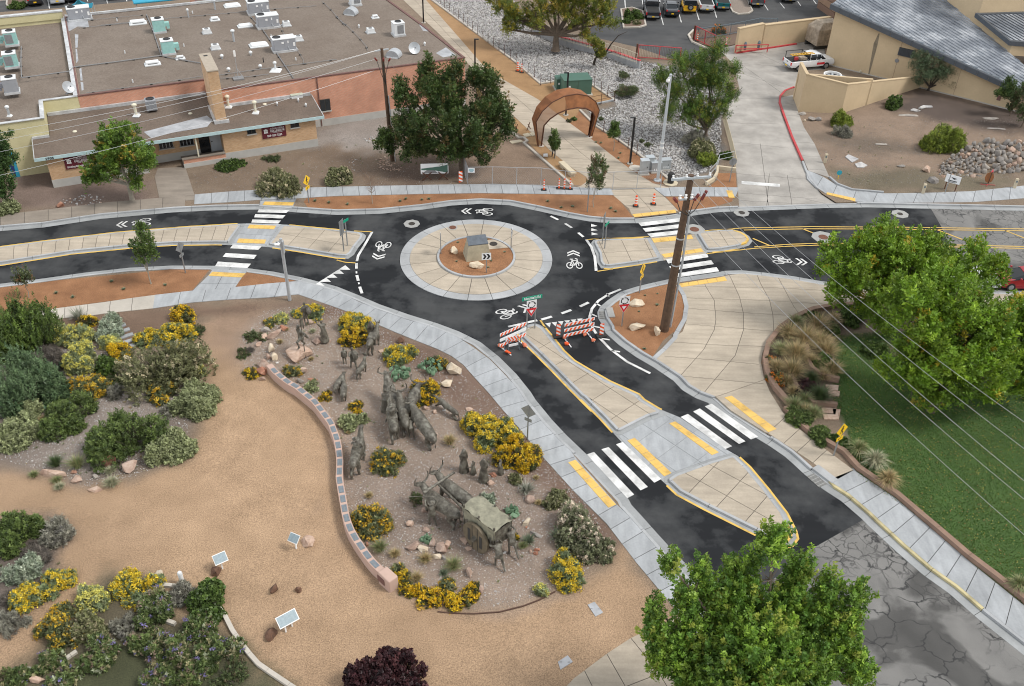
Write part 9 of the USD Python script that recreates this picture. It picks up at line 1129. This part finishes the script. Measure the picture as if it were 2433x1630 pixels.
def vehicle(kind,paint,label,c,x,y,rz,group=None):
 t=thing({'sedan':'parked_car','hatch':'parked_car','pickup':'pickup_truck','jeep':'off_road_car'}[kind],label,{'pickup':'pickup truck','jeep':'off-road car'}.get(kind,'car'),W(c,x,y,.03),rz,group);L_,w,wb={'sedan':(4.8,.92,1.42),'hatch':(4.45,.88,1.35),'pickup':(5.8,1.,1.8),'jeep':(4.2,.93,1.25)}[kind];h=L_/2;g=.62 if kind in ('pickup','jeep') else .5
 if kind=='sedan':body=[(-h,.8,.72,.42,.86),(-h+.15,.9,.8,.28,1.),(-h*.55,w,.84,.22,1.02),(0,w,.86,.22,.98),(h*.5,w,.84,.22,.95),(h-.25,.88,.74,.26,.8),(h,.76,.62,.36,.66)];cab=[(-h*.68,.8,.62,.95,1.),(-h*.38,.82,.62,.95,1.4),(0.,.82,.64,.95,1.46),(.45,.82,.62,.95,1.4),(h*.52,.8,.66,.92,.96)]
 elif kind=='hatch':body=[(-h,.78,.74,.4,.98),(-h+.12,.86,.8,.26,1.08),(-h*.5,w,.84,.22,1.),(0,w,.84,.22,.98),(h*.5,w,.82,.22,.95),(h-.25,.84,.7,.26,.82),(h,.7,.56,.36,.66)];cab=[(-h*.93,.74,.64,1.,1.1),(-h*.6,.8,.6,.98,1.38),(-.1,.82,.62,.95,1.5),(.45,.82,.6,.95,1.38),(h*.62,.8,.62,.9,.95)]
 elif kind=='jeep':body=[(-h,.82,.8,.55,1.15),(-h+.1,.86,.82,.5,1.2),(.5,.86,.82,.45,1.2),(h*.5,.76,.7,.45,1.2),(h,.66,.62,.5,1.12)];cab=[(-h+.02,.8,.76,1.15,1.85),(-h*.5,.8,.76,1.15,1.9),(.35,.8,.74,1.15,1.88),(.75,.78,.7,1.15,1.25)]
 else :body=[(-h,.92,.9,.62,1.14),(-h+.1,.98,.94,.5,1.16),(-.35,w,.95,.42,1.16),(.3,w,.95,.4,1.16),(h*.55,w,.92,.42,1.2),(h-.2,.95,.86,.45,1.12),(h,.88,.8,.5,.95)];cab=[(-.45,.88,.72,1.1,1.18),(-.38,.88,.74,1.1,1.8),(.4,.9,.76,1.1,1.86),(1.05,.88,.74,1.1,1.78),(1.75,.86,.76,1.1,1.2)]
 obj('body',loft(body),paint,t,smooth=35)
 roofm='car_black' if kind=='jeep' else paint
 k=obj('cabin_glass',loft([(y,a*1.,b,z0,z1-.05) for y,a,b,z0,z1 in cab]),'car_glass',t,smooth=25);top=[s for s in cab if s[4]>1.3];obj('roof',loft([(y,b*1.,b*.96,z1-.07,z1) for y,a,b,z0,z1 in top]),roofm,t,smooth=35)
 mb=MB()
 for y,a,b,z0,z1 in top[:1]+top[-1:]+top[len(top)//2:len(top)//2+1]:
  for s in (-1,1):mb.tube((s*(a+.01),y,z0),(s*(b+.01),y,z1-.04),.04,n=6)
 obj('roof_pillars',mb,roofm,t)
 for sx in (-1,1):
  for sy in (-wb,wb):r=.4 if g>.6 else .33;wl=obj('wheel',MB().tube((sx*(w-.2),sy,r),(sx*(w+.01),sy,r),r,n=18),'tyre',t);obj('rim',MB().tube((sx*(w-.02),sy,r),(sx*(w+.025),sy,r),r*.62,n=14),'rim',wl)
  tz=.95 if kind!='jeep' else 1.;obj('tail_light',MB().box((sx*(.76 if kind!='pickup' else .88),-h-.005+(.06 if kind!='pickup' else 0.),tz),(.22 if kind!='pickup' else .12,.1,.16 if kind!='pickup' else .34)),'tail_red',t);obj('headlight',MB().box((sx*.62,h-.05,.72 if g<.6 else .92),(.3,.12,.14)),'rim',t);obj('wing_mirror',MB().box((sx*(w+.08),.85 if kind!='jeep' else .55,1.12 if g<.6 else 1.3),(.18,.1,.14)),paint if kind!='jeep' else 'car_black',t)
 obj('rear_bumper',MB().box((0,-h-.02,.52 if g<.6 else .58),(1.55,.14,.2)),'rim' if kind=='pickup' else paint,t);obj('number_plate',MB().box((0,-h-.1,.62 if g<.6 else .6),(.34,.02,.16)),'sign_yellow',t)
 if kind=='pickup':obj('cargo_bed',MB().box((0,-1.68,1.165),(1.62,2.25,.02)),'tyre',t);obj('tailgate_handle',MB().box((0,-h-.02,1.02),(.25,.03,.07)),'tyre',t)
 if kind=='jeep':obj('spare_wheel',MB().tube((.05,-h-.02,1.),(.05,-h-.26,1.),.38,n=18).tube((.05,-h-.2,1.),(.05,-h-.28,1.),.2,n=12),'tyre',t);obj('spare_rim',MB().tube((.05,-h-.25,1.),(.05,-h-.29,1.),.22,n=12),'rim',t)
 return t
pr=math.degrees(angle('g',(425,150),(450,275)))+90;pr=math.degrees(math.atan2(*(np.array(w2('g',415,140))-w2('g',450,275))[::-1]))-90;G_='cars parked in the lot behind the basin'
def behind(c,x,y,d):p=np.array(w2(c,x,y))+d*np.array([-math.sin(math.radians(pr)),math.cos(math.radians(pr))]);return p
def park(kind,paint,label,x,y,half):p=behind('g',x,y,half);a=proj(V3(p[0],p[1],.03));return vehicle(kind,paint,label,'P',a[0],a[1],pr,G_)
park('pickup','car_black','black pickup nearest the dark green island bush',330,232,2.7);park('sedan','car_black','black sedan between black pickup and yellow off-roader',545,200,2.2);park('jeep','car_yellow','yellow off-road car with a spare wheel on its tail',738,168,2.2);park('pickup','car_white','white pickup with its tail to the lane, right of the yellow car',928,150,2.7);park('pickup','car_teal','teal pickup right of the white one',1108,128,2.7);park('pickup','car_grey','dark grey pickup right of the gravel island',1488,88,2.7);park('pickup','car_black','black truck far right in the lot, cut by the frame',1850,40,2.7)
park('sedan','car_black','dark car tip at the top edge of the lot, farthest right',2050,-2,2.2)
red=vehicle('hatch','car_red','red hatchback at the right edge on the road','6',2330,640,90);red2=vehicle('sedan','car_white','white car hidden behind the big park trees','6',1940,632,90)
lr=math.degrees(math.atan2(*(np.array(w2('h',670,0))-w2('h',685,120))[::-1]))-90
for k,p_,x,y,lb in (('sedan','car_black',505,95,'black sedan at the top left, beside the parking island'),('sedan','car_silver',812,78,'silver sedan at the top left, left of the blue awning'),('sedan','car_black',1010,45,'dark car behind the blue awning'),('sedan','car_black',1600,5,'dark car tip at the top edge above the brick roof')):
 q=np.array(w2('h',x,y))+2.2*np.array([-math.sin(math.radians(lr)),math.cos(math.radians(lr))]);a=proj(V3(q[0],q[1],.03));vehicle(k,p_,lb,'P',a[0],a[1],lr,'cars parked behind the school')
ya=math.degrees(math.atan2(*(np.array(w2('3',1000,450))-np.array(w2('3',800,470)))[::-1]))-90;pk=vehicle('pickup','car_white','white service pickup with a ladder rack, parked in the yard','3',895,450,ya);mb=MB()
for s in (-.85,.85):mb.tube((s,-2.7,1.15),(s,-2.7,1.9),.04).tube((s,-.6,1.15),(s,-.6,1.9),.04).tube((s,-2.8,1.9),(s,-.5,1.9),.04)
obj('ladder_rack',mb,'black_metal',pk);ld=MB()
for s in (.45,.85):ld.box((s,-1.5,1.98),(.06,3.,.08))
for k in range(9):ld.box((.65,-2.9+.35*k,1.98),(.4,.05,.04))
ldo=thing('ladder','yellow ladder carried on the rack of the service pickup','ladder',W('3',895,450,.03),ya);obj('ladder_frame',ld,'car_yellow',ldo);obj('lettering',MB().box((1.005,1.,.76),(.012,1.,.26)),'sign_red',pk);bx_=thing('cardboard_box','flat cardboard box in the bed of the service pickup','box',W('3',895,450,.03),ya);obj('carton',MB().box((0,-1.1,1.3),(1.2,.8,.25)),'worn_tan',bx_);rb_=thing('toolbox','small red toolbox in the bed of the service pickup','toolbox',W('3',895,450,.03),ya);obj('case',rbox((.35,.45,.35),.03,(.3,-2.,1.35)),'red_paint',rb_)
ML('stall_line','white_marking',[stripe(pts(('g',q)),.12) for q in ([(405,110),(450,278)],[(605,90),(650,252)],[(800,70),(847,224)],[(1000,50),(1042,200)],[(1575,55),(1615,117)],[(1745,30),(1797,95)],[(1945,20),(1978,68)],[(2115,0),(2150,46)],[(20,-10),(28,88)],[(212,-10),(225,62)],[(405,-20),(415,38)])]+[stripe(pts(('h',q)),.12) for q in ([(665,-10),(690,122)],[(940,0),(960,60)],[(1210,-10),(1222,25)],[(1480,-10),(1498,52)],[(1755,-10),(1765,20)])],'line',z=.036)
for c,ps,m in (('g',[(-20,180),(0,320),(180,315),(262,290),(245,215),(225,130),(100,90),(-30,110)],'mulch'),('g',[(1170,-10),(1180,80),(1215,140),(1280,168),(1400,160),(1448,130),(1380,-10)],'basin'),('h',[(-20,20),(90,15),(85,80),(140,120),(300,115),(390,70),(400,20),(395,-30),(-20,-30)],'mulch')):
 p=poly((c,ps));g_=gs('parking_island');rg=p.difference(p.buffer(-.2))
 for q in PG(CR(rg,LS(p.exterior.coords),3,.6)):obj('kerb_stone',MB().prism(q,0,.19),'pale_concrete',g_)
 obj('bed',MB().prism(p.buffer(-.205),0,.16),plain('island_gravel',(.22,.18,.15),.95,var=.3,scale=8) if m=='basin' else plain('island_soil',(.14,.095,.07),.95,var=.3,scale=6),g_)
p=poly(('3',[(95,245),(125,228),(140,210),(430,175),(435,350),(330,350),(320,330),(130,290)]));struct('dirt_island',MB().prism(p.difference(UU([drive])).buffer(-.02),0,.13),'island_soil');rl=LS(pts(('3',[(135,205),(100,240),(125,285),(240,335)])));obj('kerb_stone',MB().prism(rl.buffer(.12,cap_style=2),0,.2),'pale_concrete',gs('kerb'))
aw=thing('shade_sail','bright blue tent canopy behind the school roof','canopy',W('h',1090,130,.03));o=W('h',1090,130,.03);q=[W('h',x,y,z)-o for x,y,z in ((905,80,2.6),(920,145,2.3),(1270,110,2.4),(1290,35,2.9))];pk_=W('h',1085,-10,4.2)-o;mb=MB();n=8
for a,b in zip(q,q[1:]+q[:1]):
 for k in range(n):
  s0,s1=k/n,(k+1)/n;e0,e1=a+(b-a)*s0,a+(b-a)*s1;sag=lambda s,t_:-UP*.35*math.sin(math.pi*s)*(1-t_);R_=lambda e,s,t_:e+(pk_-e)*(t_**1.6*np.array([0,0,1])+t_*np.array([1,1,0]))+sag(s,t_)*.6
  for j in range(4):t0_,t1_=j/4,(j+1)/4;mb.quad(R_(e0,s0,t0_),R_(e1,s1,t0_),R_(e1,s1,t1_),R_(e0,s0,t1_))
obj('canopy',mb,'sky_blue_fabric',aw,smooth=60)
for a in q:obj('pole',MB().tube((a[0],a[1],0),a,.05),'white_steel',aw)
a2=thing('shade_sail','blue canopy strip at the top edge above the brick roof','canopy',W('1',1180,-20,2.6),SDEG);obj('canopy',rbox((9,2.5,.25),.1),'sky_blue_fabric',a2);obj('pole',MB().tube((-4.2,-1,-2.6),(-4.2,-1,0),.05),'white_steel',a2);obj('pole',MB().tube((4.2,-1,-2.6),(4.2,-1,0),.05),'white_steel',a2)
